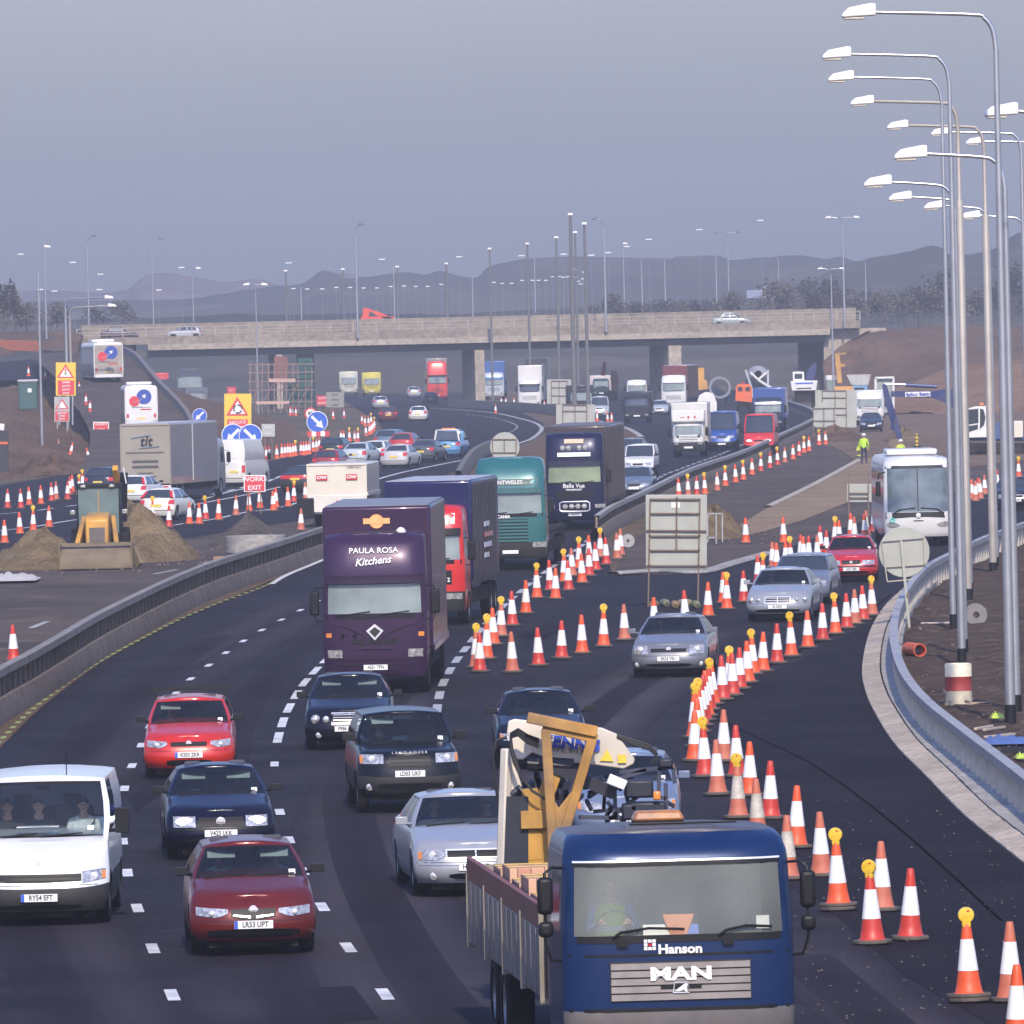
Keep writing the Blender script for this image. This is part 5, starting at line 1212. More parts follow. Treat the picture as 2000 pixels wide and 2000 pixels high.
# ---------------------------------------------------------------- blue crane lorry, nearest
HB = (.006, .024, .088)
LV = [(.62, .06, .97), (.70, .0, .99), (.975, 0, 1), (1.05, 0, 1), (1.6, .01, 1), (1.80, .02, 1), (2.56, .12, .975), (2.66, .15, .965), (2.78, .28, .94), (2.85, .52, .9)]
rz = 5.0; base = G(1335, 2149); g0 = base
HL = root('crane_lorry', 'dark blue crane lorry in the foreground carrying pallets of bricks', 'lorry', g0, R(rz))
hs = Shell(2.50, 2.1, LV, .24, 6, cRr=.12)
hs.build(HL, [paint(HB, .12), mat('grey_bumper', (.13, .12, .12), .6, dirt=.4), BLK, mat('dusty_sky_sheen_roof', (.075, .075, .095), .5, .1, .2, 2, dirt=.3)], (1.78, 2.52), (1.82, 2.48, .5, 1.5), glass=FGL, name='cab', crown=.05, band=(.62, .975))  # roof greyed for dust, with the sky's sheen put into the colour
PH = paint(HB, .12)
def hp(nm, xs, a, b, m, off=.02, par=HL, nz_=2):
    q = MB(); n = len(xs); strip_patch(q, xs, a if isinstance(a, list) else [a] * n, b if isinstance(b, list) else [b] * n, hs.ffn, off, nz=nz_); return q.build(nm, m, par)
hp('screen_surround', lin(-1.12, 1.12, 13), 2.52, 2.565, BLK, .012); hp('scuttle_panel', lin(-1.10, 1.10, 13), 1.705, 1.78, BLK, .012); hp('roof_trim_line', lin(-1.12, 1.12, 13), 2.565, 2.585, CHR, .016, nz_=1)
hp('cab_crease', lin(-1.19, 1.19, 13), 1.555, 1.58, BLK, .006, nz_=1); hp('bumper_gap', lin(-1.19, 1.19, 13), .965, 1.0, BLK, .008, nz_=1)
g_ = hp('grille', lin(-.55, .72, 9) if False else lin(-.76, .76, 9), 1.08, 1.50, GRY, .012)
GS = mat('grille_silver', (.30, .27, .25), .45, .5, .15)
for i in range(5): hp('grille_slat', lin(-.75, .75, 9), 1.085 + i * .083, 1.085 + i * .083 + .066, GS, .03, g_, 1)
text('MAN', .19, WHI, HL, (0, hs.ffn(0, 1.3, .045).y, 1.36), sx=1.6, bold=.008, ext=.008)
hp('lion_badge_field', lin(-.22, .22, 5), 1.20, 1.245, BLK, .036, g_, 1)
q = MB(); q.prism([(-.07, 1.175), (-.03, 1.21), (.0, 1.23), (.04, 1.26), (.07, 1.255), (.06, 1.21), (.065, 1.17), (.04, 1.17), (.03, 1.195), (-.02, 1.175)], 'y', hs.ffn(0, 1, .05).y, hs.ffn(0, 1, .04).y); q.build('lion_badge', WHI, HL)
q = MB(); q.tube([(-.09, hs.ffn(0, 1, .045).y, 1.16), (.09, hs.ffn(0, 1, .045).y, 1.16), (.07, hs.ffn(0, 1, .045).y, 1.27), (-.07, hs.ffn(0, 1, .045).y, 1.27), (-.09, hs.ffn(0, 1, .045).y, 1.16)], .006, 6); q.build('badge_frame', CHR, HL)
text('Hanson', .135, WHI, HL, (.0, hs.ffn(0, 1.6, .02).y, 1.625), sx=1.15, bold=.005)
q = MB()
for i, (a, b) in enumerate(((0, 0), (1, 0), (2, 0), (0, 1), (2, 1), (0, 2), (1, 2), (2, 2))): q.box((-.37 + a * .045, hs.ffn(0, 1.68, .015).y, 1.64 + b * .04), (.037, .01, .033))
q.build('company_logo', WHI, HL); MB().box((-.325, hs.ffn(0, 1.68, .018).y, 1.68), (.03, .012, .026)).build('company_logo_centre', RED, HL)
q = MB()
for x0, x1 in ((-.72, .05), (.42, 1.0)): q.tube([hs.ffn(x0, 1.76, .03), hs.ffn(x0 + .08, 1.82, .05), hs.ffn((x0 + x1) / 2, 1.86, .05), hs.ffn(x1, 1.84, .045)], .016, 6); q.box(hs.ffn(x0 + .1, 1.70, .03), (.12, .05, .07))
q.build('wipers', BLK, HL)
hp('bumper', lin(-1.17, 1.17, 11), .40, .60, mat('grey_bumper', (.16, .14, .13), .6, dirt=.4), .02); hp('number_plate', lin(-.28, .28, 3), .44, .55, WHI, .05)
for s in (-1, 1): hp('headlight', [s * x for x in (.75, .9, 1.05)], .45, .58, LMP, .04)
hp('step_panel', lin(-.62, .62, 5), .62, .80, GRY, -.02)
for s in (-1, 1):
    q = MB(); x = s * 1.42; z = 2.15; q.tube([(s * 1.15, .42, 2.50), (s * 1.34, .30, 2.52), (x, .25, 2.46), (x, .25, 1.70), (s * 1.36, .28, 1.52), (s * 1.15, .38, 1.50)], .018, 6); q.build('mirror_arm', BLK, HL)
    MB().box((x, .23, 2.22), (.17, .11, .40)).build('door_mirror', BLK, HL, bevel=.05, seg=3); MB().box((x, .22, 1.86), (.16, .11, .17)).build('wide_angle_mirror', BLK, HL, bevel=.05, seg=3)
    MB().box((s * 1.205, .52, 2.15), (.06, .09, .55)).build('wind_deflector', GRY, HL, bevel=.02)
q = MB(); q.tube([(-.45, .72, 2.94), (.72, .72, 2.94)], .015, 6); q.build('roof_hatch_rail', BLK, HL)
MB().box((.0, .95, 2.89), (1.0, .5, .05)).build('roof_hatch', mat('dusty_sky_sheen_roof', (.1, .1, .1)), HL, bevel=.02)
lb = MB().add([(-.38, 1.05, 2.95), (.20, 1.05, 2.95), (.20, 1.32, 2.95), (-.38, 1.32, 2.95), (-.33, 1.08, 3.06), (.15, 1.08, 3.06), (.15, 1.28, 3.06), (-.33, 1.28, 3.06)], [(3, 2, 1, 0), (4, 5, 6, 7), (0, 1, 5, 4), (1, 2, 6, 5), (2, 3, 7, 6), (3, 0, 4, 7)]).build('amber_light_bar', BAR, HL, bevel=.03)
MB().bx(-.36, .18, 1.07, 1.30, 2.90, 2.95).build('light_bar_foot', BLK, lb)
q = MB(); q.bx(-1.1, 1.1, .45, 1.6, 1.30, 1.42); q.bx(-1.12, 1.12, .26, .5, 1.42, 1.70); q.build('dashboard', mat('dash_grey', (.16, .17, .16), .7), HL)
q = MB(); q.bx(-1.10, 1.10, 1.90, 1.98, 1.2, 2.62); q.build('cab_rear_lining', mat('cab_lining', (.42, .44, .40), .9), HL)
for s in (-1, 1): o = MB().box((s * .62, 1.45, 1.85), (.55, .16, .85)).build('seat', SEAT, HL, bevel=.06); MB().box((s * .62, 1.25, 1.5), (.55, .5, .15)).build('seat_cushion', SEAT, o, bevel=.05)
MB().lathe([(.22, -.015), (.24, 0), (.22, .015)], 22, (-.62, .72, 1.78), 'y').build('steering_wheel', BLK, HL)
q = MB().prism([(-.17, 1.98), (.17, 1.98), (.09, 1.76), (-.09, 1.76)], 'y', .31, .32); q.v = [Vector((v.x + .02, v.y, v.z)) for v in q.v]; q.build('pennant', mat('orange_pennant', (.75, .28, .12), .8), HL)
MB().box((-.18, .34, 1.79), (.36, .02, .17), 0, Matrix.Rotation(R(-25), 3, 'X')).build('white_paper', WHI, HL); MB().box((.12, .34, 1.79), (.24, .02, .16), 0, Matrix.Rotation(R(-25), 3, 'X')).build('blue_folder', BLU, HL)
MB().box((.92, .20, 1.88), (.14, .02, .14)).build('tax_disc', WHI, HL)
occupant(HL, -.62, 1.28, 1.42, 'lorry driver in blue overalls and hi-vis braces behind the windscreen of the crane lorry', True, top=(.12, .22, .60), legs=(.05, .1, .3), vest=True)
# chassis and bed
MB().bx(-.5, .5, .3, 11.6, .55, .85).build('chassis', DRT, HL)
for y in (1.1, 8.2, 9.6):
    for s in (-1, 1): wheel(HL, s * 1.05, y, .5, .32, 1)
MB().bx(-1.0, -.55, 2.2, 3.4, .45, .85).build('battery_box', DRT, HL); MB().bx(.5, 1.0, 2.2, 3.6, .45, .9).build('fuel_tank', DRT, HL)
BX0, BX1, BY0, BY1, BZ0, BZ1 = -1.25, 1.25, 2.45, 12.2, .96, 1.98
MB().bx(BX0, BX1, BY0, BY1, BZ0, BZ0 + .12).build('bed_floor', mat('worn_timber', (.22, .17, .12), .9, dirt=.5), HL)
DSG = mat('dropside_grey', (.21, .20, .21), .4, .5, .3, .5, dirt=.6); DSR = mat('dropside_red', (.20, .035, .02), .5, .1, .3, .7, dirt=.35)
for s, x in ((-1, BX0), (1, BX1)):
    ds = MB()
    for k in range(4):
        ds.bx(x - .03, x + .03, BY0 + .06 + k * 2.42, BY0 + 2.36 + k * 2.42, BZ0, BZ1 - .27)
        for r in range(3): yy = BY0 + .5 + k * 2.42 + r * .65; ds.bx(x - .045, x + .045, yy, yy + .04, BZ0 + .02, BZ1 - .28)
    d_ = ds.build('dropside', DSG, HL, bevel=.008)
    MB().bx(x - .035, x + .035, BY0 + .06, BY1 - .05, BZ1 - .265, BZ1).build('dropside_top_board', DSR, d_, bevel=.008)
    q = MB()
    for k in range(5): yy = BY0 + k * 2.42; q.bx(x - .05, x + .05, yy - .03, yy + .03, BZ0 - .06, BZ1 - (.20 if k else -.02))
    q.build('dropside_post', mat('buff_post', (.27, .24, .20), .7, dirt=.5) if s < 0 else DSG, d_)
MB().bx(BX0, BX1, BY0 - .03, BY0 + .03, BZ0, BZ1).build('headboard', DSG, HL); MB().bx(BX0, BX1, BY1 - .03, BY1 + .03, BZ0, BZ1 - .1).build('tailboard', mat('buff_post', (.36, .31, .24)), HL)
BRK = bpy.data.materials.new('brick_stack'); BRK.use_nodes = True; n = BRK.node_tree; bt = n.nodes.new('ShaderNodeTexBrick'); tcn = n.nodes.new('ShaderNodeTexCoord'); n.links.new(tcn.outputs['Object'], bt.inputs[0])
bt.inputs['Color1'].default_value = (.50, .24, .16, 1); bt.inputs['Color2'].default_value = (.62, .38, .24, 1); bt.inputs['Mortar'].default_value = (.16, .10, .08, 1); bt.inputs['Scale'].default_value = 3.2; bt.inputs['Mortar Size'].default_value = .02
n.links.new(bt.outputs[0], n.nodes['Principled BSDF'].inputs['Base Color']); n.nodes['Principled BSDF'].inputs['Roughness'].default_value = .9
MX = Matrix.Translation(HL.location) @ HL.rotation_euler.to_matrix().to_4x4()
k = 0
for j in range(6):
    for i in (0, 1):
        w_ = 1.12; x = -.60 + i * 1.2; y = BY0 + .75 + j * 1.22; h_ = (.98, .86, 1.0, .88, .98, .90)[j]
        p = MX @ Vector((x, y, BZ0 + .125)); o = root('brick_pallet', 'x', 'brick stack', p, R(rz), 'brick packs on the crane lorry')
        o['label'] = ('brick pack %s on the crane lorry bed, %s' % ('left' if i == 0 else 'right', ('right behind the cab', 'second behind the cab', 'third behind the cab', 'fourth behind the cab', 'fifth behind the cab', 'nearest the crane')[j]))
        MB().box((0, 0, h_ / 2 + .06), (w_, 1.02, h_ - .06)).build('bricks', BRK, o, bevel=.01); MB().bx(-.5, .5, -.5, .5, 0, .06).build('pallet', mat('worn_timber', (.22, .17, .12)), o)
        q = MB()
        for yy in (-.25, .25): q.bx(-w_ / 2 - .005, w_ / 2 + .005, yy - .02, yy + .02, h_ + .034, h_ + .04)
        q.build('strap', mat('yellow_strap', (.75, .55, .08), .6), o)
# ---- the loading crane, mounted at the tail of the bed (placed in world space, then hung on the lorry)
CW = mat('crane_white', (.68, .62, .52), .45, .1, .12, 2, dirt=.35); CYL = mat('crane_yellow', (.52, .27, .04), .55, .1, .25, 3, dirt=.75); HOS = mat('rubber_hose', (.02, .02, .022), .6); DBL = mat('crane_dark_blue', (.02, .03, .07), .5, dirt=.3)
Dc = 112.5
def C(x, y, d=0): return D(x, y, Dc + d)
q = MB().tube([C(981, 1712), C(990, 1462)], .085, 4); q.build('crane_column', CW, HL, world=True, bevel=.02)
q = MB(); pts = [(993, 1408), (1005, 1404), (1100, 1415), (1175, 1421), (1204, 1433), (1240, 1482), (1238, 1492), (1218, 1502), (1168, 1495), (1080, 1487), (1040, 1470), (1022, 1484), (1002, 1482), (998, 1450), (990, 1430)]
fr_ = [C(*p) for p in pts]; bk = [C(*p, .32) for p in pts]; n_ = len(pts); q.add(fr_ + bk, [tuple(range(n_)), tuple(range(n_, 2 * n_))[::-1]] + [(i, (i + 1) % n_, n_ + (i + 1) % n_, n_ + i) for i in range(n_)]); bo = q.build('crane_boom', CW, HL, world=True, bevel=.015)
q = MB(); pts = [(990, 1480), (1003, 1486), (1020, 1537), (1000, 1552), (986, 1560)]; fr_ = [C(*p) for p in pts]; bk = [C(*p, .28) for p in pts]; n_ = 5
q.add(fr_ + bk, [tuple(range(n_)), tuple(range(n_, 2 * n_))[::-1]] + [(i, (i + 1) % n_, n_ + (i + 1) % n_, n_ + i) for i in range(n_)]); q.build('crane_gusset', CW, HL, world=True, bevel=.01)
yf = MB(); rnd0 = random.Random(9)
yf.bar(C(1030, 1401, -.5), C(1166, 1429, -.5), .22, .13); yf.bar(C(1060, 1418, -.5), C(1160, 1440, -.5), .12, .13)
yf.bar(C(1066, 1425, -.5), C(1080, 1660, -.5), .13, .12); yf.bar(C(1160, 1432, -.5), C(1098, 1640, -.5), .13, .12)
pts = [(1070, 1540), (1091, 1578), (1122, 1538), (1105, 1610), (1090, 1650), (1072, 1650)]; fr_ = [C(*p, -.55) for p in pts]; bk = [C(*p, -.42) for p in pts]; n_ = 6
yf.add(fr_ + bk, [tuple(range(n_)), tuple(range(n_, 2 * n_))[::-1]] + [(i, (i + 1) % n_, n_ + (i + 1) % n_, n_ + i) for i in range(n_)])
yf.build('brick_grab_frame', mat('rusty_yellow', (.38, .20, .045), .65, .1, .35, 3, dirt=.9), HL, world=True, bevel=.01)
q = MB()
for i in range(22): x, y = rnd0.uniform(1008, 1130), rnd0.uniform(1500, 1640); a_ = rnd0.uniform(-1, 1); q.bar(C(x, y, rnd0.uniform(.1, .7)), C(x + 34 * a_, y + 34 * (1 - abs(a_)), rnd0.uniform(.1, .7)), .06, .07)
q.build('crane_linkage', mat('crane_black', (.015, .017, .03)), HL, world=True)
q = MB()
q.bar(C(1035, 1540), C(1045, 1680), .13, .2); q.bar(C(1060, 1560), C(1058, 1680), .1, .2); q.box(C(1045, 1600), (.35, .3, .22)); q.bar(C(1085, 1500), C(1050, 1600), .09, .2); q.bar(C(1010, 1690), C(1080, 1690), .12, .3)
q.build('crane_base', CYL, HL, world=True, bevel=.01)
q = MB()
q.bar(C(1008, 1555), C(1008, 1700), .14, .3); q.tube([C(1000, 1553), C(1014, 1540), C(1024, 1552)], .05); q.bar(C(1060, 1488), C(1200, 1550), .15, .15); q.tube([C(1030, 1490), C(1120, 1496)], .09)
q.build('crane_ram', mat('crane_black', (.015, .017, .03), .5), HL, world=True)
q = MB(); q.bar(C(1188, 1520, -.3), C(1222, 1534, -.3), .16, .12); q.build('ram_collar', WHI, HL, world=True, bevel=.01)
q = MB()
for a, b in (((1210, 1508), (1315, 1498)), ((1210, 1520), (1262, 1504)), ((1288, 1500), (1286, 1560)), ((1315, 1500), (1318, 1530)), ((1200, 1520), (1202, 1600)), ((1130, 1596), (1240, 1598)), ((1190, 1600), (1245, 1556)), ((1210, 1535), (1300, 1560)), ((1300, 1530), (1302, 1600)), ((1250, 1600), (1300, 1590))):
    q.bar(C(*a), C(*b), .045, .05)
rnd = random.Random(4)
for i in range(26): x, y = rnd.uniform(1130, 1310), rnd.uniform(1508, 1600); a_ = rnd.uniform(-1, 1); q.bar(C(x, y, rnd.uniform(0, .6)), C(x + 26 * a_, y + 26 * (1 - abs(a_)), rnd.uniform(0, .6)), .04, .045)
q.build('operator_platform', DBL, HL, world=True)
q = MB(); q.box(C(1248, 1540), (.35, .3, .22)); q.box(C(1300, 1490), (.18, .2, .12)); q.box(C(1265, 1575), (.45, .3, .12)); q.box(C(1230, 1585), (.2, .3, .2)); q.build('control_valves', mat('crane_black', (.015, .017, .03)), HL, world=True, bevel=.03)
MB().box(C(1283, 1554, -.2), (.09, .08, .11)).build('amber_lamp', AMB, HL, world=True, bevel=.02)
q = MB()
for k in range(4): q = MB(); q.tube([C(1052, 1444 + k * 5, -.3), C(1030, 1436 + k * 5, -.35), C(1012, 1424 + k * 4, -.35), C(998, 1432 + k * 3, -.3), C(997 + k, 1462, -.3), C(1004 + k * 2, 1490, -.3), C(1016, 1515, -.3), C(1040, 1545, -.3), C(1068, 1562, -.3)], .017, 6); q.build('hydraulic_hose', HOS, HL, world=True)
for k in range(3): q = MB(); q.tube([C(1205, 1436 + 2 * k), C(1240, 1447 + 4 * k), C(1268, 1455 + 4 * k), C(1283, 1472 + 3 * k), C(1280 - k * 4, 1490)], .017, 6); q.build('hydraulic_hose', HOS, HL, world=True)
q = MB(); q.tube([C(990, 1440, .2), C(970, 1446, .2), C(963, 1475, .2), C(966, 1520, .2), C(974, 1570, .2), C(978, 1620, .2)], .022, 6); q.build('hydraulic_hose', HOS, HL, world=True); q = MB(); q.tube([C(1020, 1540, .2), C(1035, 1580, .2), C(1070, 1587, .2)], .02, 6)
q.build('hydraulic_hose', HOS, HL, world=True)
ctxt = C(1115, 1452, -.04)
iv = MX.inverted(); lc = iv @ ctxt
text('KENNIS', .19, mat('logo_blue', (.02, .06, .42), .5), HL, tuple(lc), rot=(R(90), R(7), R(-rz)), bold=.008, sx=1.1)
lc2 = iv @ C(1112, 1466, -.04); text('TYPE 9/1300', .09, INK, HL, tuple(lc2), rot=(R(90), R(7), R(-rz)), sx=1.2)
tp = [(1172, 1486), (1198, 1487), (1186, 1464)]; q = MB(); q.add([C(*p, -.03) for p in tp] + [C(*p, -.01) for p in tp], [(0, 1, 2), (5, 4, 3), (0, 3, 4, 1), (1, 4, 5, 2), (2, 5, 3, 0)]); wt = q.build('warning_triangle', mat('warning_yellow', (.80, .55, .05), .5), HL, world=True)
MB().box(C(1186, 1479, -.045), (.05, .01, .035)).build('warning_symbol', INK, wt)
q = MB(); q.box(C(1215, 1482, -.03), (.1, .02, .1)); q.build('yellow_sticker', mat('warning_yellow', (.8, .55, .05)), HL, world=True)
# ================================================================ MID-DISTANCE AND FAR VEHICLES
WH = (.78, .77, .73)
mid = [ # name,label,cat,px,py,rz,face,kind,color,kw
 ('saloon_car', 'grey-blue saloon between the navy lorry and the concrete barrier', 'car', 1238, 971, -5, 'F', 'saloon', (.13, .16, .22), dict(front=dict(low=(.5, .25, .36)), H=1.48)),
 ('delivery_van', 'small white van behind the grey-blue saloon, right of the navy lorry', 'van', 1246, 932, -6, 'F', 'smallvan', WH, dict(skirt=GRY)),
 ('estate_car', 'grey estate car peeping out behind the small white van', 'car', 1229, 903, -5, 'F', 'estate', (.14, .17, .18), {}),
 ('panel_van', 'blue high-roofed van between the white box van and the red van', 'van', 1410, 880, -4, 'F', 'highvan', (.02, .07, .28), dict(skirt=BLK)),
 ('panel_van', 'bright red high-roofed van with headlights on', 'van', 1482, 888, -5, 'F', 'highvan', (.68, .03, .025), dict(lit=True, skirt=BLK)),
 ('saloon_car', 'silver car far back between the dark van and the white-cabbed lorry', 'car', 1287, 811, -3, 'F', 'saloon', (.45, .48, .5), {}),
 ('pickup_truck', 'pale pickup with white bonnet beside the grey sign backs', 'pickup', 1171, 815, -2, 'F', 'pickup', (.5, .54, .55), dict(H=1.95)),
 ('people_carrier', 'car with a white roof peeping over the blue van', 'car', 1404, 845, -4, 'F', 'estate', (.55, .57, .6), dict(H=1.6)),
 ('saloon_car', 'dark saloon parked nose-out before the white works lorry', 'car', 1702, 843, -2, 'F', 'saloon', (.025, .035, .06), dict(front=dict(lx=(.5, .9)))),
 ('saloon_car', 'silver saloon with rear to camera, far under the bridge left of the maroon car', 'car', 744, 799, 3, 'R', 'saloon', (.35, .37, .40), {}),
 ('saloon_car', 'dark maroon car driving away, left of the lone white saloon', 'car', 759, 825, 2, 'R', 'saloon', (.11, .02, .03), dict(H=1.5)),
 ('saloon_car', 'white saloon driving away alone towards the bridge', 'car', 816, 823, -2, 'R', 'saloon', (.72, .70, .66), dict(rear=dict(band=False))),
 ('pickup_truck', 'light blue pickup with a white canopy driving away', 'pickup', 873, 893, -8, 'R', 'pickup', (.10, .27, .48), dict(lod=1, canopy=True)),
 ('saloon_car', 'dark grey saloon driving away beside the light blue pickup', 'car', 821, 903, -12, 'R', 'saloon', (.075, .09, .10), dict(rear=dict(band=False))),
 ('hatchback_car', 'red hatchback at the back of the queue near the dark grey saloon', 'car', 782, 887, -12, 'R', 'hatch', (.50, .03, .03), {}),
 ('estate_car', 'blue-grey estate hidden behind the small red hatchback', 'car', 752, 880, -14, 'R', 'estate', (.12, .17, .24), {}),
 ('saloon_car', 'silver saloon with a white boot lid and rear spoiler, middle of the leaving queue', 'car', 768, 914, -12, 'R', 'saloon', (.55, .54, .52), {}),
 ('hatchback_car', 'white hatchback between the two silver cars driving away', 'car', 727, 905, -12, 'R', 'hatch', (.70, .69, .64), {}),
 ('saloon_car', 'pale silver saloon with big red tail lights driving away', 'car', 688, 909, -14, 'R', 'saloon', (.50, .54, .55), dict(rear=dict(lx=(.72, .98), lz=(.66, .9)))),
 ('hatchback_car', 'dark green hatchback at the left of the leaving queue', 'car', 645, 897, -13, 'R', 'hatch', (.02, .035, .03), {}),
 ('hatchback_car', 'deep red hatchback driving away below the dark green one', 'car', 634, 926, -13, 'R', 'hatch', (.30, .02, .02), {}),
 ('saloon_car', 'dark car with a full-width red light band driving away beside the white trailer', 'car', 576, 963, -14, 'R', 'saloon', (.035, .04, .04), dict(rear=dict(band=True, plz=.74))),
 ('hatchback_car', 'white hatchback with high tail lights driving away behind the digger', 'car', 305, 1016, -13, 'R', 'hatch', (.78, .75, .66), dict(rear=dict(high=True), L=4.2)),
 ('hatchback_car', 'second white hatchback, between the digger cab and the grey curtain trailer', 'car', 253, 985, -13, 'R', 'hatch', (.76, .75, .72), dict(rear=dict(high=True))),
 ('hatchback_car', 'dark blue hatchback driving away above the digger cab', 'car', 191, 966, -13, 'R', 'hatch', (.02, .028, .05), {}),
 ('panel_van', 'white high-roofed van driving away below the round blue arrow signs', 'van', 445, 950, -14, 'R', 'highvan', (.76, .73, .66), dict(rear=dict(plz=.8, plx=-.35, lx=(.82, .98), lz=(.75, 1.15)), rearpanel=True, windows=False)),
 ('saloon_car', 'dark car far off under the bridge beside the red lorry', 'car', 842, 790, 4, 'R', 'saloon', (.04, .05, .07), {}),
 ('saloon_car', 'silver-grey car far off under the bridge below the pale works van', 'car', 810, 777, 4, 'R', 'saloon', (.40, .42, .44), {}),
]
for nm, lb, ct, px, py, rz_, fc, kd, c_, kw in mid:
    kw = dict(kw); lod = kw.pop('lod', 0 if S(px, py) < 24 else 1); cn = kw.pop('canopy', None)
    o = car(nm, lb, ct, px, py, rz_, fc, kd, c_, lod, **kw)
    if cn:
        q = MB()
        for s in (-1, 1): q.bar((s * .82, 2.38, 1.05), (s * .70, 2.25, 1.78), .10, .10)
        q.box((0, 1.5, 1.8), (1.45, 1.6, .07)); q.build('canopy_frame', paint(WH), o, bevel=.02)
        MB().box((0, 2.30, 1.42), (1.4, .03, .60), 0, Matrix.Rotation(R(10), 3, 'X')).build('canopy_window', DGL, o)
        MB().box((0, 1.4, 1.88), (.9, .2, .09)).build('amber_light_bar', AMB, o)
def lor(*a, **k): return lorry(*a, lod=0 if S(a[2], a[3]) < 24 else 1, **k)
b1, sh = lor('box_van', 'white box van with a tall white body over its cab', 1345, 893, -4, cabc=WH, body='box', bodyc=(.62, .60, .56), bodyL=4.2, cabH=2.35, W=2.0, bodyW=2.3, bodyz=(.95, 3.45), screen=(1.35, 2.0), cabD=1.7, wr=.36, visor=False, cat='box van', lamps=(.62, .8, 1.15, 1.32), mirrors=True, bumperc=GRY)
q = MB().bx(-1.05, 1.05, -.02, 1.8, 2.2, 3.0); q.build('luton_front', paint(WH), b1, bevel=.12, seg=3)
q = MB(); q.bx(-.5, -.2, -.035, -.02, 2.5, 2.54); q.bx(-.02, .1, -.035, -.02, 2.46, 2.6); q.bx(.4, .5, -.035, -.02, 2.46, 2.6); q.build('red_lettering', RED, b1)
lor('box_lorry', 'blue box lorry behind the bright red van', 1501, 842, -4, cabc=(.03, .04, .08), body='box', bodyc=(.04, .09, .30), bodyL=6, cabH=2.6, bodyz=(1.0, 3.35), W=2.3, screen=(1.45, 2.15), visor=paint(WH))
lor('tipper_lorry', 'dark lorry with two pale lamps, below the white works pickup', 1244, 826, -3, cabc=(.03, .035, .045), body='box', bodyc=(.03, .035, .04), bodyL=4, cabH=2.5, bodyz=(1.0, 2.7), W=2.25, screen=(1.5, 2.2), bumperc=GRY, glass=DGL)
lor('curtain_lorry', 'white-cabbed lorry with a dark red curtain-sided trailer', 1316, 800, -6, cabc=WH, body='curtain', bodyc=(.16, .03, .03), bodyL=13, cabH=3.4, bodyz=(1.1, 4.4), W=2.5, screen=(1.9, 2.75), topc=(.5, .5, .54), visor=paint(WH))
lor('works_lorry', 'white works cab with hi-vis chevrons, above the dark lorry', 1245, 800, 0, cabc=WH, body='flat', bodyL=3, cabH=2.95, W=2.1, screen=(1.9, 2.5), bodyz=(1, 1.1), visor=False)
q = MB()
for x in (-.7, .5): q.bx(x - .3, x + .3, -.06, -.03, 1.25, 1.75)
lorr = bpy.data.objects[-1] if False else None
lor('white_lorry', 'white lorry with a tall white air deflector, right of the pale bridge pier', 1035, 800, -2, cabc=WH, body='box', bodyc=(.72, .70, .66), bodyL=8, cabH=3.0, bodyz=(1.0, 4.6), W=2.4, screen=(1.9, 2.55), glass=DGL)
lor('white_lorry', 'second white box lorry standing behind the white lorry right of the pier', 1047, 786, -3, cabc=(.7, .68, .62), body='box', bodyc=(.74, .72, .66), bodyL=8, cabH=3.2, bodyz=(1.0, 5.0), W=2.4)
lor('blue_lorry', 'blue and white lorry just right of the pale bridge pier', 965, 780, -2, cabc=(.55, .58, .62), body='box', bodyc=(.05, .12, .34), bodyL=8, cabH=3.2, bodyz=(1.0, 4.6), W=2.5, visor=paint((.04, .2, .5)))
lor('red_lorry', 'bright red lorry approaching under the bridge, left of the dark pier', 855, 782, 2, cabc=(.72, .05, .03), body='box', bodyc=(.25, .24, .22), bodyL=9, cabH=4.7, bodyz=(1.0, 5.1), W=2.5, screen=(2.1, 2.95))
def truckfix(nm, lb, px, py, c_, h=2.6, W=2.3, **k): return lor(nm, lb, px, py, 2, cabc=c_, body='box', bodyL=3.5, cabH=h * .85, bodyz=(.9, h), W=W, bodyc=k.pop('bc', c_), cat='van', screen=(h * .48, h * .75), visor=False, mirrors=False, **k)
truckfix('works_van', 'yellow works van with a white roof facing the camera under the bridge', 727, 773, (.65, .55, .06), 3.1)
truckfix('works_van', 'white and yellow works van behind a lamp post under the bridge', 682, 772, (.60, .58, .45), 3.2)
truckfix('works_van', 'small white van far under the bridge right of the yellow one', 752, 765, (.5, .5, .52), 2.2, 1.9)
truckfix('green_lorry', 'small dark green works lorry with a white roof near the red digger arm', 1175, 778, (.03, .07, .06), 2.7, 2.0, bc=(.7, .6, .55))
truckfix('red_bus', 'small red single-decker bus far left under the bridge', 313, 776, (.62, .05, .03), 3.4, 2.4)
truckfix('white_van', 'white van seen through the left of the bridge above the earth bank', 385, 802, WH, 2.6, 1.95)
truckfix('dark_lorry', 'dark blue-grey lorry parked behind the white van left of the scaffold', 372, 790, (.06, .07, .09), 4.4, 3.4)
truckfix('dark_truck', 'dark truck between the tall poles beside the pale pickup', 1136, 812, (.03, .03, .035), 2.9, 2.3)
lor('works_lorry', 'white works lorry with an amber light bar behind the parked dark saloon', 1699, 830, -1, cabc=WH, body='box', bodyc=(.6, .6, .6), bodyL=4, cabH=2.7, bodyz=(.9, 2.8), W=2.3, screen=(1.45, 2.1), visor=False)
lor('articulated_lorry', 'grey box trailer seen from behind with a tit logo on its doors', 286, 979, -11, 'R', cabc=(.3, .3, .3), body='box', bodyc=(.36, .32, .26), bodyL=11, cabH=3.0, bodyz=(.88, 3.95), W=2.5, bodyW=2.6, topc=(.5, .5, .56), sidec=(.30, .29, .28))
TT = [o for o in bpy.data.objects if o.name.startswith('articulated_lorry') and 'tit logo' in o.get('label', '')][0]
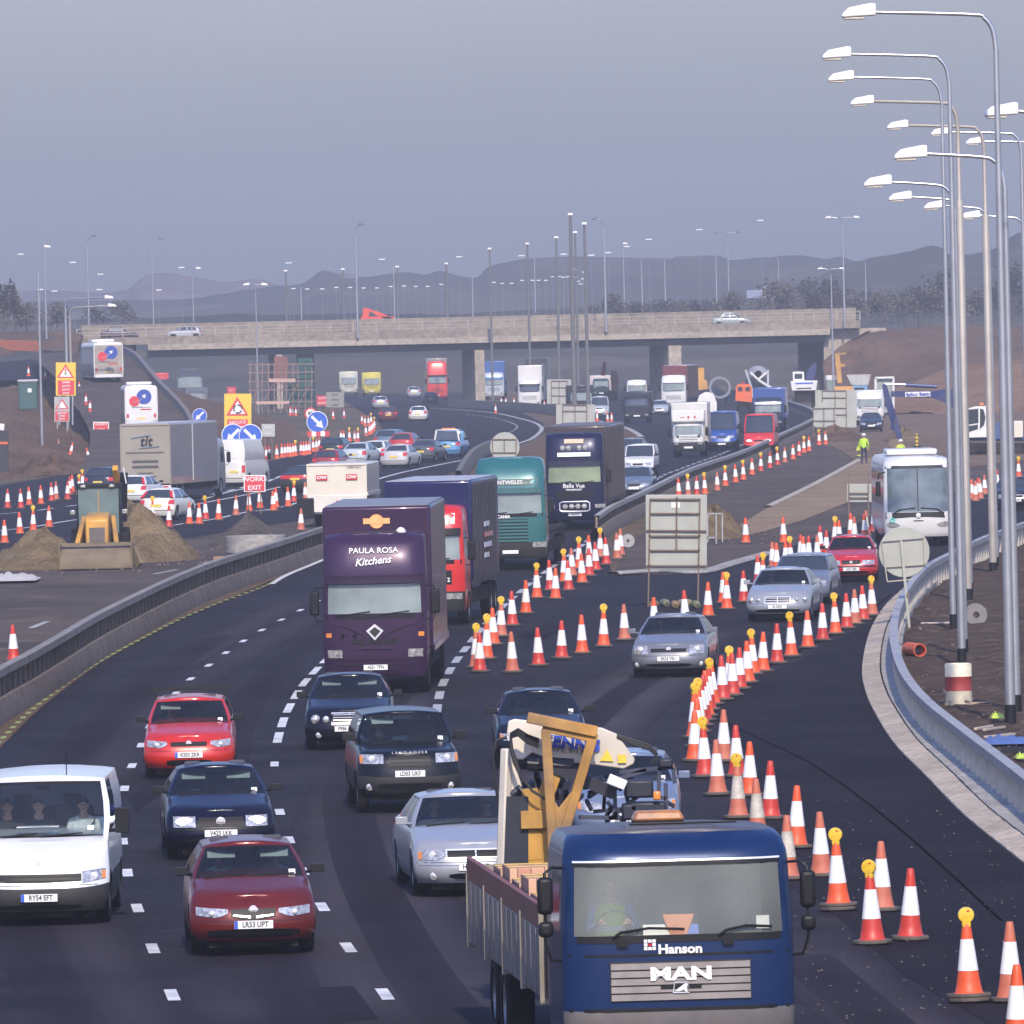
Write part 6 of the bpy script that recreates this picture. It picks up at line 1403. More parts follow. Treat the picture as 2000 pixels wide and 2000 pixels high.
ye = 2.0 + .25 + 11 + .06
text('tit', .72, INK, TT, (-.05, ye, 3.05), rot=(R(90), 0, R(180)), shear=.2, bold=.01)
MB().bx(-1.335, -1.32, 8.1, 8.22, .9, 3.9).build('white_side_strip', WHI, TT)
for z, w_ in ((2.5, 2.0), (2.05, 1.35), (1.78, 1.35), (1.45, .8), (1.28, 1.2)): MB().bx(-w_ / 2, w_ / 2, ye - .005, ye + .005, z - (.05 if 1.7 < z < 2.2 else .018), z + (.05 if 1.7 < z < 2.2 else .018)).build('faded_lettering', mat('faded_ink', (.10, .10, .10), .8), TT)
for a, b in (((-.75, 2.8), (.3, 2.72)), ((-.3, 3.38), (.7, 3.25))): MB().bar((a[0], ye, a[1]), (b[0], ye, b[1]), .05, .02).build('blue_swoosh', mat('logo_light_blue', (.12, .28, .45), .6), TT)
# the white refuse-like box lorry by the works, seen from behind
WT, _ = lor('box_lorry', 'cream box lorry seen from behind with two red boxed logos', 660, 1028, -4, 'R', cabc=(.5, .5, .5), body='box', bodyc=(.76, .70, .58), bodyL=6.5, cabH=2.4, bodyz=(1.35, 2.72), W=2.3, bodyW=2.6, mirrors=False)
yw = 2.0 + .25 + 6.5
MB().bx(-1.3, 1.28, yw + .06, yw + .16, .62, 1.36).build('tail_lift', paint((.78, .74, .66)), WT, bevel=.02); MB().bx(1.0, 1.75, yw - .3, yw + .2, .4, 1.25).build('black_locker', BLK, WT, bevel=.03)
q = MB()
for x in (-.65, .65): q.bx(x - .24, x + .24, yw + .052, yw + .062, 2.0, 2.24)
q.build('red_logo_box', RED, WT)
for x in (-.65, .65): text('OW', .19, WHI, WT, (x, yw + .066, 2.12), rot=(R(90), 0, R(180)), bold=.008, sx=1.2)
text('DAF', .15, RED, WT, (-.1, yw + .17, 1.05), rot=(R(90), 0, R(180)), bold=.01); text('CABIN 0214', .12, INK, WT, (-.75, yw + .056, 2.55), rot=(R(90), 0, R(180)))

# ---------------------------------------------------------------- coaches
def coach(label, px, py, rz_, face, z0=0, L=12, dist=None, logo=True):
    yaw = R(rz_) + (math.pi if face == 'R' else 0); g = G(px, py, z0) if dist is None else D(px, py, dist)
    if face == 'R': v = Vector((0, L, 0)); v.rotate(Matrix.Rotation(yaw, 3, 'Z')); g = g - v
    rt = root('coach', label, 'coach', g, yaw); s = Shell(2.5, L, [(.35, .14, .95), (.5, .04, .98), (1.2, 0, 1), (2.95, .20, .98), (3.12, .34, .95), (3.24, .6, .88)], .35, 4)
    P_ = paint((.80, .79, .76), .12)
    s.build(rt, [P_, BLK, mat('coach_side_dark', (.10, .11, .13), .3)] if face == 'R' else [P_, BLK, P_], (1.27, 2.88) if face == 'F' else (1.4, 2.7), (1.5, 2.7, .8, L - .6), glass=mat('coach_screen', (.12, .15, .16), .1, 0, .35, 1.5, spec=.9), sideband=(.5, 3.0) if face == 'R' else None)
    q = MB(); q.box((0, L * .5, 3.42), (1.9, 3.2, .22)); q.build('roof_unit', P_, rt, bevel=.08, seg=3)
    lorry_wheels(rt, [2.4, L - 3.2], 2.5, .5, 0)
    MB().bx(-.9, .9, .5, L - .5, .3, .6).build('chassis', DRT, rt)
    if face == 'F':
        q = MB(); strip_patch(q, lin(-1.18, 1.18, 9), [2.88] * 9, [2.98] * 9, s.ffn, .02, nz=1); strip_patch(q, lin(-1.2, 1.2, 9), [1.02, 1.04, 1.06, 1.08, 1.08, 1.08, 1.06, 1.04, 1.02], [1.26] * 9, s.ffn, .015, nz=1); q.build('dark_screen_band', GRY, rt)
        q = MB()
        for sg in (-1, 1): q.tube([s.ffn(sg * .95, 1.2, .03), s.ffn(sg * .7, 1.36, .04), s.ffn(sg * .1, 1.42, .04)], .018, 6)
        q.build('wipers', BLK, rt)
        MB().bar(s.ffn(0, 1.3, .01), s.ffn(0, 2.86, .01), .03, .02).build('screen_divider', BLK, rt)
        for sg in (-1, 1):
            q = MB(); strip_patch(q, [sg * x for x in (.68, .85, 1.02, 1.15)], [.78, .70, .70, .76], [.82, .88, .90, .86], s.ffn, .02); q.build('headlight', LMP, rt)
            q = MB(); q.tube([(sg * 1.2, .3, 2.75), (sg * 1.42, .0, 2.7), (sg * 1.45, -.02, 2.5)], .03, 6); a_ = q.build('mirror_arm', BLK, rt); MB().box((sg * 1.46, -.02, 2.15), (.18, .12, .55)).build('door_mirror', BLK, rt, bevel=.04)
            q = MB(); strip_patch(q, lin(min(sg * .06, sg * 1.1), max(sg * .06, sg * 1.1), 5), [2.5 if sg > 0 else 2.3] * 5, [2.84] * 5, s.ffn, -.03, nz=1); q.build('screen_blind', mat('pale_blind', (.35, .42, .40), .7), rt)
        q = MB(); strip_patch(q, lin(-.18, .18, 3), [.93] * 3, [.96] * 3, s.ffn, .02, nz=1); q.build('bonnet_handle', BLK, rt)
        MB().lathe([(.09, .0), (.09, -.03), (.001, -.04)], 16, tuple(s.ffn(0, 1.14, .02)), 'y').build('badge', CHR, rt)
        MB().lathe([(.09, .0), (.10, -.02), (.05, -.02)], 14, tuple(s.ffn(-.95, .98, .02)), 'y').build('teal_logo', mat('teal_logo', (.05, .45, .42), .5), rt)
    elif logo:
        ye = L + .01
        def disc(x, z, r, m_, o_): MB().lathe([(r, 0), (r, .02), (.001, .021)], 24, (x, ye + o_, z), 'y').build('logo_disc', m_, rt)
        MB().bx(-1.16, 1.16, ye - .04, ye, .62, 3.05).build('rear_panel', mat('dirty_coach_rear', (.36, .32, .27), .6, dirt=.6) if logo == 2 else P_, rt, bevel=.03)
        disc(-.22, 2.42, .56, mat('logo_dark_blue', (.03, .07, .35), .5), 0); disc(.52, 2.10, .39, mat('logo_red', (.6, .04, .05), .5), .005)
        q = MB(); q.bar((.55, ye + .035, 2.02), (.15, ye + .035, 2.08), .08, .02); q.bar((.15, ye + .035, 2.08), (-.18, ye + .035, 2.42), .09, .02); q.prism([(-.36, 2.60), (-.05, 2.52), (-.28, 2.28)], 'y', ye + .03, ye + .04); q.build('logo_arrow', WHI, rt)
        q = MB(); q.bx(-.7, .7, ye, ye + .01, 1.6, 1.63); q.bx(-.1, .7, ye, ye + .01, 1.66, 1.68); q.build('grey_lettering', GRY, rt); MB().bx(-.75, .05, ye, ye + .012, 1.42, 1.52).build('red_lettering', RED, rt)
        for sg in (-1, 1): MB().bx(sg * 1.02 - .08, sg * 1.02 + .08, L - .02, L + .03, .85, 1.15).build('tail_light', RED, rt)
        MB().bx(-.35, .35, L, L + .02, .75, .86).build('number_plate', YPL, rt)
    return rt
coach('white coach with a huge windscreen, half hidden behind the tall lamp columns', 1795, 1067, 0, 'F')
c1 = coach('white coach with a red and blue round logo just behind the grey trailer', 277, 838, 4, 'R', dist=692)
c2 = coach('farther white coach climbing the ramp with a dirty rear and faded round logos', 213, 745, 8, 'R', dist=772, logo=2)
for o, p in ((c1, D(277, 838, 692)), (c2, D(213, 745, 772))): pass
# cars on the bridge
car('saloon_car', 'dark car crossing the left end of the bridge behind the railing', 'car', 0, 0, 95, 'F', 'saloon', (.05, .03, .04), 0, loc=D(232, 664, BY + 4).xyz, H=1.6, scale=1)
car('hatchback_car', 'silver car crossing the bridge with red tail lights', 'car', 0, 0, 85, 'R', 'hatch', (.5, .52, .55), 0, loc=D(361, 664, BY + 4).xyz)
car('saloon_car', 'silver-green car crossing the right part of the bridge', 'car', 0, 0, 90, 'F', 'saloon', (.30, .36, .36), 0, loc=D(1428, 632, BY + 7).xyz, H=1.6)
for o in bpy.data.objects:
    if 'crossing' in o.get('label', '') and o.get('category') == 'car': o.location.z = 8.16
fl, _ = lorry('box_lorry', 'blue and white lorry on the high road above the bridge at right', 0, 0, 80, cabc=(.5, .52, .6), body='box', bodyc=(.30, .33, .46), bodyL=2.6, bodyW=2.2, W=2.2, cabH=1.9, bodyz=(.8, 2.1), loc=D(1518, 590, 1500), lod=0, mirrors=False)
fl.location.z = D(1518, 590, 1480).z

# ================================================================ ROAD WORKS PLANT
YEL = mat('plant_yellow', (.60, .31, .05), .5, .1, .15, 2, dirt=.6)
MUD = mat('dried_mud_steel', (.20, .155, .10), .9, .1, .2, 2, dirt=.4); PGL = mat('plant_glass', (.12, .17, .17), .15, 0, .2, 1.5, spec=.7)
def wfix(o): return o
dg_ = root('backhoe_digger', 'yellow wheeled digger with a muddy front bucket on the ground', 'digger', G(188, 1112), 0)
q = MB(); q.prism([(-.05, 0), (1.1, 0), (1.1, .95), (.55, .80), (.0, .45), (-.08, .1)][::-1], 'x', -1.28, 1.28); q.build('bucket', MUD, dg_, bevel=.03)
q = MB().bx(-1.30, 1.30, .30, .42, .88, .96); q.bx(-1.32, -1.28, -.05, .9, 0, .95); q.bx(1.28, 1.32, -.05, .9, 0, .95); q.build('bucket_lip', MUD, dg_)
q = MB()
for s in (-1, 1): q.bar((s * .72, .9, .75), (s * .52, 3.0, 1.75), .17, .32)
q.build('loader_arms', YEL, dg_, bevel=.02)
q = MB(); q.prism([(1.3, .75), (1.35, 1.75), (1.5, 1.88), (3.2, 2.0), (3.2, .75)], 'x', -.42, .42); hd_ = q.build('bonnet', YEL, dg_, bevel=.06); MB().bx(-.28, .28, 1.27, 1.34, .95, 1.48).build('radiator_grille', mat('grille_dusty', (.13, .11, .10), .8), hd_)
cb = MB()
for x in (-.78, .78):
    for y in (3.1, 4.7): cb.bar((x, y, 1.0), (x * .92, y + .05, 2.95), .09, .09)
cb.bx(-.8, .8, 3.0, 4.85, 2.9, 3.05); cb.bx(-.8, .8, 3.05, 4.8, .9, 1.25); cb.build('cab_frame', BLK, dg_, bevel=.02)
MB().bx(-.74, .74, 3.08, 3.11, 1.25, 2.9).build('windscreen', PGL, dg_); MB().bx(-.015, .015, 3.04, 3.07, 1.6, 2.8).build('screen_bar', YEL, dg_)
for s in (-1, 1): MB().bx(min(s * .76, s * .78), max(s * .76, s * .78), 3.15, 4.7, 1.25, 2.85).build('side_window', PGL, dg_)
for x in (-.55, .5): MB().box((x, 2.98, 2.96), (.2, .08, .1)).build('work_lamp', LMP, dg_, bevel=.02)
for x in (-.95, .95): MB().box((x, 3.0, 2.02), (.18, .12, .16)).build('side_lamp', LMP, dg_, bevel=.02)
for s in (-1, 1): wheel(dg_, s * .85, 1.9, .42, .3, 1); wheel(dg_, s * .85, 4.3, .72, .42, 1)
q = MB(); q.bar((.45, 5.2, 1.0), (.62, 5.6, 3.1), .26, .3); q.bar((.62, 5.6, 3.0), (.55, 5.0, 3.6), .22, .25); q.build('rear_boom', YEL, dg_, bevel=.03); q = MB(); q.bar((.78, 5.3, 1.6), (.86, 5.4, 3.4), .2, .2); q.build('rear_dipper', BLK, dg_)
MB().tube([(.95, 5.0, 3.0), (.85, 5.0, 3.6)], .03).build('ram_rod', CHR, dg_); q = MB(); q.bar((1.3, .8, .7), (1.55, .5, .1), .1, .3); q.build('bucket_tooth_guard', MUD, dg_)

def heap(label, px, py, w_, d_, h, m_, seed, peak=.5, name='spoil_heap', gy=None):
    c = G(px, py); q = MB(); rows = []; N = 34
    for i in range(N + 1):
        r = i / N; row = []
        for k in range(40):
            a = 2 * math.pi * k / 40; x, y = math.cos(a) * r * w_ / 2, math.sin(a) * r * d_ / 2
            z = h * max(0, 1 - r) ** .9 * (1 + .25 * math.cos(a * 2 + seed)) + .20 * h * nz(x, y, .9, seed) * min(1, 3 * (1 - r)) * 1.6 + .10 * nz(x, y, 3.2, seed) + .05 * nz(x, y, 8, seed) * (1 if r < .95 else 0)
            row.append((c.x + x + (peak - .5) * w_ * (1 - r), c.y + d_ / 2 + y, z - .04 * (r > .98)))
        rows.append(row)
    q.grid(rows[::-1], close=True); q.f.append([len(rows) * 40 - 40 + k for k in range(40)]); q.m.append(0); return tag(q.build(name, m_, angle=180), label, 'earth heap')
HEAP = groundmat('clay_heap', (.16, .115, .065), (.27, .20, .115), .8, 7, 1, 1); HEA2 = groundmat('dark_gravel_heap', (.10, .085, .07), (.16, .14, .12), .8, 9, 1, 1)
heap('big clay heap right of the yellow digger, sloping down beside the white hatchback', 262, 1098, 4.7, 9, 2.1, HEAP, 1, .42)
heap('low clay heap left of the yellow digger', 60, 1112, 5.5, 12, 1.1, HEAP, 2, .55)
heap('small brown clod heap at the foot of the big clay heap', 345, 1092, 1.6, 4, .5, HEAP, 3)
heap('dark gravel heap behind the concrete drain ring', 480, 1066, 3.3, 9, 1.0, HEA2, 4, .5)
heap('dark soil mound on the left beyond the digger, near the cone row', 88, 928, 4.4, 16, 1.1, ERTH, 5)
heap('brown soil heap behind the big grey sign back', 1408, 1052, 2.2, 9, 1.15, HEAP, 6, .4)
heap('long earth mound below the large grey sign backs', 1640, 862, 4.2, 16, .9, ERTH, 7)
heap('brown soil heap beside the excavator bucket', 1775, 862, 3.0, 14, .8, HEAP, 8)
dr = MB().lathe([(.55, 0), (.55, .58), (.47, .58), (.47, 0)], 24, (0, 0, 0), 'z'); o = dr.build('drain_ring', CONC, bevel=.01); o.location = G(500, 1078); o.scale = (2.1, 2.1, 1.1); tag(o, 'wide pale concrete drain ring beside the central barrier', 'concrete ring')
o = MB().box((0, 0, .25), (.85, .7, .5)).build('timber_box', mat('plywood', (.30, .17, .09), .8), bevel=.02); o.location = G(441, 1114); tag(o, 'brown box with an orange stripe behind the barrier', 'box'); MB().bx(.05, .17, -.36, -.352, .0, .46).build('orange_stripe', mat('cone_orange', (.72, .09, .02), .5), o)

# white and blue excavator, right
def excavator(label, px, py, boomc, cabc, pts, rz_=0, sc_=1, text_=None, flip=1, d=None):
    base = G(px, py); rt = root('excavator', label, 'excavator', base, 0); Dd = base.y
    s_ = FPX / Dd
    def E(x, y, dd=0): return D(x, y, Dd + dd)
    return rt, E
ex, E = excavator('white-cabbed excavator with a dark blue arm reaching left above the coach', 1935, 886, None, None, None)
for dd in (0, 3): MB().bar(E(1880, 876, dd), E(2030, 876, dd), .6, .7).build('track', DRT, ex, world=True, bevel=.15, seg=3)
q = MB(); q.box((0, 0, 0), (.01, .01, .01)); 
q = MB(); q.bar(E(1890, 852, 1.2), E(2010, 852, 1.2), 2.4, .55); q.build('upper_body', mat('plant_blue', (.03, .08, .22), .5, dirt=.4), ex, world=True, bevel=.1)
pts = [(1889, 855), (1929, 854), (1930, 797), (1926, 793), (1905, 794), (1889, 798)]
def slab(pts, d0, d1, m_, nm, par, EE): 
    n_ = len(pts); q = MB(); q.add([EE(*p, d0) for p in pts] + [EE(*p, d1) for p in pts], [tuple(range(n_)), tuple(range(n_, 2 * n_))[::-1]] + [(i, (i + 1) % n_, n_ + (i + 1) % n_, n_ + i) for i in range(n_)]); return q.build(nm, m_, par, world=True, bevel=.02)
slab(pts, -.4, .9, paint(WH), 'cab', ex, E); slab([(1891, 800), (1911, 798), (1911, 826), (1891, 829)], -.44, -.42, DGL, 'side_window', ex, E); slab([(1914, 798), (1921, 800), (1925, 815), (1922, 830), (1914, 838)], -.44, -.42, DGL, 'side_window', ex, E); slab([(1891, 832), (1910, 829), (1910, 838), (1891, 844)], -.44, -.42, DGL, 'side_window', ex, E)
slab([(1972, 822), (1998, 822), (1998, 854), (1973, 855)], -.6, 2.0, paint((.78, .72, .60)), 'counterweight', ex, E); slab([(1940, 824), (1972, 824), (1972, 858), (1940, 858)], -.5, 2.0, mat('plant_blue', (.03, .08, .22)), 'engine_cover', ex, E)
MB().box(E(1917, 789, 0), (.25, .25, .15)).build('beacon', AMB, ex, world=True, bevel=.04)
BMB = mat('boom_blue', (.018, .032, .13), .45, .1, dirt=.3)
slab([(1888, 806), (1878, 770), (1852, 758), (1822, 764), (1740, 764), (1740, 775), (1822, 777), (1845, 786), (1864, 800), (1876, 826)], .2, .7, BMB, 'boom', ex, E)
slab([(1723, 752), (1728, 748), (1733, 756), (1744, 790), (1757, 830), (1762, 856), (1753, 858), (1742, 832), (1733, 802), (1726, 775)], .3, .7, BMB, 'dipper_arm', ex, E)
q = MB(); q.tube([E(1727, 750, .5), E(1770, 751, .5)], .06); q.build('ram_rod', CHR, ex, world=True); q = MB(); q.tube([E(1768, 752, .5), E(1830, 755, .5)], .12); q.tube([E(1746, 800, .2), E(1742, 840, .2)], .08); q.build('ram_cylinder', BMB, ex, world=True)
slab([(1742, 858), (1762, 858), (1766, 870), (1756, 878), (1740, 874), (1734, 866)], -.3, .9, MUD, 'bucket', ex, E)
iv = (Matrix.Translation(ex.location)).inverted(); MB().bar(E(1768, 770.5, .1), E(1817, 769.5, .1), .02, .3).build('name_panel', WHI, ex, world=True)
lt = iv @ E(1793, 770, .05); text('Balfour Beatty', .30, mat('logo_blue', (.02, .06, .42)), ex, tuple(lt), rot=(R(90), R(-1.3), 0), bold=.006, sx=.85)
# second excavator seen from behind near the abutment
e2, E = excavator('white excavator seen from behind near the bridge abutment', 1571, 800, None, None, None)
for x in (1553, 1591): MB().bar(E(x, 792, 0), E(x, 786, 4), .55, .7).build('track', DRT, e2, world=True, bevel=.1)
slab([(1544, 744), (1597, 743), (1594, 762), (1547, 763)], 0, 2, paint(WH), 'counterweight', e2, E); slab([(1549, 744), (1571, 744), (1570, 726), (1548, 726)], 1, 3, paint(WH), 'cab', e2, E); slab([(1552, 740), (1567, 740), (1567, 730), (1552, 730)], .96, .99, DGL, 'rear_window', e2, E)
slab([(1552, 763), (1592, 763), (1592, 786), (1552, 786)], .6, 2.5, DRT, 'undercarriage', e2, E); slab([(1573, 742), (1578, 722), (1590, 708), (1596, 712), (1590, 742)], 3, 3.6, BMB, 'boom', e2, E)
MB().bar(E(1553, 749, -.03), E(1588, 748, -.03), .02, .12).build('blue_lettering', BLU, e2, world=True); MB().bar(E(1556, 759, -.03), E(1585, 758, -.03), .02, .1).build('dark_lettering', INK, e2, world=True)
# yellow dozer, concrete mixer lorry, orange compressor, piling rig, tipper, site cabin, pipe ring
dz, E = excavator('dull yellow earth mover with a tall exhaust, behind the white roof tent', 1366, 786, None, None, None); dz.name = 'earth_mover'; dz['category'] = 'earth mover'
slab([(1349, 742), (1380, 742), (1384, 760), (1352, 764)], 0, 4, YEL, 'hull', dz, E); slab([(1362, 742), (1376, 742), (1375, 718), (1363, 719)], 1, 3, YEL, 'cab', dz, E); q = MB(); [q.bar(E(x, 772, 0), E(x, 770, 3), .6, 1.2) for x in (1356, 1378)]; q.build('wheels', RUB, dz, world=True, bevel=.2)
mxr, E = excavator('concrete mixer lorry with a grey drum and white chute, above the blue box lorry', 1478, 800, None, None, None); mxr.name = 'mixer_lorry'; mxr['category'] = 'mixer lorry'
dc = E(1480, 738, 1); q = MB().lathe([(.35, -1.9), (.8, -1.5), (1.15, -.4), (1.25, .8), (1.05, 2), (.6, 3)], 20, (0, 0, 0), 'y', 0); q.v = [Matrix.Rotation(R(-12), 3, 'X') @ v + dc for v in q.v]; q.build('drum', mat('mixer_drum', (.38, .38, .38), .5, .2, dirt=.5), mxr, world=True)
q = MB(); q.bar(E(1466, 727, -1.3), E(1481, 741, -1.4), .3, .18); q.bar(E(1497, 727, -1.3), E(1481, 741, -1.4), .3, .18); q.bar(E(1482, 742, -1.4), E(1506, 757, -1.6), .6, .2); q.build('chute', paint(WH), mxr, world=True); q = MB(); q.bar(E(1456, 722, -1), E(1470, 764, -1), .25, .2); q.bar(E(1500, 722, -1), E(1500, 764, -1), .25, .2); q.bar(E(1455, 770, -1), E(1506, 770, -1), .4, .7); q.build('rear_frame', paint((.45, .46, .48)), mxr, world=True)
for x in (1462, 1498): c = E(x, 789, -.8); MB().lathe([(.35, -.2), (.55, -.2), (.55, .2), (.35, .2)], 14, tuple(c), 'x').build('wheel', RUB, mxr, world=True)
om, E = excavator('bright orange works van seen from behind with two square windows', 1452, 806, None, None, None); om.name = 'orange_van'; om['category'] = 'works van'
ORG = mat('van_orange', (.75, .13, .02), .5, dirt=.3); slab([(1436, 783), (1437, 757), (1441, 750), (1464, 750), (1469, 758), (1469, 786)], 0, 3.5, ORG, 'body', om, E)
for x in (1446, 1461): slab([(x - 5, 764), (x + 4, 764), (x + 4, 756), (x - 5, 756)], -.03, -.01, DGL, 'rear_window', om, E)
for x in (1441, 1465): c = E(x, 797, .6); MB().lathe([(.2, -.12), (.36, -.12), (.36, .12), (.2, .12)], 12, tuple(c), 'x').build('wheel', RUB, om, world=True)
slab([(1440, 795), (1466, 795), (1466, 783), (1440, 783)], .2, 3, DRT, 'chassis', om, E); MB().lathe([(.12, 0), (.12, .12), (.001, .18)], 10, tuple(E(1452, 749, 1))).build('beacon', RED, om, world=True)
pr, E = excavator('orange-brown drilling rig mast standing before the right abutment', 1640, 785, None, None, None); pr.name = 'drilling_rig'; pr['category'] = 'drilling rig'
q = MB(); q.bar(E(1640, 748, 0), E(1635, 690, 0), .55, .5); q.bar(E(1633, 715, 0), E(1650, 713, 0), .2, .3); q.bar(E(1634, 692, 0), E(1652, 690, 1), .15, .2); q.build('mast', YEL, pr, world=True); slab([(1630, 764), (1677, 764), (1676, 754), (1630, 755)], 0, 3, mat('rig_orange', (.75, .36, .06), .5, dirt=.3), 'deck', pr, E); slab([(1632, 785), (1674, 785), (1674, 764), (1632, 764)], .3, 2.5, DRT, 'tracks', pr, E); slab([(1612, 742), (1635, 742), (1635, 733), (1612, 733)], 1, 3, paint(WH), 'cab', pr, E); slab([(1613, 785), (1634, 785), (1634, 742), (1613, 742)], 1, 3, mat('cab_green_grey', (.2, .24, .22), .6), 'engine_house', pr, E)
tp_, E = excavator('grey tipper body standing above the sky-blue cab near the site cabin', 1682, 800, None, None, None); tp_.name = 'tipper_lorry'; tp_['category'] = 'lorry'
slab([(1653, 732), (1701, 731), (1696, 752), (1663, 752)], 0, 3.5, mat('tipper_grey', (.45, .45, .42), .6, dirt=.4), 'tipper_body', tp_, E); slab([(1666, 778), (1694, 778), (1694, 753), (1666, 753)], -.2, 1.5, mat('sky_blue_cab', (.16, .32, .5), .5), 'cab', tp_, E); slab([(1669, 768), (1688, 768), (1688, 757), (1669, 757)], -.24, -.22, DGL, 'windscreen', tp_, E)
for x in (1669, 1690): c = E(x, 792, .4); MB().lathe([(.3, -.2), (.5, -.2), (.5, .2), (.3, .2)], 12, tuple(c), 'x').build('wheel', RUB, tp_, world=True)
scb, E = excavator('pale framed site cabin with an open front behind the blue digger arm', 1728, 808, None, None, None); scb.name = 'site_cabin'; scb['category'] = 'site cabin'
slab([(1709, 806), (1746, 806), (1746, 737), (1709, 738)], .3, 6, mat('cabin_green', (.30, .34, .30), .7), 'shell', scb, E)
q = MB(); [q.bar(E(*a, 0), E(*b, 0), .18, .18) for a, b in (((1709, 738), (1746, 737)), ((1710, 738), (1710, 806)), ((1745, 738), (1745, 806)))]; q.build('frame', paint(WH), scb, world=True)
pg, E = excavator('large grey pipe ring lying on edge right of the dull yellow earth mover', 1408, 792, None, None, None); pg.name = 'pipe_ring'; pg['category'] = 'pipe'
c = E(1406, 757, 0); q = MB().lathe([(1.15, 0), (1.15, 3), (.9, 3), (.9, 0), (1.15, 0)], 24, (0, 0, 0), 'y'); q.v = [v + c for v in q.v]; q.build('ring', mat('pipe_grey', (.22, .23, .25), .7, dirt=.3), pg, world=True); q = MB(); [q.bar(E(x, 775, 1), E(x, 790, 1), .2, .2) for x in (1396, 1418)]; q.build('cradle', DRT, pg, world=True)
tn, E = excavator('white domed tent just behind the white box van', 1380, 826, None, None, None); tn.name = 'white_tent'; tn['category'] = 'tent'
slab([(1361, 824), (1400, 824), (1400, 786), (1393, 769), (1385, 766), (1376, 766), (1366, 772), (1361, 786)], 0, 2.5, paint((.8, .78, .72)), 'canvas', tn, E)
bk2, E = excavator('red and orange excavator arm above the small dark green works lorry', 1190, 782, None, None, None); bk2['category'] = 'excavator'
slab([(1173, 734), (1178, 706), (1184, 708), (1182, 734)], 0, .6, mat('arm_red', (.55, .05, .05), .5), 'dipper_arm', bk2, E); slab([(1194, 722), (1204, 726), (1209, 745), (1206, 766), (1196, 762), (1192, 740)], 1, 1.8, mat('arm_orange', (.45, .20, .09), .6, dirt=.4), 'boom', bk2, E); slab([(1180, 782), (1206, 782), (1206, 764), (1180, 764)], 1, 3, DRT, 'undercarriage', bk2, E)
lf, E = excavator('dark plant with an orange band at the far left edge of the photo', 5, 930, None, None, None); lf.name = 'site_plant'; lf['category'] = 'site plant'
slab([(-14, 925), (17, 925), (17, 842), (-14, 838)], 0, 3, mat('plant_black', (.03, .03, .035), .6), 'body', lf, E); slab([(-14, 868), (15, 868), (15, 863), (-14, 863)], -.04, -.01, mat('van_orange', (.75, .13, .02)), 'orange_band', lf, E); slab([(-10, 842), (8, 842), (9, 828), (-8, 827)], .3, 2, paint(WH), 'cab', lf, E)
pl_, E = excavator('dark green portable toilet with a pale roof left of the warning signs', 55, 800, None, None, None); pl_.name = 'portable_toilet'; pl_['category'] = 'portable toilet'; g_y = 800
bs = D(55, 800, 720); pl_.location = bs; q = MB().bx(-.75, .75, 0, 1.4, 0, 2.15); q.build('cabin', mat('toilet_green', (.03, .07, .07), .5), pl_, bevel=.04); q = MB().bx(-.8, .8, -.05, 1.45, 2.15, 2.35); q.build('roof', mat('toilet_roof', (.45, .42, .42), .6), pl_, bevel=.08); MB().bx(.0, .3, -.02, 0, 1.35, 1.65).build('door_sign', WHI, pl_); MB().bx(-.6, .6, -.015, 0, .1, 2.0).build('door', mat('toilet_door', (.04, .10, .09), .5), pl_)
nf = tag(MB().bar(D(-40, 672, 980), D(76, 676, 960), .05, 1.1).build('netting_fence', mat('orange_netting', (.75, .20, .06), .8, var=.3, scale=3)), 'faded orange netting fence below the tall conifer', 'fence')
cp, E = excavator('red crane arm showing above the bridge parapet', 718, 622, None, None, None) if False else (None, None)
cr_ = root('red_crane_arm', 'small red crane arm just showing above the bridge parapet', 'crane', D(720, 640, 1180)); q = MB(); W_ = lambda x, y: D(x, y, 1180)
q.bar(W_(712, 640), W_(716, 602), 1.6, .8); q.bar(W_(716, 604), W_(765, 622), .12, .3); q.bar(W_(732, 610), W_(765, 624), .5, .5); q.bar(W_(705, 622), W_(770, 622), .5, .5); q.build('arm', mat('arm_red2', (.75, .07, .03), .5), cr_, world=True)
# scaffold and netted shed left of the bridge pier
scf = root('scaffold', 'tangled scaffolding with green netting below the left half of the bridge', 'scaffold', D(545, 810, 900)); W_ = lambda x, y, d=0: D(x, y, 900 + d)
q = MB()
for x in range(488, 612, 12): q.bar(W_(x, 806), W_(x + random.uniform(-2, 2), 705 + (x - 488) * .1), .1, .1); q.bar(W_(x, 800, 3), W_(x, 710, 3), .1, .1)
for y in (712, 728, 745, 762, 785): q.bar(W_(484, y), W_(614, y - 1), .12, .12)
for x in range(490, 600, 24): q.bar(W_(x, 785), W_(x + 22, 745), .08, .08)
q.build('tubes', mat('rusty_tube', (.20, .13, .11), .7), scf, world=True)
q = MB(); q.bar(W_(525, 743, -.2), W_(577, 743, -.2), .1, .35); q.bar(W_(500, 787, -.2), W_(565, 786, -.2), .1, .3); q.build('boards', mat('pinkish_boards', (.5, .34, .28), .8), scf, world=True)
q = MB(); q.bar(W_(562, 765, 1), W_(612, 765, 1), .1, 2.6); q.bar(W_(582, 725, 1.2), W_(611, 725, 1.2), .1, 2.6); q.build('green_netting', mat('green_net', (.03, .09, .075), .9, var=.3, scale=1), scf, world=True)
q = MB(); q.bar(W_(536, 722, 4), W_(562, 722, 4), 1, 2.6); q.build('brick_panel', mat('brick_red', (.22, .10, .08), .9), scf, world=True)
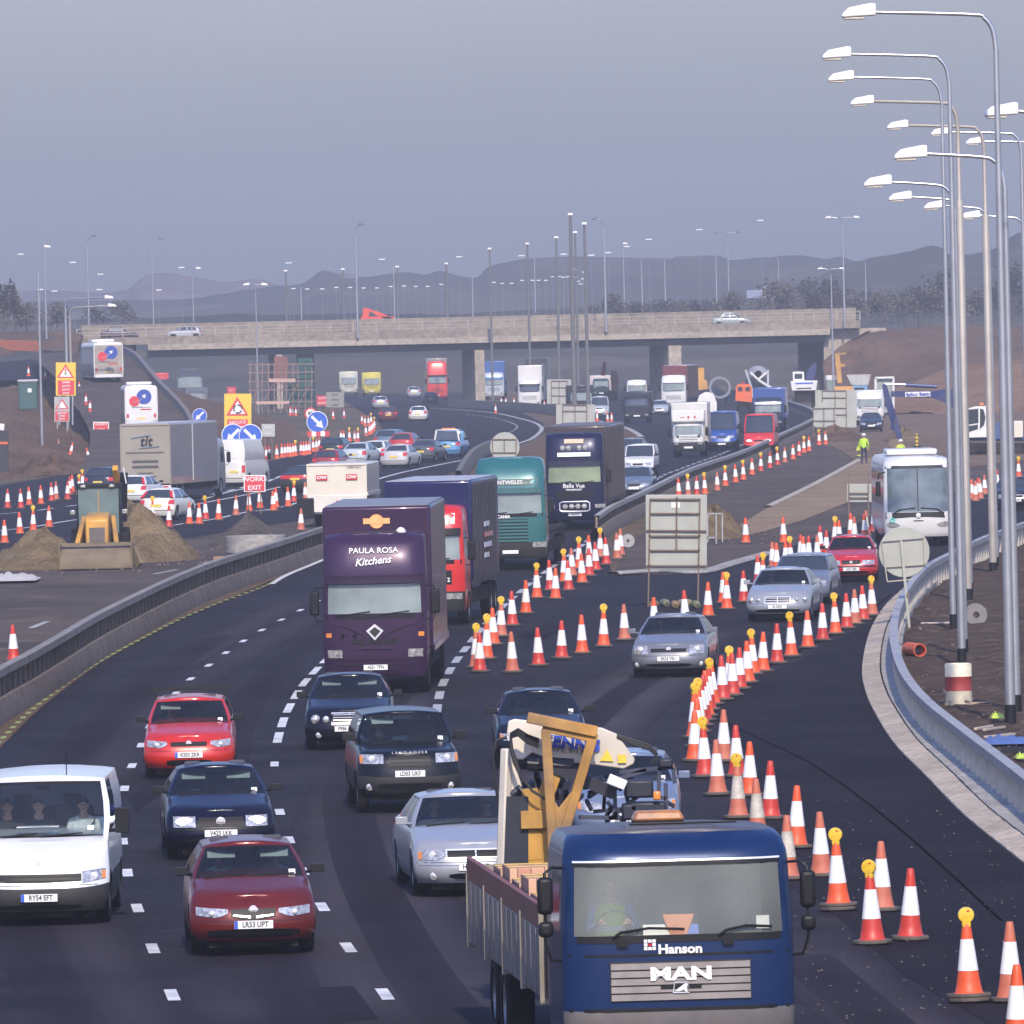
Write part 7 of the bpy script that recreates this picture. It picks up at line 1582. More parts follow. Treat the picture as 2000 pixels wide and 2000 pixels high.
# pile of broken kerbs etc. at the right verge: pipe, drum, planks, cloth
pp = root('orange_pipe', 'short open orange pipe lying on the dark verge', 'pipe', G(1797, 1283)); MB().lathe([(.165, 0), (.165, 1.4), (.14, 1.4), (.14, 0), (.165, 0)], 20, (0, 0, .165), 'y').build('pipe', mat('clay_orange', (.62, .10, .03), .5), pp); pp.rotation_euler.z = R(9)
dm = root('painted_drum', 'red and white banded oil drum standing beside a lamp column', 'drum', G(1873, 1377)); OW_ = mat('drum_white', (.72, .66, .50), .7, var=.15, scale=8, dirt=.3)
MB().lathe([(.28, 0), (.29, .02), (.29, .30), (.295, .31), (.29, .32), (.29, .60), (.295, .61), (.29, .62), (.29, .88), (.275, .90), (.26, .87), (.001, .87)], 28, m=[0, 0, 0, 1, 1, 1, 1, 0, 0, 0, 0]).build('drum_body', [OW_, mat('drum_red', (.30, .035, .03), .6, dirt=.4)], dm, angle=50); MB().box((.15, .0, .025), (.95, .18, .05), 0, Matrix.Rotation(R(12), 3, 'Z')).build('foot_plank', mat('pale_plank', (.40, .29, .2), .9), dm)
for nm, lb, ct, a, b, w_, h_, m_ in (('plank', 'pale plank lying on the verge by the silver barrier', 'plank', (1905, 1431), (1938, 1425), .06, .05, (.5, .42, .33)), ('plank', 'thin plank beside the black column foot', 'plank', (1922, 1433), (1962, 1427), .06, .05, (.42, .36, .3)),
    ('plank', 'reddish board on the verge right of the silver barrier', 'plank', (1925, 1447), (1980, 1441), .09, .05, (.42, .24, .16)), ('pipe', 'long dark pipe on the verge at the right edge', 'pipe', (1958, 1476), (2030, 1476), .14, .12, (.02, .02, .03)), ('board', 'flat pale slab lying on the verge above the orange pipe', 'slab', (1800, 1222), (1860, 1221), .3, .04, (.45, .38, .33))):
    o = tag(MB().bar(G(*a) + Vector((0, 0, h_ / 2 + .05)), G(*b) + Vector((0, 0, h_ / 2 + .05)), w_, h_).build(nm, mat(nm + '_%d' % int(m_[0] * 100), m_, .9), bevel=.008), lb, ct)
def crumple(label, px, py, w_, d_, h_, c_, nm='cloth', cat='cloth'):
    q = MB(); g = G(px, py); rows = []
    for i in range(13):
        row = []
        for j in range(17):
            u, v = i / 12 - .5, j / 16 - .5; row.append((g.x + v * w_ + .03 * nz(i, j, .7, 3), g.y + u * d_, .06 + h_ * max(0, 1 - (2 * u) ** 2) * max(0, 1 - (2 * v) ** 4) * (.6 + .8 * abs(nz(u * 3, v * 5, 1.5, 8)))))
        rows.append(row)
    q.grid(rows); return tag(q.build(nm, mat(nm + '_%d_%d' % (int(c_[0] * 99), int(c_[1] * 99)), c_, .8, var=.25, scale=9)), label, cat)
crumple('crumpled blue plastic sheet beyond the silver barrier', 1965, 1455, .9, 2.0, .14, (.08, .14, .34), 'plastic_sheet', 'plastic sheet'); crumple('scrap of yellow-green cloth beside the black foot of the nearest column', 1948, 1407, .28, .7, .12, (.5, .62, .08)); crumple('second yellow-green cloth scrap at the right edge of the verge', 1996, 1486, .25, .7, .1, (.5, .62, .08))
crumple('pale plastic sheeting left of the digger bucket', 30, 1135, 1.6, 4, .25, (.5, .46, .42), 'plastic_sheet', 'plastic sheet'); crumple('small white litter scrap on the verge at lower right', 1978, 1586, .16, .5, .06, (.8, .8, .8), 'litter', 'litter')
cd = root('cable_drum', 'round grey cable drum standing behind the nearest columns', 'cable drum', G(1907, 1222)); MB().lathe([(.09, -.05), (.30, -.05), (.30, .0), (.12, .0), (.12, .35), (.30, .35), (.30, .4), (.09, .4)], 22, (0, 0, .30), 'y').build('drum', mat('drum_grey', (.20, .19, .18), .8, dirt=.3), cd)
cd2 = root('cable_drum', 'small grey reel standing by the end of the concrete barrier', 'cable drum', G(1227, 1069)); MB().lathe([(.06, -.05), (.25, -.05), (.25, .0), (.1, .0), (.1, .3), (.25, .3), (.25, .35), (.06, .35)], 20, (0, 0, .25), 'y').build('reel', mat('reel_grey', (.32, .31, .30), .7), cd2)
gr = root('guard_rail_frame', 'thin silver pedestrian guard rail behind the big grey sign back', 'guard rail', G(1398, 1062)); q = MB(); W_ = lambda x, y: D(x, y, G(1398, 1062).y)
for a, b in (((1380, 1003), (1411, 1003)), ((1380, 1050), (1400, 1050)), ((1399, 1003), (1399, 1062)), ((1411, 1003), (1411, 1059)), ((1382, 1003), (1382, 1060))): q.bar(W_(*a), W_(*b), .05, .05)
q.build('rails', STL, gr, world=True)
# debris: small stones and clods on the new surface and verge, too many to count
q = MB(); rnd = random.Random(5)
for i in range(330):
    if i % 3: px, py = rnd.uniform(1450, 1990), rnd.uniform(1560, 1990)
    else: px, py = rnd.uniform(1790, 2000), rnd.uniform(1180, 1480)
    if i % 3 and px > 1700 + (py - 1400) * .9 : continue
    g = G(px, py); s = rnd.uniform(.006, .015) * (1 if i % 3 else 1.7)
    q.box((g.x, g.y, (s * .4 if i % 3 else .07)), (s * 2, s * 1.4, s), 0, Matrix.Rotation(rnd.uniform(0, 3), 3, 'Z'))
for k_, (cx_, cy_, w_, h_) in enumerate(((262, 1090, 110, 30), (60, 1108, 130, 22), (345, 1092, 60, 14), (1900, 1250, 170, 140), (1430, 1040, 90, 30), (1640, 862, 90, 20), (100, 920, 120, 20), (500, 1075, 90, 15))):
    for i in range(45):
        g = G(cx_ + rnd.uniform(-w_, w_), cy_ + rnd.uniform(-h_, h_)); s = rnd.uniform(.02, .06); q.box((g.x, g.y, s * .3 + (.08 if cx_ > 1800 else 0)), (s * 2, s * 1.5, s), 0, Matrix.Rotation(rnd.uniform(0, 3), 3, Vector((rnd.random(), rnd.random(), 1)).normalized()))
tag(q.build('loose_stones', mat('stone_chips', (.16, .11, .10), .9, var=.3), flat=True), 'loose stones scattered over the dark new surface and verge', 'stones', kind='stuff')
# ================================================================ CONES
ORA = mat('cone_orange', (.62, .06, .02), .5, var=.1, scale=6, dirt=.15); OR2 = mat('cone_red_orange', (.52, .035, .018), .45, var=.1, scale=6, dirt=.1); ORD = mat('cone_faded', (.50, .13, .07), .6, var=.15, scale=6, dirt=.3); SLV = mat('cone_sleeve', (.80, .79, .76), .45, var=.05, scale=8, dirt=.12); SLD = mat('cone_dirty_sleeve', (.55, .50, .42), .6, var=.2, scale=14, dirt=.5)
CBS = mat('cone_rubber_base', (.075, .062, .052), .9, dirt=.6); LYE = mat('lamp_yellow', (.72, .46, .03), .4, var=.15, scale=14, coat=.3)
def cone_proto(dirty, lamp, stacked=False, far=False):
    rt = root('traffic_cone', 'x', 'traffic cone'); h0 = .05
    n = 18 if not far else 10
    q = MB(); q.prism([(.27 * math.cos(a) if abs(math.cos(a)) > 0 else 0, .27 * math.sin(a)) for a in [2 * math.pi * (k + .5) / 8 for k in range(8)]], 'z', 0, h0)
    if stacked: q.prism([(.29 * math.cos(a), .26 * math.sin(a)) for a in [2 * math.pi * (k + .5) / 8 for k in range(8)]], 'z', h0 + .004, h0 * 2)
    q.build('rubber_base', CBS, rt, bevel=0 if far else .012)
    if stacked: h0 = .10
    r = lambda z: .165 - (.165 - .045) * (z / .92) ** .92
    q = MB(); q.lathe([(.185, h0), (r(.02) + .005, h0 + .02), (r(.15), h0 + .15), (r(.285), h0 + .285), (r(.66), h0 + .66), (r(.8), h0 + .8), (.045, h0 + .90), (.035, h0 + .915), (.001, h0 + .915)], n)
    b = q.build('cone_body', OR2 if dirty == 3 else ORD if dirty else ORA, rt, angle=60)
    q = MB(); q.lathe([(r(.28) + .004, h0 + .28), (r(.47) + .004, h0 + .47), (r(.67) + .004, h0 + .67), (r(.67) - .01, h0 + .67)], n); q.build('white_sleeve', SLD if dirty == 2 else SLV, b, angle=60)
    if lamp:
        q = MB(); q.box((0, 0, h0 + .88), (.11, .10, .13)); l = q.build('lamp_housing', LYE, rt, bevel=.015); q = MB(); q.lathe([(.02, .035), (.095, .032), (.102, 0), (.095, -.032), (.02, -.038), (.001, -.038)], 20, (0, -.02, h0 + .97), 'y'); q.build('lamp_lens', LYE, l, angle=40)
        if not far: MB().box((.025, -.055, h0 + 1.02), (.03, .012, .022)).build('lamp_button', RED, l)
    return rt
PROT = {}
def cproto(d, l, s=False, far=False):
    k = (d, l, s, far)
    if k not in PROT: PROT[k] = snapshot(cone_proto(d, l, s, far))
    return PROT[k]
ORD_ = ['nearest', 'second', 'third', 'fourth', 'fifth', 'sixth', 'seventh', 'eighth', 'ninth', 'tenth', 'eleventh', 'twelfth', 'thirteenth', 'fourteenth', 'fifteenth', 'sixteenth', 'seventeenth', 'eighteenth', 'nineteenth', 'twentieth', 'twenty-first', 'twenty-second', 'twenty-third', 'twenty-fourth', 'twenty-fifth', 'twenty-sixth', 'twenty-seventh', 'twenty-eighth', 'twenty-ninth', 'thirtieth', 'thirty-first', 'thirty-second', 'thirty-third', 'thirty-fourth']
L_ = 1
ROWS = [
 ('row beside the blue crane lorry', 'near', [(1987, 2045, 0), (1974, 1955, 0), (1893, 1955, 3), (1704, 1842, 1), (1778, 1834, 0), (1723, 1778, 0), (1638, 1776, 3), (1605, 1710, 0), (1539, 1716, 4), (1556, 1655, 0), (1480, 1636, 4), (1505, 1598, 0), (1442, 1597, 2), (1465, 1554, 0), (1402, 1552, 0), (1377, 1517, 1), (1440, 1516, 0), (1414, 1487, 0), (1357, 1486, 0)]),
 ('curved row beside the new surface', 'near', [(1362, 1459, 0), (1357, 1441, 1), (1366, 1430, 1), (1370, 1417, 0), (1375, 1407, 0), (1380, 1399, 0), (1384, 1386, 1), (1392, 1376, 0), (1412, 1367, 0), (1424, 1356, 1), (1431, 1358, 0), (1445, 1345, 0), (1461, 1333, 0), (1471, 1317, 1), (1490, 1311, 0), (1518, 1295, 0), (1546, 1282, 1), (1578, 1265, 0), (1607, 1251, 0), (1632, 1238, 1), (1654, 1227, 0), (1670, 1219, 0), (1686, 1211, 0), (1704, 1202, 1)]),
 ('row in front of the silver-blue saloon', 'left', [(937, 1312, 0), (930, 1304, 1), (1001, 1313, 0), (1052, 1300, 0), (1097, 1286, 0), (1137, 1276, 0), (1179, 1263, 1), (1220, 1250, 0), (1278, 1234, 0), (1339, 1222, 0), (1383, 1204, 0), (1420, 1190, 1), (1413, 1178, 0), (1453, 1176, 0)]),
 ('row from the red-cabbed lorry to the barrier', 'near', [(951, 1287, 1), (964, 1259, 0), (979, 1243, 1), (1001, 1222, 0), (1027, 1198, 0), (1049, 1168, 1), (1085, 1170, 0), (1075, 1153, 0), (1111, 1153, 0), (1102, 1137, 1), (1137, 1139, 0), (1118, 1125, 0), (1151, 1125, 0), (1131, 1111, 1), (1164, 1114, 0), (1151, 1099, 0), (1184, 1103, 0), (1172, 1089, 1), (1206, 1092, 0), (1212, 1085, 0)]),
 ('cluster near the red hatchback', 'left', [(1481, 1141, 0), (1490, 1149, 1), (1510, 1113, 0), (1517, 1116, 0), (1535, 1110, 0), (1545, 1110, 1), (1565, 1098, 0), (1569, 1104, 0), (1580, 1100, 0), (1597, 1101, 0), (1602, 1080, 0), (1614, 1089, 0), (1631, 1066, 1), (1640, 1067, 0), (1669, 1060, 0), (1662, 1052, 0), (1690, 1052, 0), (1692, 1046, 4), (1707, 1039, 0), (1720, 1048, 1), (1531, 1061, 0), (1457, 1061, 0)]),
 ('row behind the concrete barrier', 'near', [(1326, 972, 0), (1344, 969, 1), (1361, 968, 0), (1377, 966, 1), (1401, 959, 0), (1417, 950, 1), (1437, 943, 0), (1452, 938, 1), (1469, 928, 0), (1486, 921, 1), (1504, 915, 0), (1519, 909, 1), (1533, 904, 0), (1549, 898, 0), (1561, 891, 0), (1570, 885, 1), (1580, 882, 0), (1600, 870, 1), (1613, 869, 0)]),
 ('group between the lamp columns', 'left', [(1898, 976, 0), (1905, 979, 0), (1910, 974, 0), (1915, 975, 0), (1924, 966, 0), (1948, 955, 0), (1974, 936, 1), (1990, 933, 1)]),
 ('row at far left beyond the digger', 'left', [(15, 993, 0), (41, 993, 0), (57, 987, 0), (80, 985, 0), (101, 979, 0), (110, 976, 0), (132, 976, 0), (137, 966, 0), (141, 961, 0), (155, 966, 1), (162, 955, 1)]),
 ('few left of the digger', 'left', [(9, 1061, 0), (27, 1291, 0), (39, 1043, 0), (65, 1038, 1), (96, 1030, 0)]),
 ('group by the grey trailer', 'left', [(115, 883, 4), (137, 891, 0), (173, 852, 0), (176, 904, 0), (199, 863, 0), (206, 865, 0), (213, 867, 0), (217, 877, 0), (223, 876, 0), (229, 872, 0), (397, 875, 0), (404, 876, 0)]),
 ('few beside the ramp', 'left', [(56, 735, 0, 850), (89, 741, 0, 850), (155, 768, 0, 765), (168, 792, 0, 735), (176, 805, 0, 720)]),
 ('row beside the white hatchback', 'left', [(300, 1016, 1), (330, 1030, 0), (370, 1024, 0), (389, 1024, 0), (402, 1015, 1), (427, 1016, 0), (461, 1007, 0), (487, 999, 0), (508, 993, 0), (534, 998, 0), (539, 992, 0), (563, 990, 0), (574, 981, 1), (597, 979, 0), (588, 1036, 0)]),
 ('row left of the leaving queue', 'left', [(500, 904, 0), (507, 905, 0), (514, 902, 0), (520, 900, 0), (526, 899, 0), (541, 897, 0), (551, 895, 0), (557, 894, 0), (562, 893, 0), (567, 893, 0), (572, 892, 0), (577, 891, 1), (588, 890, 0), (593, 890, 0), (599, 889, 0), (604, 888, 0), (612, 883, 1), (618, 882, 0), (624, 880, 0), (666, 864, 0), (671, 866, 0), (683, 863, 1), (693, 865, 0), (699, 864, 1)]),
 ('curve below the far blue arrow sign', 'left', [(707, 829, 0), (713, 833, 0), (715, 853, 0), (720, 833, 0), (722, 850, 0), (725, 830, 1), (726, 847, 0), (729, 843, 0), (731, 839, 1)]),
 ('few below the scaffold', 'left', [(567, 812, 0), (572, 812, 0), (578, 813, 0), (651, 819, 0), (672, 818, 0)]),
 ('few right of the pale bridge pier', 'left', [(968, 808, 0), (979, 792, 0), (988, 792, 0), (1004, 793, 0), (1018, 795, 0), (1046, 797, 0), (1063, 799, 0)]),
 ('few above the navy lorry roof', 'left', [(1166, 824, 0), (1187, 826, 0), (1195, 826, 0)]),
]
for desc, end, L in ROWS:
    if end == 'left': L = sorted(L, key=lambda t: t[0])
    for i, t in enumerate(L):
        px, py, k = t[:3]; p = G(px, py) if len(t) < 4 else D(px, py, t[3])
        far = (FPX / p.y) < 45
        o = copy_snap(cproto(2 if k in (2, 4) else random.choice((0, 0, 0, 1, 3, 3)) if k in (0, 1) else 0, k in (1, 2, 3), k == 3, far)); o.location = p; o.rotation_euler.z = random.uniform(-.5, .5)
        o.rotation_euler.x = random.uniform(-.02, .02); o.rotation_euler.y = random.uniform(-.025, .025); o.scale.z = random.uniform(.97, 1.03)
        if (px, py) in ((176, 904), (137, 891)): o.rotation_euler.y = R(14 if px == 137 else -14); o.location.z += .05
        sfx = ORD_[i] if end == 'near' else ('leftmost' if i == 0 else ORD_[i])
        lab = '%s %straffic cone %s in the %s' % (sfx, 'lamp-topped ' if k in (1, 2, 3) else 'dirty ' if k == 4 else '', 'from the left' if end == 'left' and i else 'counting away' if end == 'near' and i else '', desc)
        tag(o, ' '.join(lab.split()), 'traffic cone', desc)
for sn_ in PROT.values():
    def rm(s):
        for c in s[1]: rm(c)
        bpy.data.objects.remove(s[0])
    rm(sn_)

# ================================================================ LAMP COLUMNS
GALV = mat('column_steel', (.50, .51, .53), .32, .75, .12, 1.2); TAN = mat('column_weathered', (.36, .33, .29), .6, .3, .15, 1); LANT = mat('lantern_white', (.82, .80, .76), .4, var=.04); DKC = mat('column_dark', (.13, .13, .13), .7)
def lamp(label, px, py, top, arm=-2.6, d=None, m_=GALV, r=.115, lantern=True, group='lamp columns', lm=LANT, double=False, base=True, name='street_lamp', fa=0, steps=False, lsz=.98, zl=None, lean=0):
    b = G(px, py) if d is None else D(px, py, d)
    b2 = b.copy(); s = FPX / b.y
    # height from the row of the photograph where the top arm sits
    h = (py - top) / s
    rt = root(name, label, 'lamp column', b, 0, group)
    far = s < 30
    n = 14 if not far else 6; sg = -1 if arm < 0 else 1; A = abs(arm); ca, sa = math.cos(fa), math.sin(fa)
    if A: pts = [(0, 0, 0), (0, 0, h * .45), (0, 0, h - .75), (sg * .06, 0, h - .36), (sg * .22 * ca, .22 * sa, h - .12), (sg * .5 * ca, .5 * sa, h - .03), (sg * A * ca, A * sa, h + .06)]; rr = [r, r * .85, r * .52, r * .48, r * .45, r * .42, r * .38]
    else: pts = [(0, 0, 0), (0, 0, h * .5), (0, 0, h)]; rr = [r, r * .85, r * .6]
    if steps: pts = [(0, 0, 0), (0, 0, h * .80)] + [(0, 0, h * .803)] + pts[2:]; rr = [r, r * .95, r * .55] + rr[2:]
    MB().tube(pts[:3] if not steps else pts[:4], rr[:3] if not steps else rr[:4], n).build('column', m_, rt, angle=60)
    if A:
        k0 = 2 if not steps else 3; ap = sm([Vector((p[0], p[1], p[2])) for p in pts[k0:]], 5 if not far else 2); r0_, r1_ = rr[k0], rr[-1]
        MB().tube(ap, [r0_ + (r1_ - r0_) * i / (len(ap) - 1) for i in range(len(ap))], max(6, n - 4)).build('arm', m_, rt, angle=60)
    if base and not far: MB().tube([(0, 0, -.05), (0, 0, .38)], r * 1.12, 16).build('column_foot', BLK, rt)
    def lantern_(x, y, z, sg):
        q = MB(); k = lsz; q.prism([(0, -.05), (sg * .28, -.06), (sg * .72, -.08), (sg * .70, .01), (sg * .56, .13), (sg * .10, .21), (0, .20)][::(1 if sg > 0 else -1)], 'y', -.17, .17); q.v = [Vector((v.x * k * ca + x, v.y * k + y + v.x * sa * k, v.z * k + z)) for v in q.v]; l = q.build('lantern', lm, rt, bevel=0 if far else .03)
        if not far: MB().box((x + sg * .45 * ca, y, z - .095), (.42, .26, .05)).build('lantern_bowl', mat('lantern_bowl', (.55, .50, .42), .3), l, bevel=.015)
    if lantern: lantern_(sg * A * ca, A * sa, h + .04, sg) if A else lantern_(0, 0, h, sg)
    if double: MB().tube([(0, 0, h - .04), (-sg * A * ca, -A * sa, h)], r * .4, 6).build('arm', m_, rt); lantern_(-sg * A * ca, -A * sa, h, -sg)
    return rt
lamp('nearest tall silver lamp column at lower right, arm reaching left', 1974, 1412, 24, -2.45, r=.108)
lamp('tall silver lamp column standing just behind the red and white drum', 1879, 1297, 106, -2.35, r=.10, group='tall lamp columns')
lamp('slim silver lamp column with its foot left of the drum column', 1862, 1227, 151, -2.35, r=.088)
lamp('tall two-tone lamp column, weathered brown below, fourth from the nearest', 1891, 1175, 198, -2.45, m_=TAN, r=.125, steps=True)
lamp('weathered brown lamp column next to the excavator cab', 1940, 1121, 245, -2.45, m_=TAN, r=.125, steps=True)
lamp('lamp column almost at the right edge, small white lantern over the columns', 2012, 1085, 258, -2.45)
lamp('lamp column off the right edge with only its lantern showing', 2066, 1050, 276, -2.45)
lamp('near lamp column cut off at the right edge, big lantern high up', 2160, 1400, 219, -1.55)
lamp('shorter lamp column close behind the nearest one, lantern lower', 1985, 1392, 302, -1.62, r=.105)
lamp('shorter lamp column directly behind the drum column, lantern lower', 1884, 1278, 357, -1.55, r=.09)
lamp('shorter lamp column behind the brown two-tone column', 1895, 1163, 386, -1.5, r=.09)
lamp('shorter lamp column behind the one beside the excavator cab', 1946, 1110, 403, -1.45, r=.09)
lamp('shorter lamp column at right with a small lantern at mid height', 2016, 1075, 422, -1.6, r=.10)
# left side columns
lamp('bare pale pole at far left with a thick white foot', 83, 888, 530, 0, m_=GALV, r=.12, lantern=False)
lamp('pair-leader lamp column beside the yellow traffic-light sign', 134, 866, 584, 3.2, m_=GALV, r=.17, lsz=.98)
lamp('lamp column just right behind the column at the yellow sign', 142, 860, 600, 3.2, m_=TAN, r=.15, lsz=.98)
lamp('slim lamp post on the slope far left with one white lantern', 91, 662, 482, 0, d=1000, r=.12, lantern=True)
lamp('slim post with a dark lantern above the left end of the bridge', 174, 640, 463, .5, d=1060, r=.13, lm=DKC)
lamp('faint post with dark lantern on the bridge left of centre', 300, 636, 468, .7, d=1080, r=.10, lm=DKC)
lamp('faint post standing beyond the bridge left end', 378, 628, 525, .5, d=1250, r=.1)
lamp('slender post between the works and bridge, lamps clustered on top', 505, 816, 556, -.6, r=.11, double=True, lsz=.9)
lamp('post on the bridge parapet left of centre with dark lantern', 699, 660, 440, .35, d=1039, r=.16, lm=DKC)
lamp('post on the bridge parapet right of the tall dark poles', 1184, 648, 429, -.7, d=1039, r=.17, lm=DKC)
lamp('post on the right end of the bridge with two lanterns', 1650, 640, 425, -1.3, d=1039, r=.15, double=True, lsz=.9)
lamp('low post before the bridge abutment with a cross arm and two lamps', 1628, 756, 525, -.9, r=.13, double=True, lsz=.7, d=960)
lamp('faint post beyond the right end of the bridge', 1692, 605, 508, -.3, d=1250, r=.12, lantern=False)
lamp('faint post beyond the bridge near the blue and white lorry', 1522, 585, 497, -.3, d=1300, r=.11, lantern=False)
lamp('faint twin-lantern post above the bridge at centre right', 1424, 590, 455, -1.2, d=1300, r=.12, double=True, lm=DKC)
for i, (x, y0, y1) in enumerate(((1400, 590, 500), (1220, 610, 476), (1255, 610, 508), (1300, 610, 508), (1046, 612, 505), (589, 625, 560), (771, 622, 520), (924, 620, 540))):
    lamp(('thin faint lamp post beyond the bridge, %s from the left' % ['sixth', 'fourth', 'fifth', 'seventh', 'third', 'first', 'second', 'eighth'][i]), x, y0, y1, 0, d=1350, r=.13, lantern=(i == 1), group='faint posts beyond the bridge')
for i, (x, yb, yt, d_, r_) in enumerate(((560, 628, 530, 1120, .22), (672, 625, 527, 1120, .2), (778, 622, 522, 1110, .22), (874, 620, 516, 1100, .26), (963, 790, 487, None, .22), (1037, 790, 477, None, .24), (1094, 800, 465, None, .24), (1123, 822, 420, None, .32), (1131, 800, 455, None, .22), (1150, 826, 438, None, .25))):
    rt = lamp(['leftmost dark pole above the bridge', 'second dark pole above the bridge', 'third dark pole above the bridge', 'fourth dark pole above the bridge', 'dark pole with white cap in front of the pale bridge pier', 'dark pole with white cap right of the pale pier', 'dark pole with white cap left of the tall central cluster', 'thickest and tallest dark pole of the central cluster', 'thinner dark pole squeezed between the two of the central cluster', 'rightmost dark pole of the central cluster'][i], x, yb, yt, 0, d=d_, m_=DKC, r=r_ * .8, lantern=False, group='dark poles in the middle')
    h = (yb - yt) / (FPX / rt.location.y); MB().box((0, 0, h + .08), (.42, .5, .2)).build('lantern', LANT, rt)
FARL = [(575, 564), (602, 565), (631, 565), (659, 562), (686, 562), (712, 563), (738, 563), (765, 560), (791, 559), (814, 560), (837, 560), (864, 556), (967, 552), (983, 554), (1001, 554), (1022, 548), (1042, 548), (1054, 548), (1068, 548), (1081, 541), (1094, 540), (1102, 542), (1111, 541), (1123, 526), (1127, 542), (1132, 550), (1136, 555), (1142, 532), (1140, 545)]
FARL2 = [(1228, 482), (1271, 468), (1370, 449), (1490, 431), (1191, 494), (1158, 499), (1104, 497), (1022, 500), (567, 514), (749, 507), (900, 502), (357, 523), (44, 497), (145, 513), (199, 536), (312, 567), (196, 566), (108, 569), (80, 566)]
for i, (x, y) in enumerate(FARL):
    rt = lamp('tiny lamp post in the distant row over the bridge, %s from the left' % ORD_[i].replace('nearest', 'first'), x, 640, y, 0, d=1250 + i * 6, r=.022, lantern=False, group='distant row of lamp posts')
    h = (640 - y) / (FPX / rt.location.y); MB().box((0, 0, h + .04), (.55, .4, .12)).build('lantern', LANT, rt)
for i, (x, y) in enumerate(FARL2):
    rt = lamp('faint high lantern on hair-thin post %s, %s' % (['against the sky', 'over the hills'][x < 700], 'number %s from the first' % ['one', 'two', 'three', 'four', 'five', 'six', 'seven', 'eight', 'nine', 'ten', 'eleven', 'twelve', 'thirteen', 'fourteen', 'fifteen', 'sixteen', 'seventeen', 'eighteen', 'nineteen'][i]), x, 640, y, 0, d=1330 - 12 * (i % 7), r=.022, lantern=False, group='hair-thin far posts')
    h = (640 - y) / (FPX / rt.location.y); MB().box((0, 0, h + .04), (.85, .4, .14)).build('lantern', LANT, rt)
for i, (o, xs) in enumerate(((None, None),)): pass

# ================================================================ SIGNS
SBK = mat('sign_back', (.40, .41, .36), .55, .3, .08, 1.5, dirt=.2); FRM = mat('rusty_frame', (.16, .11, .08), .7, dirt=.4); SRED = mat('sign_red', (.62, .05, .06), .5, var=.05); SYEL = mat('sign_yellow', (.80, .52, .05), .5, var=.05); SBLU = mat('sign_blue', (.03, .11, .52), .5, var=.05); SGR = mat('sign_grey', (.42, .43, .40), .6)
def plane_(rt, d, par=None):
    return lambda nm, pts, m_, o=0, t=.03, bev=0, parent=None: slab(pts, o, o + t, m_, nm, parent or rt, lambda x, y, dd: D(x, y, d + dd))
def rectp(x0, y0, x1, y1): return [(x0, y1), (x1, y1), (x1, y0), (x0, y0)]
def circ(x, y, r, n=28): return [(x + r * math.cos(2 * math.pi * k / n), y + r * math.sin(2 * math.pi * k / n)) for k in range(n)]
def signroot(label, px, py, name='road_sign', d=None, cat='sign'):
    b = G(px, py) if d is None else D(px, py, d); return root(name, label, cat, b), b.y
def bars(rt, d, L, w_, m_, nm, o=-.06):
    q = MB()
    for a, b in L: q.bar(D(*a, d + o), D(*b, d + o), w_, w_)
    return q.build(nm, m_, rt, world=True)
# big sign back
rt, d = signroot('tall grey back of a road sign on a rusty frame, sandbags at its foot', 1318, 1182, 'road_sign'); P_ = plane_(rt, d)
P_('panel', rectp(1261, 966, 1381, 1113), SBK, 0); bars(rt, d, [((1270, 974), (1266, 1186)), ((1367, 974), (1363, 1184)), ((1322, 970), (1321, 1075)), ((1270, 975), (1367, 975)), ((1270, 1003), (1367, 1003)), ((1268, 1047), (1368, 1047)), ((1268, 1075), (1367, 1075)), ((1262, 1036), (1380, 1037)), ((1262, 1105), (1380, 1105))], .045, FRM, 'frame')
P_('white_label', rectp(1311, 981, 1328, 992), WHI, -.02, .01)
sg_lab = ['leftmost', 'second from the left', 'middle', 'second from the right', 'rightmost']
for i in range(5):
    g = G(1278 + i * 20, 1188 - (i % 2) * 3); q = MB(); q.lathe([(.02, -.26), (.11, -.2), (.13, 0), (.11, .2), (.02, .26)], 12, (0, 0, .11), 'y'); o = q.build('sandbag', mat('sandbag_%d' % (i % 3), [(.22, .16, .09), (.14, .15, .09), (.20, .14, .08)][i % 3], .9, var=.3, scale=9)); o.location = g; o.rotation_euler.z = random.uniform(-.6, .9); tag(o, '%s sandbag at the foot of the tall grey sign back' % sg_lab[i], 'sandbag', 'sandbags on the sign frame')
rt, d = signroot('round grey back of a road sign on a post by the silver barrier', 1776, 1225, 'road_sign'); P_ = plane_(rt, d)
P_('disc', circ(1766, 1078, 50), SBK, 0); bars(rt, d, [((1722, 1057), (1804, 1050)), ((1722, 1057), (1733, 1136)), ((1733, 1136), (1786, 1131)), ((1804, 1050), (1806, 1105)), ((1731, 1107), (1808, 1102))], .03, mat('thin_frame', (.40, .36, .28), .6), 'frame'); bars(rt, d, [((1760, 1056), (1776, 1225))], .07, SBK, 'post'); MB().box(D(1773, 1163, d - .08), (.08, .06, .12)).build('clamp', FRM, rt, world=True)
rt, d = signroot('small rectangular grey sign back on thin legs before the coach', 1680, 1010, 'road_sign'); P_ = plane_(rt, d)
P_('panel', rectp(1654, 945, 1706, 981), SBK, .03); bars(rt, d, [((1658, 1008), (1658, 926)), ((1696, 1008), (1696, 926)), ((1658, 926), (1696, 926)), ((1658, 963), (1696, 963)), ((1658, 972), (1696, 972))], .045, FRM, 'frame')
rt, d = signroot('rounded grey sign back in front of a larger rectangular one, far right', 1608, 850, 'road_sign'); P_ = plane_(rt, d)
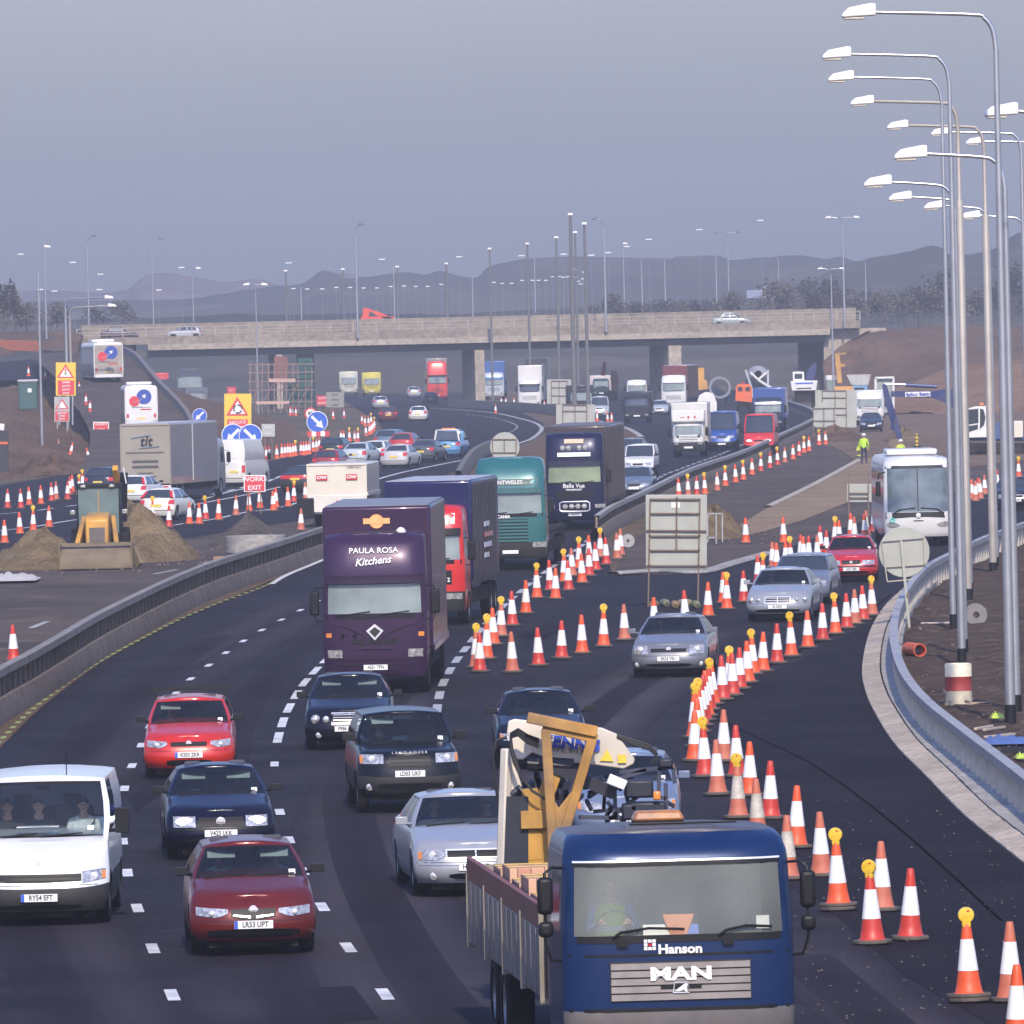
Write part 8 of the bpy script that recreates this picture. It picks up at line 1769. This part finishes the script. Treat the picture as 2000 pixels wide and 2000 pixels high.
P_('panel', [(1587, 833), (1632, 833), (1632, 797), (1622, 788), (1611, 785), (1600, 787), (1588, 798)], SBK, 0); bars(rt, d, [((1589, 850), (1588, 798)), ((1629, 850), (1629, 797)), ((1609, 835), (1609, 797)), ((1588, 798), (1632, 797)), ((1588, 822), (1632, 822))], .06, FRM, 'frame')
rt, d = signroot('large rectangular grey sign back above the parked cones at right', 1632, 842, 'road_sign'); P_ = plane_(rt, d)
P_('panel', rectp(1592, 762, 1673, 835), SBK, 0); bars(rt, d, [((1606, 842), (1606, 764)), ((1653, 842), (1653, 764)), ((1631, 835), (1631, 764)), ((1606, 763), (1653, 763)), ((1606, 777), (1653, 777)), ((1606, 797), (1653, 797)), ((1631, 810), (1653, 810))], .06, FRM, 'frame')
rt, d = signroot('grey framed sign back between the tall dark poles under the bridge', 1093, 806, 'road_sign'); P_ = plane_(rt, d)
P_('panel', rectp(1068, 741, 1116, 789), SBK, 0); bars(rt, d, [((1077, 806), (1077, 744)), ((1108, 806), (1108, 744)), ((1092, 789), (1092, 744)), ((1077, 744), (1108, 744)), ((1077, 757), (1108, 757)), ((1077, 773), (1108, 773))], .07, FRM, 'frame')
rt, d = signroot('wide grey sign back just above the roof of the navy lorry', 1123, 846, 'road_sign'); P_ = plane_(rt, d)
P_('panel', rectp(1086, 790, 1162, 829), SBK, 0); bars(rt, d, [((1099, 846), (1099, 791)), ((1146, 846), (1146, 791)), ((1123, 829), (1123, 791)), ((1099, 791), (1146, 791)), ((1099, 803), (1146, 803))], .07, FRM, 'frame')
rt, d = signroot('round grey sign back rising behind the teal lorry', 986, 905, 'road_sign'); P_ = plane_(rt, d)
P_('disc', circ(986, 873, 29), SBK, 0); bars(rt, d, [((962, 905), (962, 858)), ((1008, 905), (1008, 858)), ((985, 884), (985, 858)), ((962, 858), (1008, 858)), ((962, 884), (1008, 884))], .06, FRM, 'frame')
rt, d = signroot('small round-topped grey sign back above the cream box lorry', 686, 925, 'road_sign'); P_ = plane_(rt, d)
P_('panel', [(667, 912), (705, 912), (700, 902), (692, 897), (680, 897), (671, 902)], SBK, 0); bars(rt, d, [((674, 925), (674, 905)), ((699, 925), (699, 905))], .05, FRM, 'frame')
# facing signs
def tri(x, y, w_, h): return [(x - w_ / 2, y + h), (x + w_ / 2, y + h), (x, y)]
def txt_on(rt, s, size, m_, px, py, d, sx=1, bold=.004): 
    l = D(px, py, d) - rt.location; text(s, size, m_, rt, tuple(l), rot=(R(90), R(-1.3), 0), sx=sx, bold=bold)
rt, d = signroot('yellow-backed roundabout warning sign reading REDUCE SPEED NOW', 464, 880); P_ = plane_(rt, d); k = FPX / d
P_('yellow_board', rectp(438, 769, 491, 850), SYEL, 0); t_ = P_('red_triangle', tri(463.5, 775, 44, 37), SRED, -.02, .018); P_('white_triangle', tri(464, 783, 30, 25.5), WHI, -.03, .009, parent=t_)
q = MB(); c = D(464.5, 798.5, d - .045)
for a0 in (0, 120, 240): q.tube([c + Vector((math.cos(R(a0 + a)) * 8 / k, 0, math.sin(R(a0 + a)) * 8 / k)) for a in (0, 25, 50, 75, 95)], .05, 6)
q.build('roundabout_symbol', INK, rt, world=True); r_ = P_('red_plate', rectp(444, 819, 484, 848), SRED, -.02, .018)
txt_on(rt, 'REDUCE', .30, WHI, 464, 825, d - .03, 1.1, .003); txt_on(rt, 'SPEED', .30, WHI, 464, 836, d - .03, 1.1, .003); txt_on(rt, 'NOW', .30, WHI, 464, 846, d - .03, 1.1, .003); bars(rt, d, [((447, 885), (447, 770)), ((482, 885), (482, 770))], .1, STL, 'posts', .06)
def arrow(label, x, y, r, base, dirn, extra=None):
    rt, d = signroot(label, x, base); P_ = plane_(rt, d); P_('white_rim', circ(x, y, r), WHI, .0); P_('blue_disc', circ(x, y, r * .93), SBLU, -.02, .018)
    s = dirn; a = r * .62
    sh_ = [(x - s * a, y - a * .95), (x - s * a * .72, y - a * 1.1)]
    u = Vector((s * .707, .707)); v = Vector((-s * .707, .707)) if s > 0 else Vector((.707, .707)); v = Vector((u.y, -u.x)); c = Vector((x, y)); w_ = r * .13
    P1 = c - u * r * .75; P2 = c + u * r * .15; P3 = c + u * r * .78
    pts = [P1 + v * w_, P2 + v * w_, P2 + v * w_ * 3.0, P3 + v * w_ * .2, P3 - v * w_ * .2, P2 - v * w_ * 3.0, P2 - v * w_, P1 - v * w_]
    pts = [(p.x, p.y) for p in pts]
    P_('white_arrow', pts, WHI, -.03, .009)
    bars(rt, d, [((x - r * .4, base), (x - r * .4, y)), ((x + r * .4, base), (x + r * .4, y))], .06, FRM, 'legs', .08); return rt, d, P_
arrow('left of the two overlapping round blue arrow signs, arrow pointing down-left', 455, 850, 22.5, 915, -1)
arrow('right of the two overlapping round blue arrow signs, arrow pointing down-right', 489, 851, 23, 918, 1)
arrow('small round blue arrow sign half hidden behind the grey trailer', 390, 812, 14.5, 872, -1)
rt, d, P_ = arrow('round blue down-right arrow sign above a red and white striped board', 619.5, 824, 21, 882, 1)
for i in range(5): P_('board_stripe', rectp(600 + i * 8.7, 843 - i * .2, 608.7 + i * 8.7, 853 - i * .2), SRED if i % 2 == 0 else WHI, -.02, .02)
rt, d = signroot('round white speed sign with red rim and the number 40', 606, 878); P_ = plane_(rt, d + 2); P_('red_rim', circ(606.6, 808, 12), SRED, 0); P_('white_disc', circ(606.6, 808, 9), WHI, -.02, .018); txt_on(rt, '40', .42, INK, 606.6, 808, d + 1.96, 1, .012); bars(rt, d + 2, [((606, 878), (606, 820))], .1, STL, 'post')
def board(label, x0, y0, x1, y1, base, m_, lines, tm=WHI, sz=.3, d=None, border=None, sx=1, bold=.002):
    rt, dd = signroot(label, (x0 + x1) / 2, base, d=d); P_ = plane_(rt, dd)
    if border: P_('border', rectp(x0, y0, x1, y1), border, 0); P_('panel', rectp(x0 + 2, y0 + 2, x1 - 2, y1 - 2), m_, -.02, .018)
    else: P_('panel', rectp(x0, y0, x1, y1), m_, 0)
    n = len(lines)
    for i, s in enumerate(lines): txt_on(rt, s, sz, tm, (x0 + x1) / 2, y0 + (y1 - y0) * (i + .5) / n, dd - .03, sx, bold)
    bars(rt, dd, [((x0 + (x1 - x0) * .22, base), (x0 + (x1 - x0) * .22, y0 + 3)), ((x1 - (x1 - x0) * .22, base), (x1 - (x1 - x0) * .22, y0 + 3))], .06, FRM, 'legs', .08); return rt
board('red WORKS EXIT sign beside the dark car and cone row', 476, 928, 518.5, 961, 1003, SRED, ['WORKS', 'EXIT'], sz=.30, border=WHI, sx=1.05, bold=.004)
board('smaller distant red WORKS EXIT sign left of the grey trailer', 182, 824, 213, 844, 878, SRED, ['WORKS', 'EXIT'], sz=.24, border=WHI)
board('small square red sign beside a grey board under the bridge', 619, 773, 640, 792, 812, SRED, ['SLOW', 'DOWN'], sz=.26)
board('grey information board right of the small red sign', 637, 766, 672, 796, 815, mat('old_board', (.26, .25, .22), .7), ['ROAD', 'WORKS', 'AHEAD'], INK, .22)
board('small grey sign right of the overlapping blue arrow signs', 511, 828, 537, 853, 900, SGR, ['End of', 'works'], WHI, .2)
board('tiny red sign above the earth bank by the ramp', 329, 746, 345, 760, 775, SRED, ['EXIT'], sz=.25); board('tiny red sign above the yellow roundabout sign', 444, 756, 461, 769, 792, SRED, ['EXIT'], sz=.25)
board('faded pinkish board above the white van left of the scaffold', 373, 719, 400, 734, 760, mat('pink_board', (.45, .34, .32), .7), ['SITE'], INK, .3)
rt, d = signroot('yellow traffic-light warning sign with a red text plate at far left', 129, 850, d=700); rt.location = D(129, 830, 700); d = 700; P_ = plane_(rt, d)
P_('yellow_board', rectp(109, 708, 148, 773), SYEL, 0); t_ = P_('red_triangle', tri(128, 711, 34, 27), SRED, -.02, .018); P_('white_triangle', tri(128, 717, 24, 19), WHI, -.03, .009, parent=t_)
for i, m_ in enumerate((RED, AMB, mat('signal_green', (.03, .3, .08), .5))): P_('signal_dot', circ(128, 722 + i * 4, 2, 12), m_, -.05, .015)
P_('red_plate', rectp(113, 743, 145, 771), SRED, -.02, .018)
for i, s in enumerate(('WHEN', 'LIGHTS', 'SHOW', 'STOP')): txt_on(rt, s, .20, WHI, 129, 747 + i * 7, d - .03)
bars(rt, d, [((116, 830), (116, 710)), ((142, 830), (142, 710))], .1, STL, 'posts', .08)
rt, d = signroot('white-edged roundabout warning sign with red plate under the yellow one', 122, 870); P_ = plane_(rt, d); P_('white_board', rectp(106, 775, 136, 824), SGR, 0); t_ = P_('red_triangle', tri(121, 778, 27, 21), SRED, -.02, .018); P_('white_triangle', tri(121, 783, 18, 14), WHI, -.03, .009, parent=t_); P_('red_plate', rectp(108, 803, 134, 822), SRED, -.02, .018)
for i, s in enumerate(('REDUCE', 'SPEED', 'NOW')): txt_on(rt, s, .2, WHI, 121, 806.5 + i * 6, d - .03)
bars(rt, d, [((112, 870), (112, 778)), ((131, 870), (131, 778))], .08, STL, 'posts', .08)

# ================================================================ PEOPLE ON FOOT
person('road worker in a hi-vis jacket and white helmet standing with his back turned', G(1688, 906), R(165), pose_standing(step=.05), top=(.45, .75, .05), legs=(.02, .025, .06), vest=False, helmet=True)
person('kneeling road worker in yellow beside the standing one', G(1676, 893), R(60), pose_kneel(), top=(.6, .65, .08), legs=(.6, .65, .08), vest=False)
person('worker with white helmet half hidden behind the coach roof', G(1760, 921), R(20), pose_standing(), top=(.6, .6, .08), legs=(.03, .03, .05), helmet=True, vest=True)
person('bending worker in hi-vis yellow near the bridge abutment', G(1555, 800), R(100), pose_bent(), top=(.5, .7, .08), legs=(.04, .04, .05), vest=True)
bo_ = root('marker_post', 'yellow and black banded marker post above the coach roof', 'marker post', G(1791, 877)); MB().lathe([(.09, .2), (.09, 1.0), (.001, 1.0)], 12).build('post', mat('marker_yellow', (.75, .5, .05), .5), bo_); q = MB(); [q.lathe([(.095, z), (.095, z + .08)], 12) for z in (.35, .6, .85)]; q.build('bands', INK, bo_); MB().bx(-.25, .25, -.25, .25, 0, .2).build('base', BLK, bo_)

# ================================================================ HAZE
hz_ = MB().bx(-900, 900, -40, 3300, -13, 60).build('haze', bpy.data.materials.new('haze_air'), flat=True); hm = hz_.data.materials[0]; hm.use_nodes = True; n = hm.node_tree; n.nodes.clear()
o_ = n.nodes.new('ShaderNodeOutputMaterial'); pv = n.nodes.new('ShaderNodeVolumePrincipled'); pv.inputs['Color'].default_value = (.95, .94, .97, 1); pv.inputs['Density'].default_value = HAZE; pv.inputs['Anisotropy'].default_value = .2
n.links.new(pv.outputs[0], o_.inputs['Volume']); tag(hz_, kind='stuff')
finish_curves_and_bodies()
